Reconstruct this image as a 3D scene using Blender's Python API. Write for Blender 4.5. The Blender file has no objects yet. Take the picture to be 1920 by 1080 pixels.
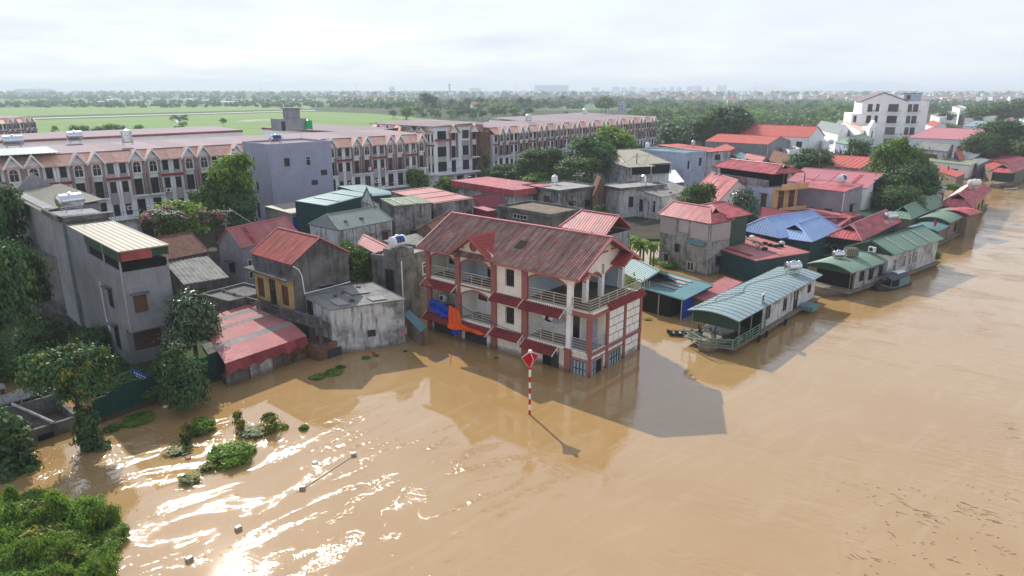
import bpy, math, random, colorsys
from mathutils import Vector, Matrix, noise
R=random.Random(7)
sc=bpy.context.scene; COL=sc.collection
rad=math.radians
# ---------------- camera
F=1281.; H=22.; PT=rad(16.2); cp,sp=math.cos(PT),math.sin(PT)
cam=bpy.data.objects.new('camera',bpy.data.cameras.new('camera')); COL.objects.link(cam)
cam.location=(0,0,H); cam.rotation_euler=(math.pi/2-PT,0,0)
cam.data.sensor_width=36; cam.data.lens=36*F/1920; cam.data.clip_start=.5; cam.data.clip_end=30000
sc.camera=cam
# ---------------- sun and sky (sun is ahead and a little left, 37 degrees up)
SAZ,SEL=rad(-26),rad(37)
w=bpy.data.worlds.new('World'); sc.world=w; w.use_nodes=True
nt=w.node_tree; nt.nodes.clear()
def nd(t,ty,**k):
    n=t.nodes.new(ty)
    for a,b in k.items(): setattr(n,a,b)
    return n
sky=nd(nt,'ShaderNodeTexSky',sky_type='NISHITA',sun_disc=False,sun_elevation=SEL,sun_rotation=SAZ,air_density=1.,dust_density=.35,ozone_density=1.,altitude=20)
tc=nd(nt,'ShaderNodeTexCoord'); sep=nd(nt,'ShaderNodeSeparateXYZ'); nt.links.new(tc.outputs['Generated'],sep.inputs[0])
mx=nd(nt,'ShaderNodeMath',operation='MAXIMUM'); mx.inputs[1].default_value=0; nt.links.new(sep.outputs[2],mx.inputs[0])
ad=nd(nt,'ShaderNodeMath',operation='ADD'); ad.inputs[1].default_value=.12; nt.links.new(mx.outputs[0],ad.inputs[0])
dv=nd(nt,'ShaderNodeVectorMath',operation='DIVIDE'); nt.links.new(tc.outputs['Generated'],dv.inputs[0]); 
cmb=nd(nt,'ShaderNodeCombineXYZ'); 
for i in range(3): nt.links.new(ad.outputs[0],cmb.inputs[i])
nt.links.new(cmb.outputs[0],dv.inputs[1])
cn=nd(nt,'ShaderNodeTexNoise'); cn.inputs['Scale'].default_value=.9; cn.inputs['Detail'].default_value=7; cn.inputs['Roughness'].default_value=.55; nt.links.new(dv.outputs[0],cn.inputs['Vector'])
cr=nd(nt,'ShaderNodeMapRange'); cr.inputs[1].default_value=.2; cr.inputs[2].default_value=.7; cr.inputs[3].default_value=.78; cr.inputs[4].default_value=1.; nt.links.new(cn.outputs[0],cr.inputs[0])
el=nd(nt,'ShaderNodeMapRange',interpolation_type='SMOOTHSTEP'); el.inputs[1].default_value=.08; el.inputs[2].default_value=.6; el.inputs[3].default_value=1.; el.inputs[4].default_value=.6; nt.links.new(mx.outputs[0],el.inputs[0])
fm_=nd(nt,'ShaderNodeMath',operation='MULTIPLY'); nt.links.new(cr.outputs[0],fm_.inputs[0]); nt.links.new(el.outputs[0],fm_.inputs[1])
mixs=nd(nt,'ShaderNodeMix',data_type='RGBA'); nt.links.new(fm_.outputs[0],mixs.inputs[0]); nt.links.new(sky.outputs[0],mixs.inputs[6]); mixs.inputs[7].default_value=(3.45,3.58,3.9,1)
bg=nd(nt,'ShaderNodeBackground'); bg.inputs[1].default_value=.15; nt.links.new(mixs.outputs[2],bg.inputs[0])
wo=nd(nt,'ShaderNodeOutputWorld'); nt.links.new(bg.outputs[0],wo.inputs[0])
sl=bpy.data.lights.new('sun','SUN'); sl.energy=3.35; sl.angle=rad(.53); sl.color=(1,.95,.86)
so=bpy.data.objects.new('sun',sl); COL.objects.link(so)
sd=Vector((math.sin(SAZ)*math.cos(SEL),math.cos(SAZ)*math.cos(SEL),math.sin(SEL)))
so.rotation_euler=sd.to_track_quat('Z','Y').to_euler(); so.location=(-40,60,80)
vs=sc.view_settings; vs.view_transform='Standard'; vs.look='None'; vs.exposure=.72; vs.gamma=1; vs.use_curve_mapping=False
sc.cycles.max_bounces=6; sc.cycles.volume_bounces=1; sc.cycles.caustics_reflective=False; sc.cycles.caustics_refractive=False
# ---------------- helpers
def P(x,y,z=0.):
    u=(x-960)/F; v=(540-y)/F; t=(z-H)/(-sp+v*cp)
    return Vector((u*t,(cp+v*sp)*t,z))
def PD(x,y,Y):
    u=(x-960)/F; v=(540-y)/F; t=Y/(cp+v*sp)
    return Vector((u*t,Y,H+(-sp+v*cp)*t))
MATS={}
WET=('stained_concrete','grey_render','dark_mouldy_concrete','whitewashed_concrete','white_wall','cream_wall','white_panel','beige_wall','brick_pink_paint','old_brick','weathered_boat_hull','dark_teal_sheet_wall','yellow_wall','pale_blue_wall','green_fence_sheet','dark_green_sheet')
def mat(name,col,rough=.75,var=.18,vs_=.6,dirt=None,dcol=(.03,.028,.025),dscale=.35,streak=0,metal=0,bump=0,bscale=8,fine=.12,spec=.2,trans=0,col2=None,objvar=0,stripe=None,wet=False):
    if name in MATS: return MATS[name]
    m=bpy.data.materials.new(name); m.use_nodes=True; t=m.node_tree; t.nodes.clear()
    out=nd(t,'ShaderNodeOutputMaterial'); b=nd(t,'ShaderNodeBsdfPrincipled'); t.links.new(b.outputs[0],out.inputs[0])
    b.inputs['Roughness'].default_value=rough; b.inputs['Metallic'].default_value=metal; b.inputs['Specular IOR Level'].default_value=spec
    geo=nd(t,'ShaderNodeNewGeometry'); co=geo.outputs['Position']
    n1=nd(t,'ShaderNodeTexNoise'); n1.inputs['Scale'].default_value=vs_; n1.inputs['Detail'].default_value=6; n1.inputs['Roughness'].default_value=.65; t.links.new(co,n1.inputs['Vector'])
    n2=nd(t,'ShaderNodeTexNoise'); n2.inputs['Scale'].default_value=vs_*14; n2.inputs['Detail'].default_value=3; t.links.new(co,n2.inputs['Vector'])
    r1=nd(t,'ShaderNodeMapRange'); r1.inputs[1].default_value=.3; r1.inputs[2].default_value=.7; r1.inputs[3].default_value=1-var; r1.inputs[4].default_value=1+var; t.links.new(n1.outputs[0],r1.inputs[0])
    r2=nd(t,'ShaderNodeMapRange'); r2.inputs[1].default_value=.3; r2.inputs[2].default_value=.7; r2.inputs[3].default_value=1-fine; r2.inputs[4].default_value=1+fine; t.links.new(n2.outputs[0],r2.inputs[0])
    mu=nd(t,'ShaderNodeMath',operation='MULTIPLY'); t.links.new(r1.outputs[0],mu.inputs[0]); t.links.new(r2.outputs[0],mu.inputs[1])
    last=mu.outputs[0]
    if objvar:
        oi=nd(t,'ShaderNodeObjectInfo'); r3=nd(t,'ShaderNodeMapRange'); r3.inputs[3].default_value=1-objvar; r3.inputs[4].default_value=1+objvar; t.links.new(oi.outputs['Random'],r3.inputs[0])
        m3=nd(t,'ShaderNodeMath',operation='MULTIPLY'); t.links.new(last,m3.inputs[0]); t.links.new(r3.outputs[0],m3.inputs[1]); last=m3.outputs[0]
    base=nd(t,'ShaderNodeMix',data_type='RGBA'); base.inputs[6].default_value=(*col,1); base.inputs[7].default_value=(*(col2 or col),1)
    if col2:
        r4=nd(t,'ShaderNodeMapRange'); r4.inputs[1].default_value=.42; r4.inputs[2].default_value=.6; n4=nd(t,'ShaderNodeTexNoise'); n4.inputs['Scale'].default_value=vs_*2.3; n4.inputs['Detail'].default_value=4; t.links.new(co,n4.inputs['Vector']); t.links.new(n4.outputs[0],r4.inputs[0]); t.links.new(r4.outputs[0],base.inputs[0])
    else: base.inputs[0].default_value=0
    sc_=nd(t,'ShaderNodeVectorMath',operation='SCALE'); t.links.new(base.outputs[2],sc_.inputs[0]); t.links.new(last,sc_.inputs['Scale'])
    cur=sc_.outputs[0]
    def dirtmix(cur,amount,scale3,lo,hi):
        mp=nd(t,'ShaderNodeVectorMath',operation='MULTIPLY'); mp.inputs[1].default_value=scale3; t.links.new(co,mp.inputs[0])
        n=nd(t,'ShaderNodeTexNoise'); n.inputs['Scale'].default_value=1; n.inputs['Detail'].default_value=8; n.inputs['Roughness'].default_value=.7; t.links.new(mp.outputs[0],n.inputs['Vector'])
        r=nd(t,'ShaderNodeMapRange'); r.inputs[1].default_value=lo; r.inputs[2].default_value=hi; r.inputs[3].default_value=0; r.inputs[4].default_value=amount; t.links.new(n.outputs[0],r.inputs[0])
        x=nd(t,'ShaderNodeMix',data_type='RGBA'); t.links.new(r.outputs[0],x.inputs[0]); t.links.new(cur,x.inputs[6]); x.inputs[7].default_value=(*dcol,1)
        return x.outputs[2]
    if stripe:
        tco=nd(t,'ShaderNodeTexCoord'); sm=nd(t,'ShaderNodeVectorMath',operation='MULTIPLY'); sm.inputs[1].default_value=stripe; t.links.new(tco.outputs['Object'],sm.inputs[0]); sn=nd(t,'ShaderNodeTexNoise'); sn.inputs['Scale'].default_value=1; sn.inputs['Detail'].default_value=3; t.links.new(sm.outputs[0],sn.inputs['Vector']); sr=nd(t,'ShaderNodeMapRange'); sr.inputs[1].default_value=.35; sr.inputs[2].default_value=.65; sr.inputs[3].default_value=.62; sr.inputs[4].default_value=1.4; t.links.new(sn.outputs[0],sr.inputs[0]); ss=nd(t,'ShaderNodeVectorMath',operation='SCALE'); t.links.new(cur,ss.inputs[0]); t.links.new(sr.outputs[0],ss.inputs['Scale']); cur=ss.outputs[0]
    if dirt: cur=dirtmix(cur,dirt,(dscale,dscale,dscale),.47,.66)
    if streak: cur=dirtmix(cur,streak,(2.2,2.2,.28),.5,.68)
    if wet or name in WET:   # wet, muddy tide mark just above the flood
        sz=nd(t,'ShaderNodeSeparateXYZ'); t.links.new(co,sz.inputs[0]); wn=nd(t,'ShaderNodeTexNoise'); wn.inputs['Scale'].default_value=1.3; wn.inputs['Detail'].default_value=5; t.links.new(co,wn.inputs['Vector'])
        wm=nd(t,'ShaderNodeMath',operation='MULTIPLY_ADD'); wm.inputs[1].default_value=-.75; t.links.new(wn.outputs[0],wm.inputs[0]); t.links.new(sz.outputs[2],wm.inputs[2])
        wr=nd(t,'ShaderNodeMapRange'); wr.inputs[1].default_value=-.22; wr.inputs[2].default_value=.12; wr.inputs[3].default_value=.72; wr.inputs[4].default_value=0; t.links.new(wm.outputs[0],wr.inputs[0])
        wx=nd(t,'ShaderNodeMix',data_type='RGBA'); t.links.new(wr.outputs[0],wx.inputs[0]); t.links.new(cur,wx.inputs[6]); wx.inputs[7].default_value=(.12,.08,.045,1); cur=wx.outputs[2]
    t.links.new(cur,b.inputs['Base Color'])
    if bump:
        nb=nd(t,'ShaderNodeTexNoise'); nb.inputs['Scale'].default_value=bscale; nb.inputs['Detail'].default_value=4; t.links.new(co,nb.inputs['Vector'])
        bp=nd(t,'ShaderNodeBump'); bp.inputs['Strength'].default_value=bump; bp.inputs['Distance'].default_value=.05; t.links.new(nb.outputs[0],bp.inputs['Height']); t.links.new(bp.outputs[0],b.inputs['Normal'])
    if trans:
        tr=nd(t,'ShaderNodeBsdfTranslucent'); t.links.new(cur,tr.inputs[0]); ms=nd(t,'ShaderNodeMixShader'); ms.inputs[0].default_value=trans
        t.links.new(b.outputs[0],ms.inputs[1]); t.links.new(tr.outputs[0],ms.inputs[2]); t.links.new(ms.outputs[0],out.inputs[0])
    MATS[name]=m; return m
M=dict(
 conc=mat('stained_concrete',(.34,.33,.32),.9,.22,dirt=.9,streak=.9,bump=.4),
 concg=mat('grey_render',(.27,.27,.285),.9,.12,dirt=.35,streak=.3,dcol=(.09,.09,.095),bump=.3),
 concd=mat('dark_mouldy_concrete',(.16,.155,.15),.95,.3,dirt=.85,streak=.8,bump=.5),
 concw=mat('whitewashed_concrete',(.55,.55,.55),.9,.14,dirt=.8,streak=.95,dcol=(.06,.055,.05),bump=.3),
 brick=mat('old_brick',(.19,.105,.07),.95,.3,vs_=2,dirt=.8,dscale=.9,bump=.6,bscale=14),
 purple=mat('lilac_grey_render',(.36,.36,.45),.9,.07,dirt=.2,dcol=(.2,.2,.25),streak=.2,bump=.15),
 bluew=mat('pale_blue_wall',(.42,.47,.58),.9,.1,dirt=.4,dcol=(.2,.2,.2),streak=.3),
 white=mat('white_wall',(.84,.84,.83),.85,.05,dirt=.12,dcol=(.45,.44,.42),streak=.18,objvar=.07),
 cream=mat('cream_wall',(.82,.78,.69),.85,.05,dirt=.2,dcol=(.45,.4,.33),streak=.3),
 panelw=mat('white_panel',(.82,.81,.76),.6,.05),
 inner=mat('pale_blue_plaster',(.5,.58,.66),.85,.06),
 yellow=mat('yellow_wall',(.56,.42,.17),.9,.1,dirt=.55,dcol=(.18,.15,.1),streak=.5),
 beige=mat('beige_wall',(.34,.29,.23),.9,.1,dirt=.3,streak=.2),
 orange=mat('orange_cream_wall',(.62,.4,.2),.85,.08,dirt=.3,streak=.25,dcol=(.25,.15,.08)),
 pink=mat('brick_pink_paint',(.33,.125,.11),.75,.06,dirt=.25,dcol=(.2,.1,.09)),
 brown=mat('brown_pink_render',(.33,.21,.19),.85,.08,objvar=.12,streak=.2),
 taupe=mat('taupe_render',(.42,.37,.36),.85,.08,objvar=.12),
 red=mat('red_metal_roof',(.4,.07,.078),.42,.14,vs_=.4,dirt=.45,dcol=(.34,.13,.12),fine=.1,spec=.45,stripe=(.5,1.6,.5)),
 redo=mat('orange_red_roof',(.5,.11,.085),.55,.1,vs_=.4,dirt=.35,dcol=(.3,.13,.09)),
 maroon=mat('maroon_metal_roof',(.22,.04,.055),.5,.12,vs_=.5,dirt=.4,dcol=(.1,.05,.05)),
 fadedred=mat('faded_red_roof',(.41,.14,.135),.6,.15,vs_=.5,dirt=.5,dcol=(.5,.3,.27)),
 pinkroof=mat('pink_metal_roof',(.47,.17,.19),.55,.08,vs_=.3,dirt=.3,dcol=(.4,.25,.24)),
 oldred=mat('weathered_red_fibre_roof',(.235,.1,.09),.85,.25,vs_=.9,dirt=.6,dcol=(.15,.11,.09),dscale=1.1,fine=.25,col2=(.21,.15,.13),stripe=(.35,3.2,.35)),  # stripe paints the light and dark of the corrugation valleys into the colour
 darkred=mat('rusty_red_roof',(.33,.06,.05),.65,.2,vs_=.9,dirt=.4,dcol=(.12,.04,.035),dscale=1.3,stripe=(.4,2.5,.4)),
 mauve=mat('mauve_metal_roof',(.245,.195,.21),.85,.05,vs_=.2,dirt=.3,dcol=(.3,.19,.21),dscale=.12,objvar=.16),
 tileo=mat('orange_roof_tile',(.72,.43,.33),.75,.2,vs_=1.5,dirt=.5,dcol=(.76,.6,.5),dscale=.8,fine=.2,objvar=.15),
 tiler=mat('red_roof_tile',(.34,.07,.06),.6,.16,vs_=3,dirt=.3,dcol=(.2,.04,.035)),
 tiled=mat('dark_red_roof_tile',(.27,.045,.045),.7,.2,vs_=3,dirt=.5,dcol=(.07,.03,.03)),
 tileb=mat('brown_clay_tile',(.2,.1,.07),.9,.35,vs_=3,dirt=.7,dcol=(.06,.05,.045),dscale=2),
 creamr=mat('cream_metal_roof',(.31,.285,.22),.6,.08,vs_=.4,dirt=.35,dcol=(.38,.34,.26),streak=0),
 olive=mat('olive_metal_roof',(.27,.3,.2),.6,.08,vs_=.3,dirt=.35,dcol=(.22,.22,.16)),
 greyr=mat('grey_green_roof',(.23,.27,.25),.6,.1,vs_=.4,dirt=.3,dcol=(.15,.17,.16)),
 teal=mat('teal_metal_roof',(.11,.22,.23),.5,.08,vs_=.4,dirt=.35,dcol=(.25,.32,.32)),
 tealg=mat('blue_grey_metal_roof',(.23,.3,.31),.5,.07,vs_=.35,dirt=.4,dcol=(.27,.34,.36)),
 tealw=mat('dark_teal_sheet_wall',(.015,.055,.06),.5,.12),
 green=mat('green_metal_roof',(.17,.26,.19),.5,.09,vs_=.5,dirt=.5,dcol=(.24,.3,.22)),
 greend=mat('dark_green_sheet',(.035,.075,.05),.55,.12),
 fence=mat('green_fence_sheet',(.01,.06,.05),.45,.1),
 blue=mat('blue_metal_roof',(.27,.38,.6),.5,.07,vs_=.4,dirt=.4,dcol=(.38,.47,.64)),
 fibro=mat('grey_fibre_cement',(.24,.235,.22),.9,.22,vs_=1.5,dirt=.6,dcol=(.08,.08,.075),dscale=.8),
 flat=mat('mossy_flat_roof',(.17,.13,.1),.95,.3,vs_=1,dirt=.5,dcol=(.3,.25,.2),dscale=1.2,bump=.4),
 flatg=mat('dusty_flat_roof',(.33,.31,.3),.95,.15,dirt=.4,dcol=(.14,.13,.12)),
 glass=mat('dark_window_glass',(.018,.02,.024),.12,.1,spec=.6),
 glassb=mat('pale_blue_glass',(.35,.47,.55),.15,.05,spec=.6),
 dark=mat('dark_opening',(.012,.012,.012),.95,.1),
 frame=mat('white_window_frame',(.6,.6,.58),.6,.05),
 frameb=mat('brown_shutter_wood',(.13,.07,.05),.8,.15,vs_=2),
 framed=mat('dark_metal_frame',(.05,.05,.055),.5,.05),
 steel=mat('stainless_steel',(.62,.64,.66),.22,.05,metal=1),
 rail=mat('cream_steel_rail',(.55,.48,.36),.35,.05,metal=.3),
 galv=mat('grey_metal',(.4,.41,.42),.5,.1,metal=.4),
 wood=mat('weathered_wood',(.2,.16,.12),.9,.25,vs_=2),
 hull=mat('weathered_boat_hull',(.24,.21,.18),.8,.2,vs_=1,dirt=.6,dcol=(.1,.07,.05)),
 tarpb=mat('blue_tarpaulin',(.012,.06,.4),.45,.1,bump=.5,bscale=3),
 tarpo=mat('orange_tarpaulin',(.75,.1,.015),.5,.1,bump=.5,bscale=3),
 whitep=mat('white_plastic',(.75,.76,.78),.4,.05),
 black=mat('black_rubber',(.015,.015,.015),.8,.1),
 tankg=mat('green_plastic',(.01,.35,.12),.4,.05),
 redp=mat('red_paint',(.5,.01,.012),.4,.05),
 bluep=mat('blue_paint',(.03,.1,.35),.5,.1),
 leaf=mat('green_leaves',(.095,.17,.035),.55,.35,vs_=.9,fine=.3,trans=.3,col2=(.06,.125,.03),objvar=.2,spec=.25),
 leafd=mat('dark_green_leaves',(.065,.135,.04),.55,.35,vs_=.9,fine=.3,trans=.25,objvar=.2,spec=.3),
 leafl=mat('light_green_leaves',(.22,.34,.045),.55,.3,vs_=.9,fine=.3,trans=.45,col2=(.13,.24,.035),objvar=.15,spec=.25),
 leafy=mat('yellow_green_leaves',(.24,.25,.03),.55,.3,vs_=.6,fine=.3,trans=.3,col2=(.05,.09,.02),objvar=.15,spec=.25),
 leafs=mat('silvery_leaves',(.1,.17,.07),.35,.35,vs_=1.2,fine=.4,trans=.15,col2=(.04,.07,.03),spec=.7),
 flower=mat('pink_blossom',(.55,.12,.25),.7,.2,trans=.3),
 bark=mat('bark',(.1,.08,.06),.95,.25,vs_=3,bump=.5),
 skin=mat('skin',(.35,.2,.13),.6,.03),
)
class MB:
    def __init__(s): s.v=[]; s.f=[]
    def add(s,vs,fs):
        o=len(s.v); s.v+= [tuple(v) for v in vs]; s.f+=[tuple(i+o for i in f) for f in fs]; return s
    def box(s,x0,y0,z0,x1,y1,z1):
        return s.add([(x0,y0,z0),(x1,y0,z0),(x1,y1,z0),(x0,y1,z0),(x0,y0,z1),(x1,y0,z1),(x1,y1,z1),(x0,y1,z1)],[(3,2,1,0),(4,5,6,7),(0,1,5,4),(1,2,6,5),(2,3,7,6),(3,0,4,7)])
    def prism(s,pts,d):   # planar polygon extruded by vector d
        n=len(pts); d=Vector(d); a=[Vector(p) for p in pts]
        nrm=Vector((0,0,0))
        for i in range(n): nrm+=a[i].cross(a[(i+1)%n])
        if nrm.dot(d)>0: a.reverse()
        b=[p+d for p in a]
        return s.add(a+b,[tuple(range(n)),tuple(range(2*n-1,n-1,-1))]+[(i,n+i,n+(i+1)%n,(i+1)%n) for i in range(n)])
    def tube(s,p0,p1,r0,r1=None,n=8,cap=True):
        r1=r0 if r1 is None else r1; p0=Vector(p0);p1=Vector(p1); d=(p1-p0)
        if d.length<1e-6: return s
        d.normalize(); a=d.orthogonal().normalized(); b=d.cross(a)
        vs=[]
        for p,r in((p0,r0),(p1,r1)):
            for i in range(n):
                t=2*math.pi*i/n; vs.append(p+a*(r*math.cos(t))+b*(r*math.sin(t)))
        fs=[(i,(i+1)%n,n+(i+1)%n,n+i) for i in range(n)]
        if cap: fs+=[tuple(range(n-1,-1,-1)),tuple(range(n,2*n))]
        return s.add(vs,fs)
    def path(s,pts,r,n=6):
        for a,b in zip(pts,pts[1:]): s.tube(a,b,r,r,n)
        return s
    def lathe(s,prof,c=(0,0,0),axis='z',n=20):
        vs=[];m=len(prof)
        for r,h in prof:
            for i in range(n):
                t=2*math.pi*i/n; x,y=r*math.cos(t),r*math.sin(t)
                p=(x,y,h) if axis=='z' else ((h,x,y) if axis=='x' else (x,h,y))
                vs.append((p[0]+c[0],p[1]+c[1],p[2]+c[2]))
        fs=[]
        for j in range(m-1):
            for i in range(n):
                q=(j*n+i,j*n+(i+1)%n,(j+1)*n+(i+1)%n,(j+1)*n+i); fs.append(q if axis!='y' else q[::-1])
        fs+= [tuple(range(n-1,-1,-1)),tuple(range((m-1)*n,m*n))] if axis!='y' else [tuple(range(n)),tuple(range(m*n-1,(m-1)*n-1,-1))]
        return s.add(vs,fs)
    def mesh(s,name):
        me=bpy.data.meshes.new(name); me.from_pydata(s.v,[],s.f); me.update(); return me
    def build(s,name,m,parent=None,loc=(0,0,0),rz=0,smooth=False,kind=None,label=None):
        me=s.mesh(name); me.materials.append(M[m] if isinstance(m,str) else m)
        if smooth: me.polygons.foreach_set('use_smooth',[True]*len(me.polygons))
        return O(name,me,parent,loc,rz,kind,label)
def O(name,me,parent=None,loc=(0,0,0),rz=0,kind=None,label=None):
    o=bpy.data.objects.new(name,me); COL.objects.link(o); o.parent=parent; o.location=loc; o.rotation_euler=(0,0,rz)
    if kind: o['kind']=kind
    if label: o['label']=label
    return o
def tag(o,label,cat,group=None):
    o['label']=label; o['category']=cat
    if group: o['group']=group
    return o
def thing(name,label,cat,loc=(0,0,0),rz=0,group=None):
    o=bpy.data.objects.new(name,None); COL.objects.link(o); o.location=loc; o.rotation_euler=(0,0,rz); o.empty_display_size=.5
    return tag(o,label,cat,group)
KIDS={}
def dup(root,loc,rz,label=None,group=None,scale=None):
    if root.name not in KIDS:
        KIDS[root.name]=[(c,[g for g in c.children]) for c in root.children]
    r=root.copy(); COL.objects.link(r); r.location=loc; r.rotation_euler=(0,0,rz)
    if scale: r.scale=scale
    if label: r['label']=label
    if group: r['group']=group
    for ch,gs in KIDS[root.name]:
        c=ch.copy(); COL.objects.link(c); c.parent=r
        for g in gs:
            d=g.copy(); COL.objects.link(d); d.parent=c
    return r
# corrugated / ribbed sheet over a convex planar polygon, ribs running up the slope (perpendicular to edir)
def sheet(mb,poly,edir,per=.3,h=.035,style='wave',thick=.07):
    a=[Vector(p) for p in poly]; e=Vector(edir).normalized()
    n=Vector((0,0,0))
    for i in range(len(a)): n+=(a[i]-a[0]).cross(a[(i+1)%len(a)]-a[0])
    n.normalize()
    if n.z<0: n=-n; a.reverse()
    s=n.cross(e).normalized(); o=a[0]
    uv=[((p-o).dot(e),(p-o).dot(s)) for p in a]
    umin=min(u for u,_ in uv); umax=max(u for u,_ in uv)
    N=max(1,round((umax-umin)/per)); per=(umax-umin)/N
    prof=[(0,0),(.25,.5),(.5,1),(.75,.5)] if style=='wave' else ([(0,0),(.62,0),(.72,1),(.9,1)] if style=='rib' else [(0,0),(.9,0),(.93,1),(.97,1)])
    us=[]
    for k in range(N):
        for f,hh in prof: us.append((umin+(k+f)*per,hh*h))
    us.append((umax,0))
    lo=[];hi=[];m=len(uv)
    for u,hh in us:
        u=min(max(u,umin+1e-4),umax-1e-4); vv=[]
        for i in range(m):
            (u0,v0),(u1,v1)=uv[i],uv[(i+1)%m]
            if (u0-u)*(u1-u)<=0 and abs(u1-u0)>1e-9: vv.append(v0+(v1-v0)*(u-u0)/(u1-u0))
        if not vv: vv=[uv[0][1]]
        lo.append(o+e*u+s*min(vv)+n*hh); hi.append(o+e*u+s*max(vv)+n*hh)
    K=len(us); mb.add(lo+hi,[(i,i+1,K+i+1,K+i) for i in range(K-1)])
    mb.prism([p-n*.012 for p in a],-n*thick)
    return mb
# windows: local x along wall, -y outward
WC={}
def winmesh(st,w_,h_):
    k=(st,round(w_,2),round(h_,2))
    if k in WC: return WC[k]
    f=MB(); g=MB(); t=.07; x=w_/2
    d=.07
    if st in('d',): t=.05
    f.box(-x-t,-d,-t,-x,0,h_+t).box(x,-d,-t,x+t,0,h_+t).box(-x,-d,h_,x,0,h_+t).box(-x,-d,-t,x,0,0)
    nm=max(1,round(w_/.6))
    if st in 'wbk':
        for i in range(1,nm): f.box(-x+w_*i/nm-.03,-d+.012,0,-x+w_*i/nm+.03,0,h_)
        if h_>1: f.box(-x,-d+.016,h_*.7,x,-.002,h_*.7+.05)
    if st=='d': f.box(-.025,-d+.012,0,.025,0,h_)
    if st=='b':
        for i in range(int(h_/.16)): g.box(-x,-.045,i*.16+.02,x,-.02,i*.16+.11)
    g.box(-x,-.02,0,x,.02,h_)
    fm=f.mesh('window_frame'); gm=g.mesh('pane')
    fm.materials.append(M[{'w':'frame','b':'frameb','k':'framed','d':'framed'}[st]])
    gm.materials.append(M[{'w':'glass','b':'frameb','k':'glass','d':'glass'}[st]])
    WC[k]=(fm,gm); return WC[k]
def window(parent,p,rz,w_,h_,st='w',hood=False,nm=None):
    fm,gm=winmesh(st,w_,h_); door=h_>1.9
    o=O(nm or('door' if door else 'window'),fm,parent,p,rz); O('door_leaf' if door else('shutter' if st=='b' else 'pane'),gm,o)
    if hood:
        k=('hood',round(w_,2))
        if k not in WC: me=MB().box(-w_/2-.25,-.5,0,w_/2+.25,0,.1).mesh('sunshade'); me.materials.append(M['concd']); WC[k]=me
        O('sunshade',WC[k],o,(0,0,h_+.12))
    return o
HS={}
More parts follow.
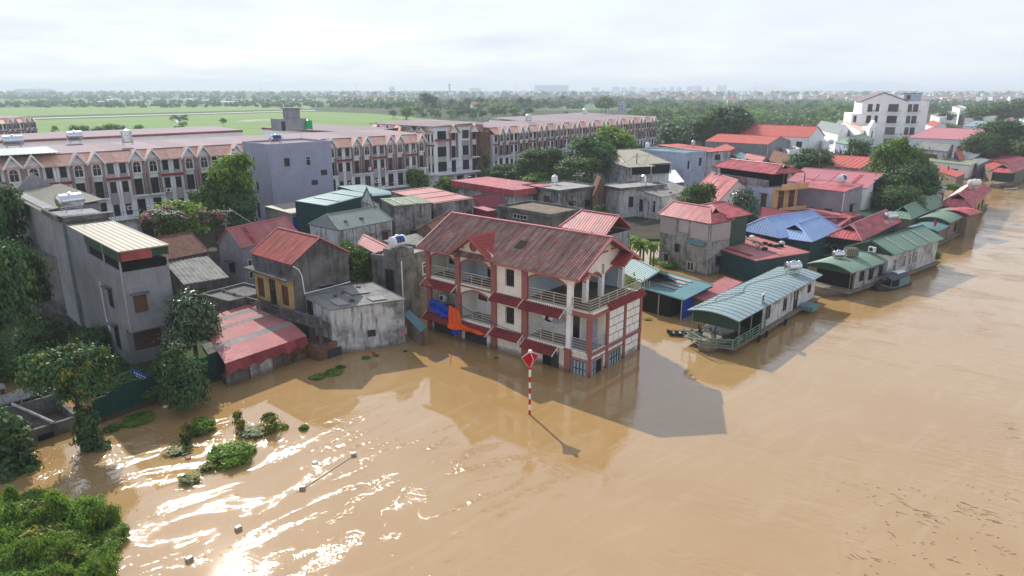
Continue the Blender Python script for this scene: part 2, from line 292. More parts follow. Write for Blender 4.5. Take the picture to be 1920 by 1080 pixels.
def house(name,label,A,B,C,z,roof,wall='concg',roofm='red',o=.35,zb=0.,wins=(),per=.3,rst='wave',h=.035,cat='house',group=None,capm=None,walls=True,D0=None,sq=True,caps=True):
    # A nearest eave corner, B left-back, C right-back (picture points at eave height z)
    a,b,c=(P(*q,z) if len(q)==2 else Vector(q) for q in (A,B,C))
    if D0:   # keep plan size but stand at a known distance
        k=D0/a.y; a,b,c=a*k,b*k,c*k
    u=(c-a); u.z=0; v=(b-a); v.z=0
    if sq:   # make the corner square, turning both sides by half the error
        au,av=math.atan2(u.y,u.x),math.atan2(v.y,v.x); e=(av-au-math.pi/2)
        lu,lv=u.length,v.length; s=lv/(lu+lv)
        if abs(e)<rad(40):
            au+=e*s; av-=e*(1-s); u=Vector((math.cos(au),math.sin(au),0))*lu; v=Vector((math.cos(av),math.sin(av),0))*lv
    ang=math.atan2(u.y,u.x); root=thing(name,label,cat,(a.x,a.y,zb),ang,group)
    m=Matrix.Rotation(-ang,3,'Z'); u=m@u; v=m@v; lu,lv=u.length,v.length; hz=z-zb
    def pt(s,t,zz): p=u*s+v*t; return Vector((p.x,p.y,zz))
    k=roof[0]; rz_=None
    def lerp(a,b,f): return a+(b-a)*f
    if k=='gx': f=lambda s,t: roof[1]*(1-abs(2*t-1))
    elif k=='gy': f=lambda s,t: roof[1]*(1-abs(2*s-1))
    elif k in('hx','hy'): f=lambda s,t:0
    elif k=='s': f=lambda s,t: lerp(lerp(roof[1],roof[3],s),lerp(roof[2],roof[3]+roof[2]-roof[1],s),t)
    elif k=='bx': f=lambda s,t: roof[1]*(1-(2*t-1)**2)
    elif k=='by': f=lambda s,t: roof[1]*(1-(2*s-1)**2)
    else: f=lambda s,t:0
    osf,otf=min(.3,o/lu),min(.3,o/lv)
    if walls:
        ring=[(0,0),(.5,0),(1,0),(1,.5),(1,1),(.5,1),(0,1),(0,.5)]
        if k in('bx','by'):
            q=[0,.2,.4,.6,.8,1]; ring=[(x,0) for x in q]+[(1,x) for x in q[1:]]+[(x,1) for x in q[::-1][1:]]+[(0,x) for x in q[::-1][1:-1]]
        rs=[(osf+s*(1-2*osf),otf+t*(1-2*otf)) for s,t in ring]; n=len(rs)
        drop=.1 if k!='flat' else 0
        bot=[pt(s,t,-1.0-zb) for s,t in rs]; top=[pt(s,t,hz+f(s,t)-drop) for s,t in rs]
        mb=MB(); mb.add(bot+top,[(i,(i+1)%n,n+(i+1)%n,n+i) for i in range(n)])
        if k=='flat': mb.add([pt(s,t,hz-.35) for s,t in rs],[tuple(range(n))])
        if k in('gx','gy'): pass
        mb.build('wall',wall,root)
    rm=roofm; cap=capm or roofm; rc=MB()
    U=u.normalized(); V=v.normalized()
    def sl(poly,e):
        mb=MB(); sheet(mb,poly,e,per,h,rst); return mb.build('roof_slope',rm,root)
    if k=='gx':
        r0,r1=pt(0,.5,hz+roof[1]),pt(1,.5,hz+roof[1])
        sl([pt(0,0,hz),pt(1,0,hz),r1,r0],U); sl([pt(0,1,hz),r0,r1,pt(1,1,hz)],U); rc.tube(r0+Vector((0,0,.04)),r1+Vector((0,0,.04)),.09,n=6)
        for s in(0,1):
            for t in(0,1): rc.tube(pt(s,t,hz+.03),(r0,r1)[s]+Vector((0,0,.03)),.06,n=5)
    elif k=='gy':
        r0,r1=pt(.5,0,hz+roof[1]),pt(.5,1,hz+roof[1])
        sl([pt(0,0,hz),r0,r1,pt(0,1,hz)],V); sl([pt(1,0,hz),pt(1,1,hz),r1,r0],V); rc.tube(r0+Vector((0,0,.04)),r1+Vector((0,0,.04)),.09,n=6)
        for s in(0,1):
            for t in(0,1): rc.tube(pt(s,t,hz+.03),(r0,r1)[t]+Vector((0,0,.03)),.06,n=5)
    elif k in('hx','hy'):
        g=roof[4] if len(roof)>4 else 0
        def q(x,y,zz): return pt(x,y,zz) if k=='hx' else pt(y,x,zz)
        E1,E2=(U,V) if k=='hx' else (V,U)
        r0,r1=q(roof[2],.5,hz+roof[1]),q(roof[3],.5,hz+roof[1])
        sl([q(0,0,hz),q(1,0,hz),r1,r0],E1); sl([q(0,1,hz),r0,r1,q(1,1,hz)],E1)
        if roof[2]>.01: sl([q(0,0,hz),r0,q(0,1,hz)],E2)
        if roof[3]<.99: sl([q(1,0,hz),q(1,1,hz),r1],E2)
        rc.tube(r0+Vector((0,0,.04)),r1+Vector((0,0,.04)),.1,n=6)
        for (x,y,r) in ((0,0,r0),(0,1,r0),(1,0,r1),(1,1,r1)): rc.tube(q(x,y,hz+.04),r+Vector((0,0,.04)),.08,n=5)
        if g:   # small louvred gablet above the near hip
            top=r0+Vector((0,0,.02)); ax=(q(0,.5,hz)-r0); w_=(q(0,0,hz)-q(0,1,hz)).normalized()
            base=r0+ax*.42; gw=roof[5] if len(roof)>5 else .9
            L,Rr=base+w_*gw,base-w_*gw; tip=Vector((base.x,base.y,r0.z))
            gb=MB(); gb.add([L,Rr,tip],[(0,1,2),(2,1,0)]); gb.build('gable_vent','dark',root)
            g2=MB(); g2.prism([L+Vector((0,0,.05)),tip+Vector((0,0,.08)),top+Vector((0,0,.08))],Vector((0,0,-.05))); g2.prism([Rr+Vector((0,0,.05)),tip+Vector((0,0,.08)),top+Vector((0,0,.08))],Vector((0,0,-.05))); g2.build('gablet_roof',rm,root)
    elif k=='s':
        e=U if (len(roof)<5 or roof[4]=='x') else V
        sl([pt(0,0,hz+f(0,0)),pt(1,0,hz+f(1,0)),pt(1,1,hz+f(1,1)),pt(0,1,hz+f(0,1))],e)
        for p,q_ in(((0,0),(1,0)),((0,0),(0,1)),((1,0),(1,1)),((0,1),(1,1))): rc.tube(pt(*p,hz+f(*p)),pt(*q_,hz+f(*q_)),.05,n=5)
    elif k in('bx','by'):
        N=12; h2=.06
        for i in range(N):
            t0,t1=i/N,(i+1)/N
            if k=='bx': poly=[pt(0,t0,hz+f(0,t0)),pt(1,t0,hz+f(0,t0)),pt(1,t1,hz+f(0,t1)),pt(0,t1,hz+f(0,t1))]; e=U
            else: poly=[pt(t0,0,hz+f(t0,0)),pt(t0,1,hz+f(t0,0)),pt(t1,1,hz+f(t1,0)),pt(t1,0,hz+f(t1,0))]; e=V
            sheet(rc,poly,e,per,h,rst)
        rc.build('roof_sheet',rm,root); rc=MB()
        # closed ends under the vault
        q=[i/10 for i in range(11)]
        for s in(osf,1-osf):
            poly=[(pt(s,t,hz+f(s,t)-.1) if k=='bx' else pt(t,s,hz+f(t,s)-.1)) for t in q]
            rc.prism(poly+[pt(s,.999,hz-.3) if k=='bx' else pt(.999,s,hz-.3),pt(s,.001,hz-.3) if k=='bx' else pt(.001,s,hz-.3)],(U if k=='bx' else V)*.04)
        rc.build('roof_end',roof[2] if len(roof)>2 else wall,root); rc=MB()
    elif k=='flat':
        ph=roof[1]; fl=MB(); fl.prism([pt(s,t,hz-.3) for s,t in((osf,otf),(1-osf,otf),(1-osf,1-otf),(osf,1-otf))],Vector((0,0,.12))); fl.build('roof_slab',rm,root)
        pw=.22
        pa=MB()
        cs=[pt(0,0,0),pt(1,0,0),pt(1,1,0),pt(0,1,0)]
        iu,iv=U*pw,V*pw
        ins=[cs[0]+iu+iv,cs[1]-iu+iv,cs[2]-iu-iv,cs[3]+iu-iv]
        for i in range(4):
            j=(i+1)%4
            pa.prism([cs[i]+Vector((0,0,hz-.36)),cs[j]+Vector((0,0,hz-.36)),ins[j]+Vector((0,0,hz-.36)),ins[i]+Vector((0,0,hz-.36))],Vector((0,0,.36+ph)))
        pa.build('parapet',capm or wall,root)
    if rc.v and caps: rc.build('ridge_cap',cap,root)
    # openings
    au,av=0.,math.atan2(v.y,v.x)
    for wd in wins:
        fc,fr,z0,ww,hh,st=wd[:6]; hood=len(wd)>6 and wd[6]
        if fc=='R': p=pt(osf+(1-2*osf)*fr,otf,z0)+Vector((0,-.015,0)); rz=0
        else:
            n=Vector((-math.sin(av),math.cos(av),0)); p=pt(osf,otf+(1-2*otf)*fr,z0)+n*.015; rz=av+math.pi
        window(root,p,rz,ww,hh,st,hood)
    root['sz']=''
    HS[name+str(len(HS))]=root
    inf=dict(root=root,pt=pt,u=u,v=v,hz=hz,ang=ang,f=f,lu=lu,lv=lv,osf=osf,otf=otf,zb=zb)
    del root['sz']
    return inf
def wpt(i,s,t,dz=0):   # world point on the roof of a house
    p=i['pt'](s,t,i['hz']+i['f'](s,t)+dz); q=Matrix.Rotation(i['ang'],3,'Z')@p; r=i['root'].location
    return Vector((q.x+r.x,q.y+r.y,q.z+r.z))
# rooftop water tanks, air conditioners, pipes
def tank(p,label,L=1.5,r=.55,rz=0,m='steel',name='water_tank',upright=False,stand=.45,mark=None,group=None):
    t=thing(name,label,'water tank',p,rz,group)
    b=MB(); hl=L/2
    if upright:
        b.lathe([(r*.9,0),(r,.08),(r,L-.15),(r*.75,L),(.22,L+.12),(.22,L+.2),(.05,L+.22)],(0,0,stand),'z'); b.build('barrel',m,t,smooth=False)
        for k in(.3,.6): MB().lathe([(r+.01,-.03),(r+.03,0),(r+.01,.03)],(0,0,stand+L*k),'z').build('rib',m,t)
    else:
        b.lathe([(r*.35,-hl-.12),(r*.8,-hl-.06),(r,-hl),(r,hl),(r*.8,hl+.06),(r*.35,hl+.12)],(0,0,stand+r),'x',24); me=b.build('barrel',m,t,smooth=False)
        for k in(-.5,-.17,.17,.5): MB().lathe([(r+.003,k*L-.03),(r+.025,k*L),(r+.003,k*L+.03)],(0,0,stand+r),'x',24).build('rib',m,t)
        MB().lathe([(.2,0),(.2,.12),(.03,.16)],(0,0,stand+2*r-.03),'z',12).build('lid',m,t)
        if mark:
            k=MB(); k.lathe([(r+.012,-hl+.18),(r+.012,hl-.18)],(0,0,stand+r),'x',24); 
    s=MB()
    for x in(-hl*.7,hl*.7):
        for y in(-r*.75,r*.75): s.tube((x,y,0),(x,y*.8,stand+r*.45),.035,n=5)
        s.tube((x,-r*.8,stand*.6),(x,r*.8,stand*.6),.03,n=5)
        s.tube((x,-r*.75,.04),(x,r*.75,.04),.03,n=5)
    for y in(-r*.7,r*.7): s.tube((-hl*.8,y,stand*.9),(hl*.8,y,stand*.9),.03,n=5)
    s.build('stand','galv',t)
    if mark and not upright:
        k=MB(); 
        for a in range(5):
            th0,th1=rad(200+a*16),rad(200+(a+1)*16)
            k.add([(-.35*L,(r+.02)*math.sin(x),stand+r-(r+.02)*math.cos(x)) for x in(th0,th1)]+[(.35*L,(r+.02)*math.sin(x),stand+r-(r+.02)*math.cos(x)) for x in(th1,th0)],[(0,1,2,3),(3,2,1,0)])
        k.build('printed_band',mark,t)
    return t
def acunit(p,rz,label):
    t=thing('air_conditioner',label,'air conditioner',p,rz)
    MB().box(-.4,-.15,0,.4,.15,.6).build('casing','whitep',t)
    MB().lathe([(.23,-.165),(.23,-.152)],(-.08,0,.3),'y',16).build('fan_grille','framed',t)
    MB().box(-.35,-.13,-.06,-.3,.2,0).box(.3,-.13,-.06,.35,.2,0).build('bracket','galv',t)
    return t
def pipe(pts,label,r=.05,m='galv',name='pipe',cat='pipe'):
    o=MB().path(pts,r).build(name,m); return tag(o,label,cat)
# ---------------- water
GOFF=37
def watermat():
    m=bpy.data.materials.new('muddy_flood_water'); m.use_nodes=True; t=m.node_tree; t.nodes.clear()
    out=nd(t,'ShaderNodeOutputMaterial'); b=nd(t,'ShaderNodeBsdfPrincipled'); t.links.new(b.outputs[0],out.inputs[0])
    geo=nd(t,'ShaderNodeNewGeometry'); co=geo.outputs['Position']
    def noise(scale,detail=3,st=(1,1,1),rough=.5,dist=0,rot=0,off=0):
        m0=nd(t,'ShaderNodeMapping'); m0.inputs['Rotation'].default_value=(0,0,-rot); m0.inputs['Location'].default_value=(off,off*.7,0); t.links.new(co,m0.inputs[0]); mp=nd(t,'ShaderNodeMapping'); mp.inputs['Scale'].default_value=st; t.links.new(m0.outputs[0],mp.inputs[0])
        n=nd(t,'ShaderNodeTexNoise'); n.inputs['Scale'].default_value=scale; n.inputs['Detail'].default_value=detail; n.inputs['Roughness'].default_value=rough; n.inputs['Distortion'].default_value=dist; t.links.new(mp.outputs[0],n.inputs['Vector']); return n.outputs[0]
    def mr(x,a,b_,c,d):
        r=nd(t,'ShaderNodeMapRange'); r.inputs[1].default_value=a; r.inputs[2].default_value=b_; r.inputs[3].default_value=c; r.inputs[4].default_value=d; t.links.new(x,r.inputs[0]); return r.outputs[0]
    def mth(op,a,b_):
        n=nd(t,'ShaderNodeMath',operation=op)
        for i,x in enumerate((a,b_)):
            if isinstance(x,(int,float)): n.inputs[i].default_value=x
            else: t.links.new(x,n.inputs[i])
        return n.outputs[0]
    rot=rad(-38)
    big=noise(.05,4,(1,2.2,1),.55,.6,rot)
    col=nd(t,'ShaderNodeMix',data_type='RGBA'); col.inputs[6].default_value=(.34,.205,.08,1); col.inputs[7].default_value=(.36,.23,.1,1)
    t.links.new(mr(big,.35,.65,0,1),col.inputs[0]); 
    silt=noise(.16,7,(.5,1.8,1),.68,2.2,rad(45))
    c2=nd(t,'ShaderNodeMix',data_type='RGBA'); t.links.new(mr(silt,.5,.7,0,.6),c2.inputs[0]); t.links.new(col.outputs[2],c2.inputs[6]); c2.inputs[7].default_value=(.4,.275,.14,1)
    t.links.new(c2.outputs[2],b.inputs['Base Color'])
    b.inputs['Roughness'].default_value=.025; b.inputs['IOR'].default_value=1.85; b.inputs['Specular IOR Level'].default_value=.5
    # current mask: rough water far right in the river, calm in the lee of the houses
    sp_=nd(t,'ShaderNodeSeparateXYZ'); t.links.new(co,sp_.inputs[0])
    # distance from the bank line, to the lower right
    dist=mth('SUBTRACT',mth('MULTIPLY',sp_.outputs[0],.77),mth('MULTIPLY',sp_.outputs[1],.64))
    cur=mr(dist,-30,6,.0,1)
    patch=mr(noise(.09,5,(1,1.7,1),.6,1.2,rot),.47,.62,.25,1)
    h1=noise(.5,5,(.45,1.5,1),.6,1.1,rot); h2=noise(2.2,4,(.5,1.3,1),.6,.8,rot+.3); h3=noise(7,2,(.6,1.2,1),.6,.3,rot-.2); h4=noise(2.3,3,(.8,1.3,1),.55,.8,rot+.5)
    glint=mr(noise(.2,7,(.55,1.5,1),.7,2.4,rad(38),GOFF),.535,.58,0,1); glint=mth('MULTIPLY',glint,mth('MULTIPLY',mr(dist,-23,-15,1,0),mr(sp_.outputs[1],37,47,1,.12)))
    hh=mth('ADD',mth('ADD',mth('MULTIPLY',mth('SUBTRACT',h1,.5),.2),mth('MULTIPLY',mth('SUBTRACT',h2,.5),.07)),mth('MULTIPLY',mth('SUBTRACT',h3,.5),.008))
    amp=mth('ADD',mth('MULTIPLY',hh,mth('MAXIMUM',mth('MULTIPLY',cur,patch),.014)),mth('MULTIPLY',mth('MULTIPLY',mth('SUBTRACT',h4,.5),glint),.13)); t.links.new(mr(glint,0,1,.03,.11),b.inputs['Roughness'])
    bp=nd(t,'ShaderNodeBump'); bp.inputs['Strength'].default_value=.75; bp.inputs['Distance'].default_value=1.; t.links.new(amp,bp.inputs['Height']); t.links.new(bp.outputs[0],b.inputs['Normal'])
    return m
b=MB(); b.add([(-400,-60,0),(400,-60,0),(9000,9000,0),(-3000,9000,0)],[(0,1,2,3)])
wt=b.build('flood_water',watermat(),kind='structure'); 
# ---------------- land
def fmat(name,c1,c2,sc_=.02,c3=None,st=(1,1,1),bump=.3):
    m=bpy.data.materials.new(name); m.use_nodes=True; t=m.node_tree; b=t.nodes['Principled BSDF']; b.inputs['Roughness'].default_value=.95; b.inputs['Specular IOR Level'].default_value=.1
    geo=nd(t,'ShaderNodeNewGeometry'); mp=nd(t,'ShaderNodeMapping'); mp.inputs['Scale'].default_value=st; t.links.new(geo.outputs['Position'],mp.inputs[0])
    n=nd(t,'ShaderNodeTexNoise'); n.inputs['Scale'].default_value=sc_; n.inputs['Detail'].default_value=9; n.inputs['Roughness'].default_value=.65; t.links.new(mp.outputs[0],n.inputs['Vector'])
    r=nd(t,'ShaderNodeValToRGB'); r.color_ramp.elements[0].position=.35; r.color_ramp.elements[0].color=(*c1,1); r.color_ramp.elements[1].position=.62; r.color_ramp.elements[1].color=(*c2,1)
    if c3: e=r.color_ramp.elements.new(.75); e.color=(*c3,1)
    t.links.new(n.outputs[0],r.inputs[0]); t.links.new(r.outputs[0],b.inputs['Base Color']); return m
landm=fmat('overgrown_ground',(.03,.05,.02),(.06,.085,.03),.05,(.13,.11,.08))
fieldm=fmat('rice_field_green',(.14,.23,.06),(.18,.27,.08),.012,(.12,.2,.07),(1,3,1))
field2=fmat('pale_field_green',(.08,.15,.05),(.12,.19,.07),.01,(.11,.14,.08),(1,4,1))
roadm=fmat('pale_road',(.4,.39,.37),(.5,.49,.46),.3)
streetm=fmat('grey_street',(.16,.16,.165),(.22,.22,.22),.4)
earth=fmat('village_earth',(.045,.04,.03),(.075,.065,.05),.3,(.05,.06,.03))
def sheetpoly(name,pts,z,m,kind='structure'):
    b=MB(); b.add([(p[0],p[1],z) for p in pts],[tuple(range(len(pts)))]); o=b.build(name,m,kind=kind)
    if o.data.polygons[0].normal.z<0: o.data.flip_normals()
    return o
bank=[(-400,700),(60,720),(180,745),(330,700),(430,672),(500,640),(560,628),(640,610),(700,600),(760,590),(790,560),(900,480),(1100,455),(1230,452),(1330,450),(1420,445),(1500,425),(1560,405),(1640,393),(1700,370),(1740,345),(1735,318),(1860,304),(1980,296),(2300,292)]
bp_=[P(x,y,0) for x,y in bank]
land=[(p.x,p.y) for p in bp_]+[(1600,1200),(9500,9500),(-9500,9500),(-900,30)]
b=MB(); n=len(land); b.add([(x,y,.35) for x,y in land]+[(x,y,-.6) for x,y in land],[tuple(range(n))]+[(i,n+i,n+(i+1)%n,(i+1)%n) for i in range(n)])
lo=b.build('land',landm,kind='structure')
def gp(x,y,z=.35): p=P(x,y,z); return (p.x,p.y)
sheetpoly('village_ground',[gp(-400,560),gp(420,640),gp(760,570),gp(1100,452),gp(1400,435),gp(1700,330),gp(1900,290),gp(1500,255),gp(900,310),gp(-600,420)],.354,earth)
sheetpoly('rice_field',[gp(-700,262),gp(200,262),gp(620,250),gp(905,232),gp(700,213),gp(590,209),gp(0,227),gp(-900,255)],.355,fieldm)
sheetpoly('rice_field',[gp(-900,246),gp(0,219),gp(580,204),gp(600,197),gp(-200,203),gp(-1500,240)],.356,fieldm)
sheetpoly('rice_field',[gp(985,207),gp(1250,206),gp(1230,193),gp(980,196)],.356,field2)
sheetpoly('far_field',[gp(-1500,200),gp(620,196),gp(860,187),gp(700,184),gp(-1500,184)],.357,field2)
sheetpoly('far_field',[gp(640,193),gp(800,192),gp(760,185),gp(640,186)],.358,fieldm)
sheetpoly('field_road',[gp(-1200,262),gp(100,221.8),gp(590,207.4),gp(592,206.2),gp(100,220.),gp(-1200,258.5)],.37,roadm)
sheetpoly('farm_track',[gp(348,250),gp(338,238),gp(322,218.),gp(326,217.6),gp(346,237),gp(357,250)],.372,roadm)
sheetpoly('pond',[gp(1415,228),gp(1560,226),gp(1535,217),gp(1430,219)],.372,fmat('pale_pond_water',(.5,.52,.5),(.55,.57,.56),.1))
sheetpoly('pond',[gp(440,229),gp(520,226),gp(505,223),gp(450,225)],.373,fmat('wet_field',(.2,.22,.16),(.35,.36,.33),.08))
sheetpoly('street',[gp(560,372),gp(700,385),gp(900,372),gp(1130,300),gp(1260,262),gp(1225,262),gp(1080,288),gp(905,330),gp(820,352),gp(700,352),gp(640,348)],.36,streetm)
sheetpoly('street',[gp(640,348),gp(700,352),gp(690,262),gp(672,262)],.364,streetm)
# ---------------- haze: one closed box of even air
hz=MB().box(-7600,-80,-2.0,7600,8200,88).build('haze','dark',kind='stuff'); hz.data.materials.clear()
hm=bpy.data.materials.new('haze_air'); hm.use_nodes=True; t=hm.node_tree; t.nodes.clear(); ho=nd(t,'ShaderNodeOutputMaterial'); hv=nd(t,'ShaderNodeVolumePrincipled')
hv.inputs['Color'].default_value=(.82,.9,1,1); hv.inputs['Density'].default_value=.00028; hv.inputs['Anisotropy'].default_value=.0; t.links.new(hv.outputs[0],ho.inputs['Volume']); hz.data.materials.append(hm); hz['label']='pale blue haze over the plain'
# ---------------- the flooded three-storey cream house
mh=thing('corner_house','three storey cream house with brick-pink pillars and long weathered red roof standing in the flood','house',(P(1103,708).x,P(1103,708).y,0),rad(50.3))
Z1,Z2,ZE=2.0,5.35,8.15; LY=18.1; WX=8.0
PY=[2.0,6.45,9.85,14.15,17.95]
def mhb(nm,m,*boxes):
    b=MB()
    for q in boxes: b.box(*q)
    return b.build(nm,m,mh)
# inner mass behind the loggias, side partitions, floors
mhb('wall','cream',(2.5,PY[0]+.2,-1,WX-.02,LY,Z2-.18),(2.5,PY[1],Z2,WX-.02,LY,ZE),(.28,PY[1],-1,2.5,PY[2],ZE),
    (.12,PY[0]+.2,-1,2.5,LY,Z1-.2),(.1,.1,-1,WX-.02,PY[0]+.2,Z1-.2),(2.5,.12,Z1,WX-.02,PY[0]+.2,Z2-.18))
mhb('partition_wall','inner',(.3,PY[1]-.13,Z2,2.5,PY[1]-.01,ZE),(.3,PY[3]-.06,Z2,2.5,PY[3]+.06,ZE),(2.38,PY[2]+.1,Z2,2.49,LY-.3,ZE),(2.51,PY[1]-.13,Z2,WX-.1,PY[1]-.01,ZE),(.3,PY[2]+.01,Z2,2.37,PY[2]+.1,ZE),(WX-.25,PY[0]+.3,Z2,WX-.1,PY[1]-.15,ZE))
mhb('partition_wall','white',(.3,PY[3]-.06,Z1,2.5,PY[3]+.06,Z2-.2),(2.38,PY[2]+.1,Z1,2.49,LY-.3,Z2-.2),(.3,PY[1]-.13,Z1,2.49,PY[1]-.01,Z2-.2),(.3,PY[2]+.01,Z1,2.37,PY[2]+.1,Z2-.2),(2.38,2.25,Z1,2.49,PY[1]-.14,Z2-.2))
mhb('floor_slab','cream',(-.02,-.02,Z1-.2,WX,LY,Z1),(-.04,-.04,Z2-.2,WX+.02,LY,Z2))
mhb('room_floor','flat',(.25,.25,Z2+.003,WX-.3,PY[1]-.15,Z2+.02),(.3,PY[2]+.12,Z2+.003,2.36,LY-.2,Z2+.02))
mhb('room_floor','concg',(.25,.25,Z1+.003,2.36,PY[1]-.15,Z1+.02),(.3,PY[2]+.12,Z1+.003,2.36,LY-.2,Z1+.02))
# end walls of the left side
mhb('side_wall','cream',(.1,LY-.02,-1,WX,LY+.12,ZE))
# front bays: arched screens
def arch(y0,y1,zs,zc,zt,x0=-.02,x1=.22,m='cream',axis='y'):
    N=14; lo=[];hi=[]
    for i in range(N+1):
        q=y0+(y1-y0)*i/N; t=2*i/N-1; lo.append((q,zs+(zc-zs)*(1-t*t)))
    b=MB(); rim=MB()
    for (q0,a),(q1,c) in zip(lo,lo[1:]):
        if axis=='y': b.prism([(x0,q0,a),(x0,q1,c),(x0,q1,zt),(x0,q0,zt)],(x1-x0,0,0)); rim.prism([(x0-.05,q0,a-.06),(x0-.05,q1,c-.06),(x0-.05,q1,c+.12),(x0-.05,q0,a+.12)],(.12,0,0))
        else: b.prism([(q0,x0,a),(q1,x0,c),(q1,x0,zt),(q0,x0,zt)],(0,x1-x0,0)); rim.prism([(q0,x0-.05,a-.06),(q1,x0-.05,c-.06),(q1,x0-.05,c+.12),(q0,x0-.05,a+.12)],(0,.12,0))
    b.build('arch',m,mh); rim.build('arch_trim','pink',mh)
h=.28
for (y0,y1) in ((PY[0],PY[1]),(PY[2],PY[3]),(PY[3],PY[4])):
    arch(y0+h,y1-h,7.15,7.72,ZE)
for (y0,y1) in ((PY[2],PY[3]),): arch(y0+h,y1-h,4.25,4.85,Z2-.2)
for q_ in ((0,PY[3]+h,4.75,.2,PY[4]-h,Z2-.2),(0,PY[0]+h,4.85,.2,PY[1]-h,Z2-.2),(.02,h,4.9,.2,PY[0]-.15,Z2-.2)): mhb('lintel','cream',q_)
for q_ in ((-.09,PY[2]+.26,Z2-.28,-.045,PY[3]-.26,Z2-.14),(-.09,.26,Z2-.45,-.045,PY[0]-.2,Z2-.05),(-.09,-.09,Z2-.5,.2,.26,Z2-.03)): mhb('floor_edge_trim','pink',q_)
# pilasters
for i,y in enumerate(PY):
    b=MB(); z0,z1=(-1,Z1-.05) if i==0 else (-1,7.75)
    b.box(-.17,y-h,z0,.1,y+h,z1).box(-.23,y-h-.06,z1-.12,.14,y+h+.06,z1+.02).box(-.2,y-h-.03,z1-.35,.12,y+h+.03,z1-.3)
    b.build('pilaster','pink',mh)
for z0,z1 in((Z1,Z2-.2),(Z2,7.9)):
    MB().box(-.08,PY[0]-.2,z0,.3,PY[0]+.2,z1).build('column','white',mh)
b=MB().box(-.1,-.1,Z1+.003,.26,.26,Z2-.5); b.box(-.15,-.15,Z2-.75,.31,.31,Z2-.68); b.build('column','pink',mh)
for x in(2.15,4.5,WX-.25):
    MB().box(x-.2,PY[0]-.25,Z2,x+.2,PY[0]+.13,7.3).build('column','white',mh)
# top gable end with arches and cream gable
for x0,x1 in((.3,1.95),(2.35,4.3),(4.7,WX-.45)): arch(x0,x1,7.1,7.6,ZE+.02,PY[0]-.2,PY[0]+.05,'cream','x')
RX0,RX1,RY0,RY1,ZR=-.75,8.75,.75,18.75,10.6; XM=4.0; ZEV=8.05
sl_=(ZR-ZEV)/(XM-RX0)
b=MB(); b.prism([(.0,PY[0]-.18,ZE),(WX,PY[0]-.18,ZE),(WX,PY[0]-.18,ZEV+sl_*.6),(XM,PY[0]-.18,ZR-.15),(0,PY[0]-.18,ZEV+sl_*.6)],(0,.25,0)); b.build('gable_wall','cream',mh)
b=MB(); b.prism([(.0,LY-.1,ZE),(WX,LY-.1,ZE),(WX,LY-.1,ZEV+sl_*.6),(XM,LY-.1,ZR-.15),(0,LY-.1,ZEV+sl_*.6)],(0,.2,0)); b.build('gable_wall','cream',mh)
g=MB()   # gable ornaments
yb=PY[0]-.28
g.box(XM-.07,yb,9.0,XM+.07,yb+.09,10.3); g.prism([(XM-.9,yb,9.55),(XM-.9,yb,9.68),(XM,yb,10.02),(XM+.9,yb,9.68),(XM+.9,yb,9.55),(XM,yb,9.87)],(0,.08,0)); g.box(XM-1.1,yb,9.1,XM+1.1,yb+.08,9.2)
g.build('gable_ornament','pink',mh)
mhb('gable_vent','pink',(1.75,yb,8.5,2.2,yb+.08,9.0))
MB().tube((XM-1.7,RY0+.3,9.55),(XM-1.7,PY[0]-.2,9.2),.07,n=5).tube((XM+1.7,RY0+.3,9.55),(XM+1.7,PY[0]-.2,9.2),.07,n=5).tube((XM,RY0+.3,10.4),(XM,PY[0]-.2,9.6),.07,n=5).build('rafter_bracket','pink',mh)
# main roof: two corrugated slopes
b=MB(); sheet(b,[(RX0,RY0,ZEV),(RX0,RY1,ZEV),(XM,RY1,ZR),(XM,RY0,ZR)],(0,1,0),.26,.08); b.build('roof_slope','oldred',mh)
b=MB(); sheet(b,[(RX1,RY0,ZEV),(XM,RY0,ZR),(XM,RY1,ZR),(RX1,RY1,ZEV)],(0,1,0),.2,.05); b.build('roof_slope','oldred',mh)
for y in (2.7,10.5,14.8): MB().tube((XM,y,ZR),(XM,y,ZR+.3),.05,.02,6).build('ridge_finial','darkred',mh)
MB().box(XM-.14,RY0-.05,ZR-.02,XM+.14,RY1+.05,ZR+.09).build('ridge_cap','pinkroof',mh)
for yy in(RY0-.06,RY1):
    b=MB(); b.prism([(RX0,yy,ZEV-.2),(RX0,yy,ZEV+.06),(XM,yy,ZR+.08),(RX1,yy,ZEV+.06),(RX1,yy,ZEV-.2),(XM,yy,ZR-.2)],(0,.07,0)); b.build('barge_board','pinkroof',mh)
MB().box(RX0-.05,RY0+.01,ZEV-.14,RX0+.02,PY[2]-.6,ZEV+.0).box(RX0-.05,PY[3]+.6,ZEV-.14,RX0+.02,RY1,ZEV+.0).build('fascia','fadedred',mh)
mhb('soffit','cream',(-.7,PY[0]+.3,ZEV-.16,-.25,PY[2]-.5,ZEV-.06))
yk,xk=8.2,1.6; zk=ZEV+sl_*(xk-RX0)
b=MB(); b.prism([(xk-.45,yk-.4,zk-sl_*.45+.06),(xk+.45,yk-.4,zk+sl_*.45+.06),(xk+.45,yk+.4,zk+sl_*.45+.06),(xk-.45,yk+.4,zk-sl_*.45+.06)],(0,0,.03)); b.build('skylight_opening','dark',mh)
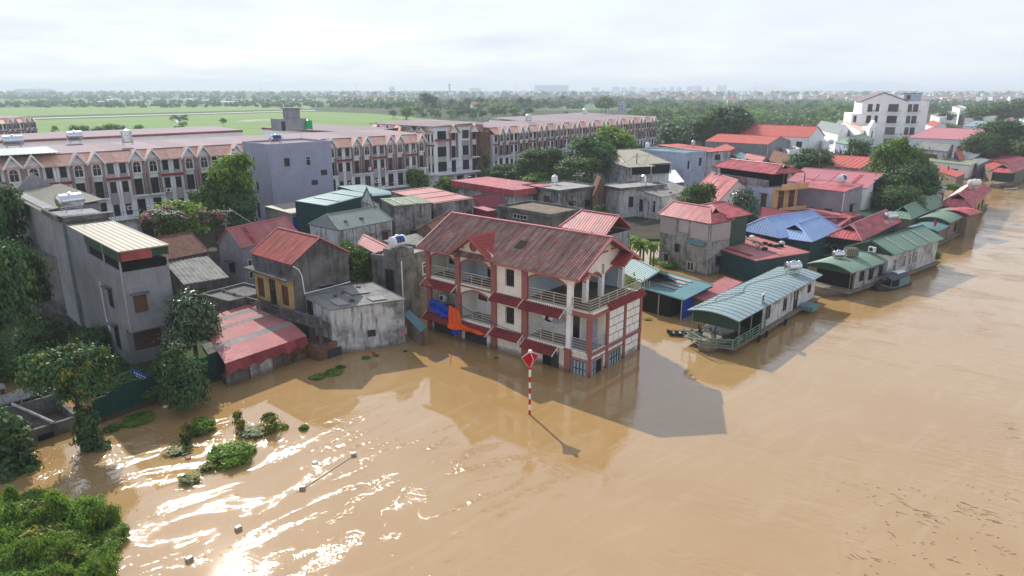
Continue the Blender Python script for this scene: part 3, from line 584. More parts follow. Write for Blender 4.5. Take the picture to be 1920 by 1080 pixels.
# tiles as real rounded rows, joined in one part
def tiles(parent,p0,ed,sd,n,L,W_,m='tiler',mb=None,tw=.21,th=.3):
    p0=Vector(p0);ed=Vector(ed).normalized();sd=Vector(sd).normalized();nn=ed.cross(sd).normalized()
    if nn.z<0: nn=-nn
    mb=MB(); K=max(1,int(L/tw)); J=max(1,int(W_/th))
    for j in range(J):
        for k in range(K):
            o=p0+ed*(k*L/K)+sd*(j*W_/J); a=L/K; c=W_/J*1.08
            r=[(0,0),(a*.3,.0),(a*.55,.06),(a*.8,.06),(a,.0)]
            lo=[o+ed*x+nn*(y+.055) for x,y in r]; hi=[o+ed*x+sd*c+nn*(y+.02) for x,y in r]
            mb.add(lo+hi+[o+nn*.0,o+ed*a+nn*.0],[(i,i+1,6+i,5+i) for i in range(4)]+[(0,10,11,4,3,2,1)])
    mb.prism([p0,p0+ed*L,p0+ed*L+sd*W_,p0+sd*W_],-nn*.08)
    return mb.build('roof_tiles',m,parent,kind='stuff')
def awning(y0,y1,z,m='tiled',out=.9,drop=.55,nm='awning'):
    a=O(nm,MB().box(-.12,y0,z-.06,0,y1,z+.04).mesh('awning'),mh); a.data.materials.append(M['cream'])
    tiles(a,(-out,y0,z-drop),(0,1,0),(out,0,drop),0,y1-y0,math.hypot(out,drop)-.06,m)
    for y in(y0-.07,y1):
        b=MB(); b.prism([(-.17,y,z-drop-.1),(-.17,y,z),(-out-.04,y,z-drop+.03),(-out-.04,y,z-drop-.05),(-.25,y,z-.14)],(0,.05,0)); b.build('awning_bracket','cream',a)
awning(PY[3]+.1,PY[4]+.3,Z2-.25); awning(PY[1]+.15,PY[2]-.05,Z2-.05); awning(PY[0]+.35,PY[1]+.1,Z2-.12)
awning(PY[2]+.4,PY[4]+.3,Z1-.15); awning(PY[1]+.15,PY[2]-.05,Z1+.15); awning(PY[0]+1.0,PY[1]-.1,Z1-.12)
# front gable over the arched bay
yg0,yg1=PY[2]-.35,PY[3]+.45; ym=(yg0+yg1)/2; zg=9.85; ze2=8.0
b=MB(); b.prism([(-.2,PY[2]-.1,ZE-.35),(-.2,PY[3]+.1,ZE-.35),(-.2,PY[3]+.1,8.35),(-.2,ym,zg-.2),(-.2,PY[2]-.1,8.35)],(.2,0,0)); b.build('dormer_wall','cream',mh)
dorm=MB().box(-.25,ym-.04,zg-.22,2.2,ym+.04,zg-.1).build('dormer_roof','pink',mh)
for y0,s in((yg0,1),(yg1,-1)):
    d=Vector((0,(ym-y0),zg-ze2)); L=d.length; xr=(ze2-ZEV)/sl_+RX0
    # tile roof running back into the main slope
    J=9
    for j in range(J):
        f=j/J; zz=ze2+(zg-ze2)*(f+.5/J); xb=max(-.3,(zz-ZEV)/sl_+RX0); 
        if s>0: o0=Vector((-.8,y0,ze2))+d*f
        else: o0=Vector((-.8,y0,ze2))+d*f
        tiles(dorm,o0,(1,0,0),d,0,xb+.85,L/J,'tiler',th=.3)
b=MB(); x=-.86
b.prism([(x,yg0,ze2-.15),(x,yg0,ze2+.08),(x,ym,zg+.1),(x,yg1,ze2+.08),(x,yg1,ze2-.15),(x,ym,zg-.16)],(.07,0,0)); b.build('barge_board','pink',mh)
MB().lathe([(.36,-.28),(.36,-.21)],(0,ym,8.95),'x',18).build('round_ornament','darkred',mh)
MB().lathe([(.46,-.24),(.46,-.205)],(0,ym,8.95),'x',18).build('ornament_ring','pink',mh)
for y in(ym-1.25,ym+1.25): MB().prism([(-.2,y-.06,8.6),(-.2,y-.06,8.95),(-.75,y-.06,8.95),(-.75,y-.06,8.85),(-.4,y-.06,8.75)],(0,.12,0)).build('eave_bracket','pink',mh)
# small hipped pent roofs either side of the gable end
for x0,x1 in((5.6,8.5),(-.4,1.5)):
    xm=(x0+x1)/2; pz=8.75 if x0>3 else 8.35
    pr=MB().box(xm-.04,.55,pz-.12,xm+.04,PY[0]-.2,pz).build('side_gable_roof','pink',mh)
    for xs in(x0,x1):
        d=Vector((xm-xs,0,pz-7.95)); o0=Vector((xs,.45,7.95))
        tiles(pr,o0,(0,1,0),d,0,PY[0]-.7,d.length,'tiler')
    b=MB(); b.prism([(x0,.4,7.85),(x0,.4,8.02),(xm,.4,pz+.1),(x1,.4,8.02),(x1,.4,7.85),(xm,.4,pz-.1)],(0,.06,0)); b.build('barge_board','fadedred',mh)
# windows of the front strip and the loggias
def mw(x,y,z,rz,w_,h_,st,nm=None,hood=False): return window(mh,(x,y,z),rz,w_,h_,st,hood,nm)
for z in(6.1,2.75):
    mw(.265,(PY[1]+PY[2])/2,z,-math.pi/2,.85,1.35,'k','casement_window')
mhb('bay_face','cream',(.0,PY[1]+h,-1,.27,(PY[1]+PY[2])/2-.5,ZE),(.0,(PY[1]+PY[2])/2+.5,-1,.27,PY[2]-h,ZE),(.0,(PY[1]+PY[2])/2-.5,7.55,.27,(PY[1]+PY[2])/2+.5,ZE),(.0,(PY[1]+PY[2])/2-.5,4.2,.27,(PY[1]+PY[2])/2+.5,6.02),(.0,(PY[1]+PY[2])/2-.5,-1,.27,(PY[1]+PY[2])/2+.5,2.67))
mw(2.37,16.9,Z1+1.2,-math.pi/2,.9,.9,'w'); mw(2.37,13.3,Z1+1.3,-math.pi/2,1,1.1,'b'); mw(2.37,12.2,Z2,-math.pi/2,.9,2.1,'d'); mw(2.37,17,Z2+.8,-math.pi/2,1.,1.2,'k'); mw(2.37,3.2,Z1+.03,-math.pi/2,1.2,2.2,'d')
# ground level: shutters, door, windows
for y,wd in((16.1,2.7),(12.1,2.7)):
    sd_=MB()
    for k in range(14): sd_.box(-.01-.02*(k%2),y-wd/2,-1+k*.16,.08,y+wd/2,-1+k*.16+.15)
    rd=sd_.build('roller_door','framed',mh)
    MB().box(-.06,y-wd/2-.35,-1,.1,y-wd/2,1.6).box(-.06,y+wd/2,-1,.1,y+wd/2+.35,1.6).box(-.06,y-wd/2-.35,1.2,.1,y+wd/2+.35,1.6).build('door_surround','white',mh)
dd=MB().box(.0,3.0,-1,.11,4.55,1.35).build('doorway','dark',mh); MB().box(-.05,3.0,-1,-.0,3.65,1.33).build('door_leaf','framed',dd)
def wingrid(x0,x1,z0,z1,face,off,leafopen=0):
    # white framed casement with pale panes, face 'F' (x plane) or 'R' (y plane)
    def bx(b,a0,a1,c0,c1,d0,d1):
        if face=='R': b.box(a0,off-d1,c0,a1,off-d0,c1)
        else: b.box(off-d1,a0,c0,off-d0,a1,c1)
    f=MB(); t=.09
    bx(f,x0-.16,x0,-1,z1+.18,0,.1);bx(f,x1,x1+.16,-1,z1+.18,0,.1);bx(f,x0,x1,z1,z1+.18,0,.1)
    wn=f.build('window','brown',mh)
    p=MB(); bx(p,x0,x1,z0,z1,.0,.02); p.build('pane','dark' if leafopen else 'glassb',wn)
    s=MB(); 
    xe=x0+(x1-x0)*(.45 if leafopen else 1); n=2 if (leafopen or x1-x0<1.3) else 4
    if leafopen: q=MB(); bx(q,x0,xe,z0,z1,.025,.035); q.build('pane','glassb',wn)
    for i in range(n+1): xx=x0+(xe-x0)*i/n; bx(s,xx-.035,xx+.035,z0,z1,.04,.09)
    for z in(z0,z0+(z1-z0)*.66,z1-.06): bx(s,x0,xe,z,z+.06,.045,.08)
    s.build('casement','framed',wn)
wingrid(.25,1.55,-1,1.2,'F',.1); wingrid(.45,1.85,-1,1.15,'R',.045,1); wingrid(3.0,4.6,-.5,1.15,'R',.045)
# right end face: bands, posts and white panels
pz=MB()
for x in(.12,2.62,5.32,WX-.06): 
    MB().box(x-.14,-.08,-1 if x>0 else Z1,x+.14,.1,Z2-.5 if x>1 else Z1-.2).build('post','pink',mh)
MB().box(-.1,-.12,Z1-.28,WX+.1,.11,Z1-.02).build('band_course','pink',mh)
MB().box(-.1,-.12,Z2-.5,WX+.1,.11,Z2-.2).build('band_course','pink',mh)
tl=tiles(mh,(2.5,-.42,Z2-.22),(1,0,0),(0,.5,.42),0,5.6,.6,'tiled'); tl.name='skirt_tiles'
pn=0
def panels(x0,x1,z0,z1,rows,alt=0,skip=None):
    rh=(z1-z0)/rows
    for r in range(rows):
        n=3 if (r+alt)%2 else 2
        for k in range(n):
            a,c=x0+(x1-x0)*k/n,x0+(x1-x0)*(k+1)/n; e=z0+rh*r
            if skip and skip(a,c,e,e+rh): continue
            MB().box(a+.04,-.0,e+.04,c-.04,.11,e+rh-.04).build('wall_panel','panelw',mh)
mhb('panel_backing','framed',(2.76,.05,Z1,WX-.2,.115,Z2-.5),(.26,.05,-1,WX-.2,.115,Z1-.28))
panels(2.78,5.16,Z1+.03,Z2-.52,4,1); panels(5.48,WX-.22,Z1+.03,Z2-.52,4,1)
panels(5.48,WX-.22,-.9,Z1-.3,4,1)
panels(2.78,5.16,1.35,Z1-.3,1,1); panels(.3,2.46,1.35,Z1-.3,1,1); panels(4.78,5.16,-1,1.33,2); panels(2.0,2.46,-1,1.33,2)
mhb('corner_strip','white',(-.0,-.02,-1,.1,.1,Z1-.28))
# inside the corner loggia
MB().box(2.3,.9,Z1+.02,2.42,1.6,Z1+2.1).build('blue_door','bluew',mh)
# railings: horizontal rails on posts
def rail(pts,z,parent=mh,n=5,hh=1.0,m='rail'):
    b=MB()
    for (x0,y0),(x1,y1) in zip(pts,pts[1:]):
        for i in range(n): b.tube((x0,y0,z+.12+i*(hh-.12)/(n-1)),(x1,y1,z+.12+i*(hh-.12)/(n-1)),.028 if i<n-1 else .04,n=5)
        L=math.hypot(x1-x0,y1-y0); K=max(1,round(L/1.3))
        for k in range(K+1): b.box(x0+(x1-x0)*k/K-.03,y0+(y1-y0)*k/K-.03,z,x0+(x1-x0)*k/K+.03,y0+(y1-y0)*k/K+.03,z+hh)
    return b.build('railing',m,parent)
rail([(.1,PY[0]+.3),(.1,PY[1]-.3)],Z2); rail([(.1,PY[2]+.3),(.1,PY[3]-.3)],Z2); rail([(.1,PY[3]+.3),(.1,PY[4]-.3)],Z2)
rail([(.05,PY[0]-.25),(.05,.05),(WX-.05,.05),(WX-.05,PY[0]-.3)],Z2)
rail([(.1,PY[0]+.3),(.1,PY[1]-.3)],Z1); rail([(.1,PY[2]+.3),(.1,PY[3]-.3)],Z1); rail([(.08,.32),(.08,PY[0]-.3)],Z1,m='galv'); rail([(.32,.08),(2.4,.08)],Z1,m='galv')
# things in and on the house
def mhw(x,y,z): 
    q=Matrix.Rotation(rad(50.3),3,'Z')@Vector((x,y,z)); return q+mh.location
MROT=rad(50.3)
acunit(mhw(1.0,17.2,Z1+.75),MROT-math.pi/2,'air conditioner on the left loggia wall above the blue tarpaulin')
ds=thing('satellite_dish','round white satellite dish fixed to the corner column of the cream house','satellite dish',mhw(-.35,1.75,Z2+.05),MROT)
MB().lathe([(.42,-.1),(.4,-.13),(.25,-.03),(.02,0),(.02,.03),(.3,0)],(0,0,.0),'y',20).build('dish','whitep',ds); MB().tube((0,0,0),(.3,.1,-.3),.025).build('arm','galv',ds)
# draped tarpaulins
def cloth(nm,label,m,fn,nu=26,nv=14):
    b=MB(); vs=[fn(i/nu,j/nv) for j in range(nv+1) for i in range(nu+1)]
    fs=[(j*(nu+1)+i,j*(nu+1)+i+1,(j+1)*(nu+1)+i+1,(j+1)*(nu+1)+i) for j in range(nv) for i in range(nu)]
    b.add(vs,fs); o=b.build(nm,m,smooth=True); so_=o.modifiers.new('s','SOLIDIFY'); so_.thickness=.02; return tag(o,label,'tarpaulin')
def fb(u,v):
    y=17.6-2.7*u; x=.0-.35*v-.12*math.sin(u*17+v*3)-.1*math.sin(v*6); z=Z1+1.1+.1*math.sin(u*7)-.3*u-.95*v+.07*math.sin(u*23+v*9)
    if v>.75: x-=.35*(v-.75)*4*.5
    return mhw(x-.1,y,z)
cloth('tarpaulin','bright blue tarpaulin hung over the left balcony rail of the cream house','tarpb',fb)
def fo(u,v):
    # hangs from the rail, then spreads along the tiled awning
    a=min(1,v/.55); bb_=max(0,(v-.55)/.45)
    y=15.0-1.1*u-(.2+.4*u)*a-(.5+2.9*u)*bb_; x=-.3-.25*a-.75*bb_*(1-.35*u)-.1*math.sin(u*16+v*3)-.05*math.sin(u*31)*a; z=Z1+1.1-1.35*a-.42*bb_*(1-.5*u)+.07*math.sin(u*19+v*8)+.07*math.sin(v*17+u*6)*bb_-.15*u*(1-a)
    return mhw(x-.08,y,z)
cloth('tarpaulin','crumpled orange tarpaulin spilling off the balcony onto the tiled awning','tarpo',fo,40,26)
def fb2(u,v): return mhw(-1.15-.08*math.sin(u*9),14.0-1.1*u,Z1-.78-.45*v+.05*math.sin(u*8))
cloth('tarpaulin','small blue tarpaulin corner hanging below the orange one','tarpb',fb2,8,4)
# laundry
for k,(y,m,l) in enumerate(((5.3,'white','white shirt hanging at the left end of the laundry line in the loggia'),(4.9,'dark','black jacket hanging on the laundry line in the loggia'),(4.5,'white','pale long sleeved shirt in the middle of the laundry line'),(4.1,'bluew','light blue shirt hanging on the laundry line in the loggia'),(3.7,'bluew','grey blue shirt at the right end of the laundry line'))):
    b=MB(); b.prism([(0,-.22,0),(0,.22,0),(0,.3,.55),(0,.12,.72),(0,-.12,.72),(0,-.3,.55)],(.08,0,0)); b.prism([(0,.22,.5),(0,.42,.1),(0,.33,.05),(0,.18,.3)],(.07,0,0)); b.prism([(0,-.22,.5),(0,-.42,.1),(0,-.33,.05),(0,-.18,.3)],(.07,0,0))
    tag(b.build('shirt',m,None,mhw(1.2,y,Z1+1.45-.15*(k%2)),MROT+.1*k),l,'clothes')
tag(MB().tube(mhw(1.23,2.5,Z1+2.17),mhw(1.23,6.3,Z1+2.17),.015,n=4).build('washing_line','galv'),'thin washing line across the loggia of the cream house','washing line')
# ---------------- left foreground: tall grey tube house
g1=house('tube_house','tall narrow grey rendered house with cream sheet canopy roof over an open top terrace',(222,473),(134,418),(310,457),10.2,('s',0,.0,0,'x'),'concg','creamr',o=.15,walls=False,rst='rib',per=.45)
r=g1['root']; pt=g1['pt']
def g1b(nm,m,s0,t0,s1,t1,z0,z1):
    b=MB(); b.prism([pt(s0,t0,z0),pt(s1,t0,z0),pt(s1,t1,z0),pt(s0,t1,z0)],(0,0,z1-z0)); return b.build(nm,m,r)
g1b('wall','concg',.02,.03,.98,.98,3.6,8.5); g1b('lower_wall','concg',.04,.13,.9,.98,-1,3.6)
g1b('wall','concg',.02,.6,.98,.97,8.5,10.1)
for s,t in((.03,.03),(.97,.03),(.03,.3),(.97,.55)): p=pt(s,t,8.5); MB().tube(p,(p.x,p.y,10.15),.06).build('post','galv',r)
b=MB(); b.prism([pt(.0,.02,9.35),pt(.66,.02,9.35),pt(.66,.02,10.12),pt(0,.02,10.12)],(0,.05,0)); b.build('blind','red',r)
b=MB(); b.prism([pt(.66,.02,9.45),pt(1,.02,9.45),pt(1,.02,10.12),pt(.66,.02,10.12)],(0,.05,0)); b.build('blind','greend',r)
b=MB(); b.prism([pt(.02,.0,9.3),pt(.02,.62,9.3),pt(.02,.62,10.15),pt(.02,0,10.15)],(.04,0,0)); b.build('blind','greend',r)
g1b('terrace_back','dark',.1,.45,.9,.58,8.52,10.0); g1b('terrace_shade_block','dark',.06,.03,.94,.58,8.5,9.2)  # near-black blocks stand in for the shade inside the open terrace
vv=g1['v']; av=math.atan2(vv.y,vv.x)
window(r,pt(.3,.03,5.2)+Vector((0,-.01,0)),0,.8,1.3,'b',True); window(r,pt(.45,.13,1.6)+Vector((0,-.01,0)),0,1.9,1.3,'b')
window(r,pt(.02,.28,4.9),av+math.pi,.8,1.5,'k',True); window(r,pt(.04,.3,1.2),av+math.pi,.9,1.9,'k',True)
for (s,t) in((.02,.02),): p=pt(s,t,0); MB().tube((p.x-.07,p.y-.07,3.7),(p.x-.07,p.y-.07,9.4),.05).build('drain_pipe','galv',r)
pl=MB(); p=pt(.02,.42,0); pl.path([(p.x-.1,p.y,6.6),(p.x-.1,p.y,3.4),(p.x-.1,p.y-.7,2.4)],.05); pl.build('drain_pipe','whitep',r)
# middle flat piece with the big tank, and the rear with cream gable roof
def wp(h,s,t,z): 
    q=Matrix.Rotation(h['ang'],3,'Z')@h['pt'](s,t,z-h['zb']); return q+h['root'].location
f=g1['pt']
mid=MB(); mid.prism([pt(-.05,.98,-1),pt(1,.98,-1),pt(1,1.38,-1),pt(-.05,1.38,-1)],(0,0,11.6)); mid.build('stair_block','concg',r)
mid=MB(); mid.prism([pt(-.12,.95,10.45),pt(1.1,.95,10.45),pt(1.1,1.0,10.45),pt(-.12,1.0,10.45)],(0,0,.45)); mid.prism([pt(-.12,.95,10.45),pt(-.05,.95,10.45),pt(-.05,1.38,10.45),pt(-.12,1.38,10.45)],(0,0,.45)); mid.build('parapet','concd',r)
bk=MB(); bk.prism([pt(-.05,1.38,-1),pt(1.3,1.38,-1),pt(1.3,2.35,-1),pt(-.05,2.35,-1)],(0,0,11.9)); bk.build('rear_wall','concg',r)
b=MB(); sheet(b,[pt(-.15,1.36,10.75),pt(1.35,1.36,11.3),pt(1.35,2.4,11.3),pt(-.15,2.4,10.75)],(g1['v']),.4,.035,'rib'); b.build('rear_roof','creamr',r)
b=MB(); b.prism([pt(-.05,2.36,10.5),pt(1.3,2.36,10.5),pt(.6,2.36,12.9)],(.0,.25,0)); b.build('rear_gable','concg',r)
tank(wp(g1,.35,1.13,10.9),'large steel water tank on the roof of the tall grey tube house',2.0,.62,g1['ang']+.25,stand=.5)
aw=MB().path([wp(g1,.25,.8,10.25),wp(g1,.25,.8,11.1)],.02,4); aw.path([wp(g1,.2,.86,10.9),wp(g1,.8,.86,11.0)],.02,4); tag(aw.build('aerial','framed'),'thin television aerial on the cream sheet roof of the tube house','aerial')
# grey-lilac tower
tw=house('tower_house','plain lilac grey four storey block with few small windows beside the terraces',(503,272),(457,266),(618,265),13.9,('flat',.12),'purple','mauve',o=.02,
   wins=[('R',.26,10.6,.7,1.1,'k'),('R',.6,10.4,.75,1.3,'w'),('R',.85,8.7,.9,.7,'k'),('R',.68,7.3,.9,.6,'k'),('L',.6,9.6,.5,2.1,'w'),('L',.55,6.2,.5,1.6,'k'),('L',.6,2.2,.7,2.2,'k'),('L',.2,2.0,.6,1.9,'k'),('L',.1,7.6,.35,.4,'w')])
tank(wpt(tw,.25,.3,-.18),'blue banded water tank on the lilac grey tower roof',1.9,.5,tw['ang'],mark='bluep')
# house with the dark red roof and yellow front
y1=house('yellow_front_house','old house with rust red ribbed gable roof and faded yellow front',(545,497),(473,474),(653,473),7.5,('gy',1.9),'concd','darkred',o=.12,per=.32,rst='rib',capm='fadedred')
r=y1['root'];pt=y1['pt'];vv=y1['v'];av=math.atan2(vv.y,vv.x); n=Vector((-math.sin(av),math.cos(av),0))
b=MB(); b.prism([pt(.02,.02,3.3),pt(.02,.96,3.3),pt(.02,.96,6.1),pt(.02,.02,6.1)],n*.08); b.build('yellow_front','yellow',r)
b=MB(); b.prism([pt(.03,-.03,6.15),pt(.03,1.02,6.15),pt(-.12,1.02,6.1),pt(-.12,-.03,6.1)],(0,0,.18)); b.build('ledge','concd',r)
for f_,st,w_,hh,z0 in((.8,'b',.75,1.6,3.7),(.5,'d',.8,2.2,3.35),(.2,'b',.75,1.6,3.7)):
    window(r,pt(.02,f_,z0)+n*.09,av+math.pi,w_,hh,st)
for f_ in(.8,.5,.2): b=MB(); p0=pt(.02,f_-.06,5.72)+n*.085; p1=pt(.02,f_+.06,5.72)+n*.085; b.prism([p0,p1,p1+Vector((0,0,.16)),p0+Vector((0,0,.16))],n*.03); b.build('vent_slot','frame',r)
window(r,pt(.55,.02,4.2)+Vector((0,-.02,0)),0,1.3,.75,'k',True)
q=lambda s,t,z: wp(y1,s,t,z)
pipe([q(.02,-.02,7.4),q(.1,-.03,7.0),q(.14,-.03,6.4),q(.16,-.03,4.75),q(.95,-.03,4.8)],'white drain pipe running down the mouldy side wall of the yellow fronted house',.05,'whitep')
# low whitewashed box with fibre roof, at the water's edge
c1=house('concrete_annex','whitewashed mould streaked concrete annex with weathered fibre cement roof at the water edge',(618,581),(562,557),(760,563),4.15,('s',0,.5,.1,'x'),'concw','fibro',o=.12,per=.28,
   wins=[('R',.53,1.3,.55,.45,'k'),('L',.7,2.3,.8,1.8,'k')],sq=False)
sg=thing('stencilled_notice','small red stencilled notice on the right end of the whitewashed annex','painted sign',wp(c1,.95,.015,1.0),c1['ang'])
sg.location+=Vector((.0,-.06,0)); b=MB(); b.box(-.42,-.03,0,.38,-.01,.5); b.build('panel','concw',sg)
for j,txt in enumerate(('KHOAN','CẮT','BÊ TÔNG')):
    cu=bpy.data.curves.new('lettering','FONT'); cu.body=txt; cu.size=.19; cu.extrude=.004; cu.align_x='CENTER'
    o0=bpy.data.objects.new('t',cu); COL.objects.link(o0); bpy.context.view_layer.update(); me=bpy.data.meshes.new_from_object(o0); bpy.data.objects.remove(o0); o=O('lettering',me); o.parent=sg; o.location=(0,-.038,.34-.155*j); o.rotation_euler=(math.pi/2,0,0); me.materials.clear(); me.materials.append(M['redp'])
# balcony strip in front of the yellow house
bl=thing('balcony_walkway','long mouldy concrete balcony with baluster rail below the yellow front','balcony',wp(c1,0,.2,0),c1['ang'])
a_=wp(c1,0.02,.05,3.)-bl.location; e_=wp(y1,-.05,1.5,3.)-bl.location; m3=Matrix.Rotation(-c1['ang'],3,'Z'); a_=m3@a_; e_=m3@e_; a_.z=e_.z=0
d=(e_-a_); L=d.length; d.normalize(); nn=Vector((d.y,-d.x,0)); nn=nn if nn.x<0 else -nn
fl=MB(); fl.prism([a_+nn*1.1+Vector((0,0,2.6)),e_+nn*1.1+Vector((0,0,2.6)),e_-nn*2.6+Vector((0,0,2.6)),a_-nn*.2+Vector((0,0,2.6))],(0,0,.22)); fl.build('floor','concd',bl)
rl=MB()
for zz,rr in((3.0,.04),(3.2,.04),(3.4,.04)): rl.tube(a_+nn*1.05+Vector((0,0,zz)),e_+nn*1.05+Vector((0,0,zz)),rr,n=5)
rl.prism([a_+nn*1.1+Vector((0,0,3.52)),e_+nn*1.1+Vector((0,0,3.52)),e_+nn*.95+Vector((0,0,3.52)),a_+nn*.95+Vector((0,0,3.52))],(0,0,.1))
rl.build('handrail','concd',bl)
for k in range(9):
    p=a_+d*(L*k/8)+nn*1.03; MB().box(p.x-.12,p.y-.12,2.8,p.x+.12,p.y+.12,3.68).build('baluster_post','concd',bl)
for k in range(3): p=a_+d*(L*(.02+.45*k))+nn*.9; MB().box(p.x-.15,p.y-.15,-1,p.x+.15,p.y+.15,2.6).build('pillar','concd',bl)
# brick enclosure with a dark opening
be=house('brick_enclosure','small roofless brick enclosure at the water edge under the balcony end',(597,651),(560,640),(632,640),1.3,('flat',.05),'brick','concd',o=.02,sq=False,capm='brick')
MB().box(.9,-.06,-.6,2.2,.02,.75).build('dark_hatch','framed',be['root'])
# red lean-to roof with grey stripes: long sheets, each strip a piece
pa,pb,pc,pd=P(422,682,2.1),P(575,630,2.1),P(500,560,2.9),P(372,600,2.9)
lt=thing('lean_to_shed','low lean-to with red sheet roof and dusty grey translucent strips','shed',(pa.x,pa.y,0))
o_=Vector((pa.x,pa.y,0)); pa-=o_;pb-=o_;pc-=o_;pd-=o_
cuts=[0,.12,.19,.31,.37,.62,.71,1.0]; ms=['fadedred','flatg','fadedred','flatg','fadedred','flatg','fadedred']
# strips run parallel to the left-right water edge direction
for i in range(7):
    f0,f1=1-cuts[i+1],1-cuts[i]
    b=MB(); sheet(b,[pa.lerp(pd,f0),pb.lerp(pc,f0),pb.lerp(pc,f1),pa.lerp(pd,f1)],(pd-pa),.25,.035); b.build('roof_strip',ms[i],lt)
b=MB()
for k in range(40):
    p0,p1=pa.lerp(pb,k/40),pa.lerp(pb,(k+1)/40); dz0,dz1=-.75-.12*math.sin(k*.9),-.75-.12*math.sin((k+1)*.9); oo=Vector((.15,-.25,0))
    b.add([p0,p1,p1+Vector((0,0,dz1))+oo,p0+Vector((0,0,dz0))+oo],[(0,3,2,1),(0,1,2,3)])
b.build('hanging_sheet','red',lt)
for s,m in((0,'concd'),(.28,'concw'),(.55,'concd'),(.72,'brick')):
    p0,p1=pa.lerp(pb,s),pa.lerp(pb,min(1,s+.27)); b=MB(); q0,q1=p0+(pd-pa)*.04,p1+(pd-pa)*.04
    b.prism([Vector((q0.x,q0.y,-1)),Vector((q1.x,q1.y,-1)),Vector((q1.x,q1.y,1.7)),Vector((q0.x,q0.y,1.7))],(pd-pa).normalized()*.15); b.build('wall',m,lt)
b=MB(); b.prism([Vector((p.x,p.y,-1)) for p in (pa.lerp(pd,.1),pb.lerp(pc,.1),pc,pd)],(0,0,1.6)); b.build('inner_mass','concd',lt)
# more houses round the yellow one
h6=house('red_gable_house','grey rendered house with dusty red gable roof behind the yellow fronted house',(453,466),(392,462),(574,443),6.0,('gx',1.9),'concg','fadedred',o=.1,per=.32,rst='rib',wins=[('R',.13,3.9,.9,.65,'w'),('R',.13,2.6,.9,.65,'w')],capm='pinkroof')
h7=house('green_hip_house','low house with weathered grey green hipped sheet roof and two hooded windows',(635,432),(577,421),(738,413),5.6,('hx',1.5,.08,.98),'concw','greyr',o=.1,per=.32,rst='rib',wins=[('R',.52,2.4,.8,1.8,'b',True),('R',.85,2.4,.8,1.8,'b',True)],capm='olive')
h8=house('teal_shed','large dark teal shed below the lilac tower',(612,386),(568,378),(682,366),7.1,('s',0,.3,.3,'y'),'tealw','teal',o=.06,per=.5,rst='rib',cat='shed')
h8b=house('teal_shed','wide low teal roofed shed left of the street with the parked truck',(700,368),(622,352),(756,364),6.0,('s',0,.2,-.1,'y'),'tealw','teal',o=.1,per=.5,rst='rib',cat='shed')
h9=house('canopy_terrace','covered terrace with pale sheet canopy and wooden blinds beside the lilac tower',(547,401),(504,389),(616,389),5.6,('s',0,.25,.1,'y'),'beige','creamr',o=.12,per=.4,rst='rib',cat='terrace')
b=MB(); p=h9['pt']; b.prism([p(.02,.02,3.4),p(.5,.02,3.4),p(.5,.02,5.1),p(.02,.02,5.1)],(0,-.04,0)); b.build('blue_poster','tarpb',h9['root'])
h10=house('pediment_house','narrow old house with pale weathered pointed pediment',(703,389),(677,379),(712,384),7.0,('gx',.1),'concw','concd',o=.02,per=.5)
b=MB(); p=h10['pt']; vq=h10['v']; b.prism([p(0,0,6.9),p(0,1,6.9),p(0,.5,9.2)],(.25,.1,0)); b.build('pediment','concw',h10['root'])
b=MB(); b.prism([p(-.05,-.05,6.85),p(-.05,.5,9.15),p(-.05,1.05,6.85),p(-.05,1.05,7.1),p(-.05,.5,9.45),p(-.05,-.05,7.1)],(.4,.1,0)); b.build('coping','concd',h10['root'])
h11=house('green_flat_house','mould stained house with flat dull green sheet roof',(739,386),(706,373),(812,382),7.0,('s',0,0,.05,'y'),'conc','olive',o=.08,per=.6,rst='rib')
h12=house('striped_red_house','stained house with pinkish red sheet roof carrying pale stripes',(813,382),(758,361),(868,370),6.6,('s',0,.35,.1,'x'),'conc','fadedred',o=.08,per=.5,rst='rib',wins=[('R',.5,3.6,1.2,1.3,'w',True)])
for t in(.05,.33,.62,.93):
    b=MB(); p=h12['pt']; f=h12['f']; z=h12['hz']; b.prism([p(0,t,z+f(0,t)+.05),p(1,t,z+f(1,t)+.05),p(1,t+.025,z+f(1,t)+.055),p(0,t+.025,z+f(0,t)+.055)],(0,0,.02)); b.build('pale_strip','creamr',h12['root'])
acunit(wp(h12,-.06,.35,5.9),h12['ang']-math.pi/2,'air conditioner under the eave of the striped red roof')
h13=house('maroon_house','grey house with plain maroon gable roof left of the flat mossy roof',(905,393),(873,386),(950,384),4.9,('gx',1.7),'conc','maroon',o=.1,per=.4,rst='rib')
h14=house('fascia_house','white house with flat red roof and deep red fascia',(964,358),(881,337),(998,346),5.6,('flat',.12),'concw','red',o=.8,capm='red')
b=MB(); p=h14['pt']; 
b.prism([p(-.01,-.01,4.7),p(1.01,-.01,4.7),p(1.01,1.01,4.7),p(-.01,1.01,4.7)],(0,0,1.05)); b.build('roof_fascia','red',h14['root'])
h15=house('dark_red_shed','small shed with dark red wall and pale roof edge beside the maroon roof',(914,396),(866,382),(925,393),5.2,('s',0,.2,0,'x'),'maroon','fadedred',o=.05,per=.4,rst='rib',cat='shed')
h16=house('mossy_flat_house','low black stained house with brown mossy flat roof and parapet',(1033,403),(930,387),(1099,392),6.0,('flat',.1),'concd','flat',o=.35,capm='concd',wins=[('L',.6,4.7,2.6,.5,'w')])
h17=house('arched_window_house','flat roofed stained house with two arched windows and a roof tank',(1048,358),(998,345),(1110,346),5.8,('flat',.1),'conc','flatg',o=.4,capm='concd',wins=[('L',.35,3.4,1.3,1.1,'b'),('L',.68,3.4,1.3,1.1,'b'),('L',.7,1.2,1.1,1.1,'k')])
tank(wpt(h17,.55,.75,-.15),'white upright water tank on the flat roof of the arched window house',1.1,.55,0,'whitep',upright=True)
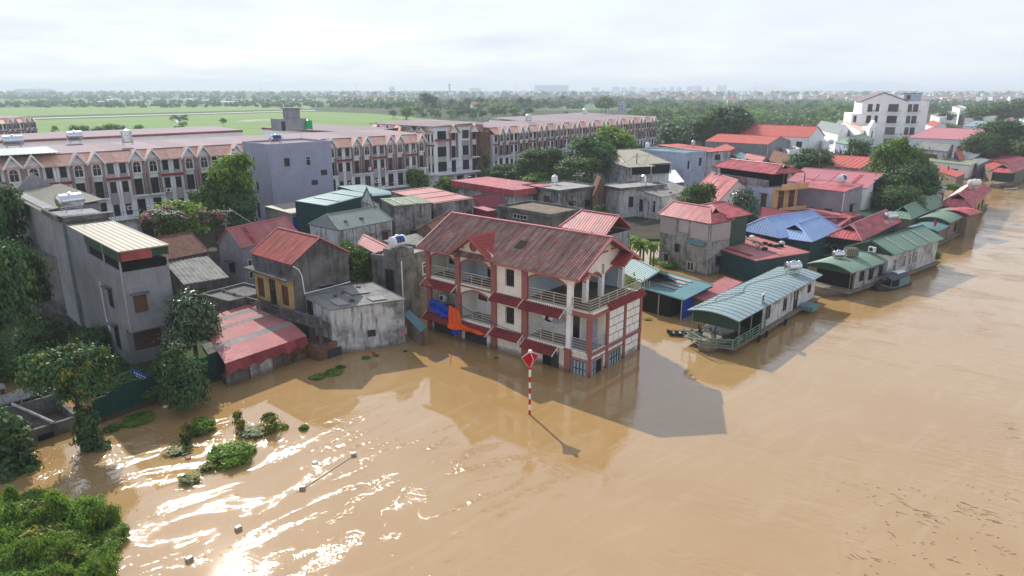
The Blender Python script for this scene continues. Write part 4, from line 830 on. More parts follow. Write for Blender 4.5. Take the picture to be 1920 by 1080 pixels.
h18=house('brick_gable_house','small dark brick house with mossy tile gable roof',(1112,368),(1106,361),(1138,358),4.6,('gy',2.6),'brick','tileb',o=.05,per=.35)
h19=house('cream_hip_house','grey streaked two storey house with cream hipped sheet roof and open upper porch',(1178,309),(1107,291),(1241,303),7.6,('hx',2.0,.25,.85),'concw','creamr',o=.25,per=.5,rst='rib',wins=[('L',.78,4.6,.9,1.3,'w'),('L',.35,1.8,.9,1.6,'w'),('L',.12,2.2,.5,.6,'k')],capm='creamr')
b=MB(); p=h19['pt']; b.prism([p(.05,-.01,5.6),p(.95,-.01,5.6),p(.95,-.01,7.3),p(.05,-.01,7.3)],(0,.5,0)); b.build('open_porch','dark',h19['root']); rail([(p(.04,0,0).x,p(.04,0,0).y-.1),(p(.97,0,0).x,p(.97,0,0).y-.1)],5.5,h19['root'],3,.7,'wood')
for s in(.04,.5,.96): q=p(s,-.02,0); MB().box(q.x-.12,q.y-.12,5.5,q.x+.12,q.y+.12,7.5).build('porch_post','concw',h19['root'])
b=MB(); b.prism([p(-.15,-.12,7.35),p(.45,-.12,7.35),p(.45,.15,7.75),p(-.15,.15,7.75)],(0,0,.06)); b.build('porch_canopy','creamr',h19['root'])
h20=house('blue_grey_house','plain blue grey rendered house with teal roof edge and one white window',(1284,287),(1207,279),(1308,282),8.2,('flat',.1),'bluew','teal',o=.05,capm='bluew',wins=[('L',.3,4.2,.9,1.5,'w'),('R',.2,4.6,.4,1.7,'k'),('R',.75,5,.8,1.7,'k')])
tank(wpt(h20,.15,.85,0),'white upright tank on the blue grey house',1.1,.5,0,'whitep',upright=True)
h21=house('white_roof_shed','low shed with bright white sheet roof below the blue grey house',(1241,347),(1226,331),(1283,341),3.6,('s',0,.9,0,'x'),'brick','whitep',o=.2,per=.5,cat='shed')
h22=house('rough_flat_house','rough streaked house with cracked flat roof slab on ledges',(1163,354),(1136,345),(1236,344),5.6,('flat',.08),'concw','flatg',o=.5,capm='concd',wins=[('R',.25,2.2,.9,1.7,'k'),('R',.5,2.2,.9,1.7,'k')])
h23=house('porch_house','whitewashed row of rooms under grey corrugated roof',(1241,370),(1200,362),(1290,357),4.3,('s',0,.9,.3,'x'),'concw','fibro',o=.15,per=.35,wins=[('L',.25,1.5,.5,2.0,'w'),('L',.75,1.4,.6,2.0,'k'),('R',.5,1.6,.9,2.0,'w',True)])
h24=house('red_gable_house','mouldy grey house with bright red gable roof just behind the corner house',(1136,441),(1041,427),(1193,431),6.0,('hy',1.9,.0,.8),'conc','red',o=.1,per=.4,rst='rib',capm='pinkroof')
h25=house('grey_two_storey_house','grey two storey block house with red hipped roof at the flooded yard',(1333,420),(1233,402),(1379,412),6.6,('hy',1.5,.25,.95,1,.7),'conc','red',o=.3,per=.4,rst='rib',wins=[('L',.83,.6,.8,1.0,'w',True),('L',.62,2.3,.6,.9,'k'),('L',.32,.3,.9,1.0,'w'),('L',.2,3.5,2.4,.12,'w')],capm='pinkroof')
b=MB(); p=h25['pt']; vv=h25['v']; av=math.atan2(vv.y,vv.x); n=Vector((-math.sin(av),math.cos(av),0))
for t0,t1,z0 in((.06,.38,4.4),(.42,.6,4.9),(.66,.97,4.3)):
    b=MB(); q0,q1=p(h25['osf'],t0,z0),p(h25['osf'],t1,z0); b.prism([q0,q1,Vector((q1.x,q1.y,6.4)),Vector((q0.x,q0.y,6.4))],n*.06); b.build('roller_blind','taupe',h25['root'])
b=MB(); b.prism([p(.1,-.0,4.3)+Vector((0,.25,0)),p(.9,0,4.3)+Vector((0,.25,0)),p(.9,0,6.4)+Vector((0,.25,0)),p(.1,0,6.4)+Vector((0,.25,0))],(0,-.08,0)); b.build('roller_blind','taupe',h25['root'])
b=MB(); q0,q1=p(h25['osf'],.08,4.15),p(h25['osf'],.4,4.15); b.prism([q0,q1,q1+n*.8-Vector((0,0,.3)),q0+n*.8-Vector((0,0,.3))],(0,0,.05)); b.build('teal_awning','teal',h25['root'])
h25b=house('red_hip_annex','rear annex with red hipped roof and green side next to the grey block house',(1366,409),(1292,391),(1390,399),6.9,('hx',1.2,.3,.8),'greend','red',o=.4,per=.4,rst='rib')
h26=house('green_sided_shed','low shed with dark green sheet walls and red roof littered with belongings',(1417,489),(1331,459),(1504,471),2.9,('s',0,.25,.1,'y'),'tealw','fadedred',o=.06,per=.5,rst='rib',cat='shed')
h27=house('blue_hip_house','house under bright blue hipped sheet roof with sunlit front slope',(1522,454),(1440,441),(1575,429),3.4,('hx',1.6,.22,.9,1,1.1),'tealw','blue',o=.3,per=.4,rst='rib')  # dark wall colour stands in for the shade under the eaves
h27b=house('blue_gable_house','building with broad blue gable roof left of the blue hipped roof',(1462,447),(1405,428),(1545,424),3.6,('hx',2.1,.1,.9),'tealw','blue',o=.3,per=.4,rst='rib')  # wall kept dark here too, as painted under-eave shade
h34=house('long_maroon_house','long grey two storey building with pink red sheet roof and barred windows',(1583,360),(1484,347),(1605,352),7.1,('s',0,.0,.6,'x'),'concg','red',o=.08,per=.5,rst='rib',wins=[('L',.93,3.6,1.0,1.4,'k'),('L',.55,3.0,1.1,1.1,'k'),('L',.22,3.0,1.1,1.2,'k')])
h34b=house('long_pink_house','tall rear building with very long faded pink roof and white right end',(1627,353),(1488,337),(1647,335),6.6,('gy',1.7),'white','pinkroof',o=.25,per=.5,rst='rib')
b=MB(); p=h34b['pt']
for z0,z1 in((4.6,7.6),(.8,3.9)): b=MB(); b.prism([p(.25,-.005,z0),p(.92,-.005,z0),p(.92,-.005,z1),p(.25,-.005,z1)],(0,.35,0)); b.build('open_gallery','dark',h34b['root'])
rail([(p(.1,0,0).x,p(.1,0,0).y-.15),(p(.95,0,0).x,p(.95,0,0).y-.15)],4.3,h34b['root'],4,.9,'galv')
h35=house('orange_balcony_house','narrow orange fronted house with balconies and red roof raised over its terrace',(1452,327),(1346,311),(1494,321),9.6,('hy',1.1,.12,.93,1,.7),'bluew','red',o=.5,per=.4,rst='rib',walls=False)
r=h35['root'];p=h35['pt']
def hb(h,nm,m,s0,t0,s1,t1,z0,z1):
    b=MB(); q=h['pt']; b.prism([q(s0,t0,z0),q(s1,t0,z0),q(s1,t1,z0),q(s0,t1,z0)],(0,0,z1-z0)); return b.build(nm,m,h['root'])
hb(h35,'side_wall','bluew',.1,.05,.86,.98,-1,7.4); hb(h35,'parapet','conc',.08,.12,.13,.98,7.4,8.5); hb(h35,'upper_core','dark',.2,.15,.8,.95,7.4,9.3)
hb(h35,'front_wall','orange',.1,-.0,.86,.05,-1,7.4); hb(h35,'balcony','orange',.05,-.12,.92,.0,3.7,3.9); hb(h35,'balcony','orange',.05,-.12,.92,.0,7.3,7.5)
hb(h35,'balcony_rail','orange',.05,-.12,.92,-.1,3.9,4.6); hb(h35,'balcony_rail','orange',.05,-.12,.92,-.1,7.5,8.2)
for s in(.14,.84): q=p(s,-.08,0); MB().tube((q.x,q.y,8.1),(q.x,q.y,9.6),.07).build('post','frameb',r)
for s in(.3,.66):
    for z0,hh in((4.0,2.1),(6.3,.7),(.8,2.0)): window(r,p(s,0,z0)+Vector((0,-.01,0)),0,1.0,hh,'b')
vv=h35['v'];av=math.atan2(vv.y,vv.x); window(r,p(.1,.16,4.0),av+math.pi,.9,2.2,'b',True)
h36=house('red_gable_house','cream house with red ribbed gable roof and arched vent in its end wall',(1347,378),(1298,358),(1414,360),5.8,('gy',2.5),'cream','red',o=.15,per=.5,rst='rib')
b=MB(); q=h36['pt'](.5,h36['otf'],6.6); b.lathe([(.45,-.06),(.45,-.02)],(q.x,q.y,q.z),'y',14); b.build('round_vent','orange',h36['root'])
h37=house('grey_warehouse','long grey warehouse wall under dull red gable roof',(1440,271),(1330,264),(1466,264),6.8,('gy',1.8),'concg','redo',o=.1,per=.8,rst='rib',wins=[('L',.05,2.6,.9,.9,'w')])
h38=house('big_red_roof_house','large white house with big plain red gable roof at the back of the village',(1517,258),(1394,251),(1530,254),8.0,('gy',3.0),'white','redo',o=.2,per=.8,rst='rib',wins=[('L',.3,5.0,2.6,1.6,'k'),('L',.12,5.0,1.6,1.6,'k'),('L',.5,2,1.6,1.6,'k')])
h38b=house('white_block_house','white flat roofed block right of the big red roof',(1545,268),(1528,256),(1556,266),6.5,('flat',.2),'white','flatg',o=.02,capm='white',wins=[('R',.5,3.5,.8,1.2,'k')])
h39=house('red_flat_house','stained house under nearly flat red roof with open upper windows',(1329,285),(1253,273),(1348,281),7.0,('s',0,.3,.1,'x'),'concw','redo',o=.2,per=.6,rst='rib',wins=[('L',.45,5.0,3.0,1.3,'k'),('R',.4,5.0,1.6,1.2,'k')])
h39b=house('red_box_house','house with red roof and dark red upper walls beside the grey warehouse',(1359,286),(1340,281),(1379,279),6.6,('s',0,.5,.2,'x'),'darkred','redo',o=.1,per=.6,rst='rib')
h49=house('tile_roof_house','low house with brown mossy tiled roof',(1492,318),(1441,301),(1504,303),5.0,('gy',1.8),'brick','tileb',o=.2,per=.5)
h49b=house('black_flat_house','low black stained flat roofed house in front of the faded red roof',(1545,323),(1494,313),(1563,316),5.2,('flat',.25),'concd','concd',o=.02)
h50=house('crumpled_red_house','low house with uneven faded red roofs beside the tiled house',(1428,304),(1392,296),(1442,300),5.0,('gy',.9),'conc','fadedred',o=.1,per=.6)
h48=house('striped_red_house','house with long red ribbed roof left of the big tree',(1613,316),(1540,308),(1640,299),6.4,('gy',1.4),'conc','redo',o=.2,per=1.1,rst='rib',h=.08)
h48b=house('low_red_house','lower red roof in front of the ribbed red roof by the big tree',(1600,333),(1563,318),(1622,322),5.0,('s',0,.6,0,'x'),'conc','red',o=.1,per=.5)
h46=house('grey_gable_house','house with plain dark grey gable roof and white gable end',(1572,252),(1527,241),(1592,243),7.0,('gy',2.4),'white','greyr',o=.2,per=.8)
h46b=house('orange_roof_villa','small villa with orange tiled roofs and a little white gable',(1614,246),(1560,233),(1645,240),7.5,('gx',2.0),'white','tileo',o=.3,per=.8)
b=MB(); q=h46b['pt']; hb(h46b,'front_bay','white',.25,-.12,.6,.1,-1,8.6); b.prism([q(.2,-.14,8.5),q(.65,-.14,8.5),q(.425,-.14,11.3)],(0,1.2,0)); b.build('front_gable','white',h46b['root']); window(h46b['root'],q(.42,-.12,5.2)+Vector((0,-.02,0)),0,1.6,2.2,'k')
h47=house('green_roof_house','pale blue house with green hipped roof behind round trees',(1591,272),(1566,267),(1640,262),6.0,('hx',1.8,.2,.8),'bluew','green',o=.3,per=.8,wins=[('L',.5,2.5,1,1.4,'k'),('R',.3,2.5,1,1.4,'k')])
# white four-storey building, front towards us
base=P(1721,276,.3); wd=base.y
w4=thing('white_apartment_house','tall white four storey house with gabled top and many balconies','house',(PD(1598,276,wd).x,wd+4,0),rad(-14))
Wd=(PD(1722,276,wd).x-PD(1598,276,wd).x)/math.cos(rad(14)); k_=Wd/24.
hb_=lambda x0,y0,z0,x1,y1,z1,m='white',nm='wall': MB().box(x0*k_,y0,z0,x1*k_,y1,z1).build(nm,m,w4)
ztop=PD(1700,190,wd).z; fh=(ztop-.3)/4.
hb_(0,0,-1,24,14,fh*3); hb_(3,0.0,fh*3,24,14,ztop)
b=MB(); b.prism([(3*k_,0,ztop),(17*k_,0,ztop),(9.5*k_,0,ztop+3.0)],(0,12,0)); b.build('gable_top','white',w4)
b=MB(); b.prism([(9.5*k_,-.3,ztop+3.25),(17.6*k_,-.3,ztop-.05),(17.6*k_,-.3,ztop+.12),(9.5*k_,-.3,ztop+3.42)],(0,12.6,0)); b.prism([(9.5*k_,-.3,ztop+3.25),(2.4*k_,-.3,ztop-.05),(2.4*k_,-.3,ztop+.12),(9.5*k_,-.3,ztop+3.42)],(0,12.6,0)); b.build('roof_slab','mauve',w4)
hb_(16.5,3,ztop,22,9,ztop+2.9,'bluew','stair_tower'); hb_(16.2,2.7,ztop+2.9,22.3,9.3,ztop+3.1,'flatg','roof_slab')
window(w4,(18*k_,2.98,ztop+.7),0,1.2,1.5,'k')
for fl in range(4):
    z0=fh*fl+.5
    for x,ww in((5.6,1.5),(8.0,1.0),(13.,3.4),(18.2,1.3),(20.,1.6)): window(w4,(x*k_,-.02,z0+.35),0,ww*k_*.9,fh*.62,'k')
    for x0,x1 in((4.6,7.4),(10.9,15.3),(17.4,21.4)):
        if fl: b=MB().box(x0*k_,-1.1,z0-.1,x1*k_,0,z0+.1).build('balcony','white',w4); rl=MB(); 
        if fl:
            rl.box(x0*k_,-1.1,z0+.85,x1*k_,-1.04,z0+.93)
            for i in range(13): xx=(x0+(x1-x0)*i/12)*k_; rl.box(xx-.03,-1.09,z0+.1,xx+.03,-1.05,z0+.85)
            rl.build('balcony_rail','framed',b)
    if fl<3: window(w4,(1.2*k_,-.02,z0+.5),0,.9,fh*.55,'k')
    window(w4,(24*k_+.02,5,z0+.5),math.pi/2,1.1,fh*.55,'k')
for a in [('purple_roof_house','long low house with faded purple pink roof right of the tall white house',(1824,263),(1728,256),(1836,247),6.5,('gy',2.2),'white','pinkroof',[('L',.15,3,1.6,1.5,'k'),('L',.4,3,1.6,1.5,'k'),('L',.75,3,1.2,1.5,'k')]),
    ('brown_roof_house','two storey open fronted house with brown sheet roof',(1777,284),(1718,278),(1789,274),6.3,('gy',1.2),'conc','fibro',[('L',.55,3.8,5,1.3,'k'),('L',.85,3.2,1,2,'k')]),
    ('olive_roof_shed','long open shed with flat olive roof at the flooded lane',(1819,310),(1727,304),(1835,302),3.6,('s',0,.5,0,'x'),'white','olive',[('L',.5,.8,6,1.6,'k')]),
    ('low_red_shed','low shed with crumpled red sheet roof by the flooded lane',(1794,332),(1746,321),(1810,325),2.6,('s',0,.5,0,'x'),'wood','redo',[]),
    ('far_grey_hall','long grey hall with flat pale roof and red patches beyond the trees',(1865,222),(1772,212),(1872,219),6.5,('gy',.8),'concg','olive',[('L',.2,3.6,6,1.2,'b')]),
    ('far_teal_hall','long hall with pale teal roof near the right edge',(1925,240),(1808,236),(1940,232),5.5,('gy',1.6),'white','tealg',[]),
    ('long_dark_red_shed','very long low dark red roof along the right bank',(1925,312),(1828,296),(1960,304),3.6,('gy',1.2),'wood','maroon',[]),
    ('small_orange_shed','small orange red roofed hut beside a water tank',(1800,298),(1788,293),(1810,293),4.4,('s',0,1.3,0,'x'),'conc','redo',[]),
    ('grey_lane_shed','low grey roofed shed on the flooded lane',(1835,309),(1815,302),(1870,300),3.4,('gy',.5),'concg','greyr',[]),
    ('small_white_house','small white house with flat roof left of the grey halls',(1762,222),(1745,216),(1776,218),7,('flat',.2),'white','flatg',[('L',.5,3.5,1.2,1.4,'k'),('R',.5,3.5,1.2,1.4,'k')]),
    ('small_red_house','small white house with red gable just behind the purple pink roof',(1752,238),(1735,233),(1775,235),6.2,('gy',1.4),'white','redo',[('L',.5,2.5,1.2,1.4,'k')]),
    ('pale_block_house','pale narrow three storey house behind the grey halls',(1800,205),(1786,200),(1812,202),10,('flat',.3),'white','flatg',[('L',.5,6.5,1.5,1.5,'k'),('L',.5,3,1.5,1.5,'k'),('R',.5,6.5,1.5,1.5,'k')]),
    ('low_white_house','low white house with orange roof between the halls at right',(1890,226),(1872,221),(1905,223),5.2,('gy',1.5),'white','redo',[('L',.5,2.0,1.5,1.2,'k')]),
    ('grey_cottage','small grey roofed cottage left of the tall white house',(1585,238),(1566,233),(1597,234),6.4,('gy',1.5),'concg','greyr',[('L',.5,3,1.2,1.2,'k')]),
    ('flat_white_annex','small flat white annex right of the warehouse gable',(1480,283),(1462,276),(1500,279),5.2,('flat',.2),'white','flatg',[('L',.5,2.4,1.0,1.2,'k'),('R',.5,2.4,1.,1.2,'k')]),
    ('red_cottage','small cottage with red roof between tiled house and ribbed red roof',(1535,309),(1503,303),(1552,303),4.6,('gy',1.2),'conc','redo',[]),
    ('blue_awning_house','small grey house with teal roof edge behind the orange balcony house',(1395,300),(1372,293),(1412,295),5.0,('s',0,.4,0,'x'),'concw','teal',[]),
    ('bank_shack','narrow dark red shack at the edge of the flooded lane',(1862,318),(1846,312),(1880,311),3.0,('s',0,.4,0,'x'),'wood','redo',[]),
    ('corner_red_house','house with red roof at the far right edge',(1925,212),(1905,205),(1940,206),7.5,('gx',1.5),'white','redo',[])]:
    house(a[0],a[1],a[2],a[3],a[4],a[5],a[6],a[7],a[8],o=.2,per=.8,rst='rib',wins=a[9])
# left side and the middle ground behind the tube house
house('dark_stained_house','black mould covered house wall behind the trees at left',(120,486),(20,470),(160,472),6.2,('flat',.1),'concd','concd',o=.05)
house('pink_roof_house','low house with pale red roof at the left edge behind the tree',(-10,452),(-80,430),(34,432),6.5,('gx',1.0),'concd','fadedred',o=.1)
house('tile_roof_house','old house with brown scale tiled roof beside the bougainvillea tree',(313,487),(285,465),(372,469),5.2,('gx',1.7),'concd','tileb',o=.15,per=.24)
house('fibre_roof_shed','low shed with grey striped fibre cement roof',(345,534),(318,507),(427,519),4.0,('s',0,.9,0,'x'),'concd','fibro',o=.1,per=.42,h=.09,cat='shed')
house('grey_yard_wall_house','small flat roofed outbuilding between the fibre roof shed and the yellow front',(430,566),(405,545),(490,540),3.6,('flat',.05),'concd','concd',o=.05,cat='outbuilding')
h55=house('black_stained_house','black stained flat roofed house with a blue and white tank left of the corner house',(752,487),(697,478),(812,466),6.6,('flat',.15),'concd','flatg',o=.05,wins=[('L',.4,3.4,.9,2,'k'),('R',.7,4.4,.8,1.1,'w')])
house('red_sheet_house','low house with dusty red roof beside the blue and white tank',(722,485),(671,458),(742,466),6.4,('gy',.5),'concd','fadedred',o=.05,per=.4,rst='rib')
hb(h55,'tank_plinth','concd',.02,.05,.42,.6,6.6,7.4)
tank(wp(h55,.22,.35,7.4),'blue and white horizontal water tank on the black stained house',1.5,.5,h55['ang']-.1,'whitep',mark='bluep',stand=.15)
house('brown_tile_house','low house with brown broken tile roof hard behind the corner house',(826,455),(780,432),(868,427),5.4,('gx',1.5),'brick','tileb',o=.1,per=.24)
house('broken_lean_to','collapsed dark lean-to roof left of the brown tiles',(790,474),(742,455),(828,456),4.6,('s',0,.5,0,'x'),'wood','fibro',o=.1,cat='shed')
house('low_maroon_house','wide flat dark red roof behind the blue roofs',(1462,434),(1395,408),(1560,402),3.6,('gy',.9),'conc','maroon',o=.1,per=.5)
house('faded_pink_shed','faded pink sheet roof under the barred windows',(1556,406),(1484,386),(1580,398),3.9,('s',0,.3,0,'x'),'conc','fadedred',o=.1,per=.6,cat='shed')
house('red_sheet_shed','red sheet roof between the blue roof and the green bank roofs',(1568,430),(1530,404),(1618,404),3.4,('gy',.6),'conc','red',o=.1,per=.5,cat='shed')
house('dark_green_shed','low dark green roof at the foot of the big tree',(1662,417),(1606,403),(1692,398),2.6,('s',0,.4,0,'x'),'wood','greend',o=.1,cat='shed')
house('tealsheet_lean_to','small teal awning shed between corner house and whitewashed annex',(790,622),(758,600),(800,612),1.6,('s',0,.5,0,'x'),'wood','teal',o=.3,cat='shed')
house('red_patch_shed','small red sheet roof behind the green sided shed',(1400,432),(1383,420),(1430,418),3.6,('gy',.5),'conc','red',o=.1,per=.5,cat='shed')
# teal sheds right of the corner house, maroon low roof
t1=house('teal_gable_shed','shed with teal ribbed roof and weathered board gable right behind the corner house',(1203,531),(1172,500),(1254,520),2.9,('hy',1.1,0,1),'wood','teal',o=.06,per=.4,rst='rib',cat='shed')
t2=house('teal_lean_to','open lean-to with teal roof and grey translucent strips',(1282,563),(1205,541),(1324,536),2.2,('s',0,.35,.25,'x'),'bluep','teal',o=.1,per=.4,rst='rib',walls=False,cat='shed')
r=t2['root'];p=t2['pt']; f=t2['f']; z=t2['hz']
for s in(.32,.48,.64,.8):
    b=MB(); b.prism([p(s-.0,.4,z+f(s,.4)+.045),p(s+.09,.4,z+f(s+.09,.4)+.045),p(s+.09,1,z+f(s+.09,1)+.045),p(s,1,z+f(s,1)+.045)],(0,0,.02)); b.build('clear_strip','flatg',r)
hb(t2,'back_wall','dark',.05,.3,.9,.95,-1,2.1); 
for s,t in((.04,.06),(.04,.55),(.04,.94),(.9,.06)): q=p(s,t,0); MB().tube((q.x,q.y,-1),(q.x,q.y,2.15),.06).build('post','galv',r)
b=MB(); q0,q1=p(.08,.08,-.3),p(.9,.08,-.3); b.prism([q0,q1,Vector((q1.x,q1.y,1.9)),Vector((q0.x,q0.y,2))],(0,.05,0)); b.build('blue_sheet','tarpb',r)
house('maroon_lean_to','low faded maroon roof beside the big blue grey houseboat',(1325,566),(1290,560),(1394,530),1.6,('s',0,.3,0,'x'),'wood','fadedred',o=.15,cat='shed')
for k,(x,y) in enumerate(((1209,588),(1213,586),(1217,588))):
    a=P(x,y,-.3); tag(MB().tube(a,(a.x-.25+.05*k,a.y,3.6-.2*k),.07,.05,6).build('wooden_post','galv'),('left','middle','right')[k]+'most of the three pale poles standing before the teal sheds','pole')
# ---------------- terraces of new town houses
ORD=['first','second','third','fourth','fifth','sixth','seventh','eighth','ninth','tenth','eleventh','twelfth','thirteenth','fourteenth','fifteenth','sixteenth','seventeenth','eighteenth','nineteenth','twentieth','twenty first','twenty second','twenty third','twenty fourth']
def unit(name,label,W_,loc,rz,group,roofm='mauve',dep=15,floors=(.3,3.6,6.7,9.7),eave=11.7,top=13.3,bay=None):
    # facade along local x at y=0, outward -y ; gable bay on the left, flat bay on the right
    t=thing(name,label,'town house',loc,rz,group); g=bay or W_*.57
    MB().box(.03,.0,-.5,W_-.03,dep,eave).build('wall','white',t)
    MB().box(.03,-.35,-.5,.03+g,.0,floors[1]-.3).build('shop_front','taupe',t)
    MB().box(0.02,-1.3,floors[1]-.3,W_-.02,0,floors[1]).build('balcony','white',t)
    rb=MB(); rb.tube((.03,-1.25,floors[1]+.9),(W_-.03,-1.25,floors[1]+.9),.035,n=4)
    for i in range(int(W_/.28)): x=.1+i*.28; rb.box(x-.015,-1.265,floors[1],x+.015,-1.235,floors[1]+.9)
    rb.build('balcony_rail','framed',t)
    # pilasters of the gable bay
    for x in(.12,g-.34): MB().box(x,-.42,floors[2]-.1,x+.3,0,eave+.05).build('pilaster','brown',t)
    MB().box(.12,-1.0,floors[2]-.15,g,-.0,floors[2]).build('balcony','white',t)
    rb=MB(); rb.tube((.12,-.97,floors[2]+.85),(g,-.97,floors[2]+.85),.03,n=4)
    for i in range(int((g-.1)/.28)): x=.2+i*.28; rb.box(x-.015,-.985,floors[2],x+.015,-.955,floors[2]+.85)
    rb.build('balcony_rail','framed',t)
    # gable
    pk=top-.05; gm=(.0+g)/2+.06
    b=MB(); b.prism([(.1,-.3,eave-1.9),(g-.05,-.3,eave-1.9),(g-.05,-.3,eave+.1),(gm,-.3,pk-.25),(.1,-.3,eave+.1)],(0,.3,0)); b.build('gable_wall','white',t)
    b=MB()
    for s in(-1,1):
        xe=gm+s*(g/2+.1); b.prism([(gm,-.75,pk-.08),(xe,-.75,eave-.25),(xe,-.75,eave+.2),(gm,-.75,pk+.32)],(0,.2,0))
    b.build('gable_trim','white',t)
    for s in(-1,1):
        xe=gm+s*(g/2+.1); b=MB(); p=[(gm,-.56,pk+.2),(xe,-.56,eave+.1),(xe,-.3,eave+.1),(gm,1.2,pk+.2)]; b.prism(p,(0,0,-.12)); b.build('gable_roof','tileo',t)
    # skirt roof
    b=MB(); b.prism([(0,-.55,eave-.02),(W_,-.55,eave-.02),(W_,1.3,top-.25),(0,1.3,top-.25)],(0,0,.12)); b.build('skirt_roof','tileo',t)
    MB().box(0,1.25,eave,W_,1.35,top).build('upstand','darkred',t)
    b=MB(); b.prism([(0,1.2,top-.1),(W_,1.2,top-.1),(W_,dep,top+.25),(0,dep,top+.25)],(0,0,.12)); b.build('roof',roofm,t)
    MB().box(0.03,1.35,eave,W_-.03,dep-.1,top-.1).build('attic_wall','brown',t)
    # flat bay: two strips and spandrels
    x0,x1=g,W_; n=1 if W_<4.6 else 2; ww=(x1-x0)/n
    for k in range(n):
        xa=x0+k*ww
        for z0,z1 in((floors[1]+1.9,floors[2]+.55),(floors[2]+2.2,floors[3]+.35)): MB().box(xa+.3,-.12,z0,xa+ww-.3,0,z1).build('spandrel','taupe',t)
        for z0,hh in((floors[1]+.3,1.6),(floors[2]+.55,1.6),(floors[3]+.45,1.35)): window(t,(xa+ww/2,-.03,z0),0,ww-.95,hh,'k')
    MB().box(x0+.02,-.2,floors[3]-.55,W_,0,floors[3]-.2).build('string_course','darkred',t)
    # gable bay openings
    window(t,(gm,-.02,floors[2]+.02),0,.95,2.3,'k'); window(t,(gm,-.02,floors[1]+.02),0,1.0,2.3,'k')
    aw=MB(); q=[(-.5,0),(.5,0)]+[(.5*math.cos(a),1.0+.55*math.sin(a)) for a in [math.pi*i/8 for i in range(9)]]
    aw.prism([(gm+x,-.34,floors[3]+.35+z) for x,z in q],(0,.05,0)); wo_=aw.build('arched_window','glass',t)
    MB().box(gm-.03,-.37,floors[3]+.35,gm+.03,-.335,floors[3]+1.88).box(gm-.5,-.37,floors[3]+1.3,gm+.5,-.336,floors[3]+1.36).build('window_bars','frame',wo_)
    window(t,(W_*.25,-.37,.1),0,g*.7,2.3,'k') 
    return t
def row(start,end,n,label,group,bay=None,skip=(),dep=15,zg=0.):
    s,e=Vector((start[0],start[1],zg)),Vector((end[0],end[1],zg)); d=(e-s); L=d.length; w_=L/n; a=math.atan2(d.y,d.x)
    first=None; out=[]
    for i in range(n):
        if i in skip: continue
        lab=label.replace('#',ORD[i])
        if first is None:
            first=unit('town_house',lab,w_,(0,0,0),a,group,dep=dep); r=first
        else: r=dup(first,(0,0,0),a,lab)
        if i%2: r.location=s+d*((i)/n); r.scale=(1,1,1)
        else: r.location=s+d*((i+1)/n); r.scale=(-1,1,1)
        out.append(r)
    return out
# x runs along the facade to the right so that -y faces the camera
d45=Vector((math.cos(rad(45)),math.sin(rad(45))))
k1=(22-13.55)/(22-13.3)
S=Vector((-67.2,97.8))*k1-d45*13.3
rw1=row((S.x,S.y),tuple(S+d45*3.83*21),21,'# gabled pale town house from the left in the long near terrace','town houses of the near left terrace')
# the wide end houses of the near terrace by the street
e0=S+d45*3.83*21
# far-left terrace seen edge on across the first one
rw0=row(tuple(P(-70,228,13.0).xy),tuple(P(66,221,13.0).xy),8,'# pale town house from the left in the short terrace at the far left edge','town houses of the far left terrace')
rw2=row((-34.5,171.5),(-17.2,154.4),4,'# wide gabled town house from the left on the block across the street','town houses of the middle block')
cr_=thing('corner_town_house','wide corner town house with big windows where the middle block turns','town house',(-17.2,154.4,0),0)
for q_ in rw2: q_.scale.z=1.07
cr_.scale.z=1.07
ca=math.atan2(8.2,9.2)
cr_.rotation_euler=(0,0,ca)
Lc=12.3
MB().box(0,0,-.5,Lc,14,13.1).build('wall','white',cr_); MB().box(0,-1.2,3.3,Lc,0,3.6).build('balcony','white',cr_); MB().box(0,-.6,10.3,5,0,10.6).build('string_course','darkred',cr_)
b=MB(); b.prism([(-.3,-.4,13.1),(Lc,-.4,13.1),(Lc,14,13.5),(-8,14,13.5)],(0,0,.15)); b.build('roof','mauve',cr_)
rb=MB(); rb.tube((0,-1.15,4.5),(Lc,-1.15,4.5),.035,n=4)
for i in range(44): rb.box(.1+i*.28,-1.16,3.6,.13+i*.28,-1.14,4.5)
rb.build('balcony_rail','framed',cr_)
for x,ww in((2.0,2.2),(8.7,1.6)):
    for z0,hh in((4.0,1.9),(7.1,1.9),(10.6,1.6)): window(cr_,(x,-.02,z0),0,ww,hh,'k')
    for z0 in(5.95,9.05): MB().box(x-1.1,-.1,z0,x+1.1,0,z0+1.05).build('spandrel','taupe',cr_)
for xg in(5.2,11.2):
    for dx in(-1.1,.8): MB().box(xg+dx,-.45,6.4,xg+dx+.3,0,12).build('pilaster','brown',cr_)
    MB().box(xg-1.1,-1,6.4,xg+1.1,0,6.6).build('balcony','white',cr_)
    for z0,hh in((3.7,2.3),(6.7,2.3),(10.3,1.7)): window(cr_,(xg,-.02,z0),0,1.,hh,'k')
    b=MB(); b.prism([(xg-1.2,-.5,11.8),(xg+1.2,-.5,11.8),(xg,-.5,13.3)],(0,.5,0)); b.build('gable_wall','white',cr_)
    for s in(-1,1): b=MB(); b.prism([(xg,-.9,13.6),(xg+s*1.5,-.9,11.9),(xg+s*1.5,.3,11.9),(xg,.3,13.6)],(0,0,-.2)); b.build('gable_roof','tileo',cr_)
MB().box(1,-.05,0,5,.0,2.9).build('shop_shutter','taupe',cr_); window(cr_,(7,-.03,.3),0,1.8,2.4,'k'); window(cr_,(10.3,-.03,.8),0,1.8,1.8,'k')
bw=MB().box(0,0,-.5,3.4,12,12.6).build('party_wall','brick'); bw.location=(-7.2,161.5,0); bw.rotation_euler=(0,0,rad(53)); tag(bw,'bare brick red end wall between the corner house and the long rear terrace','wall')
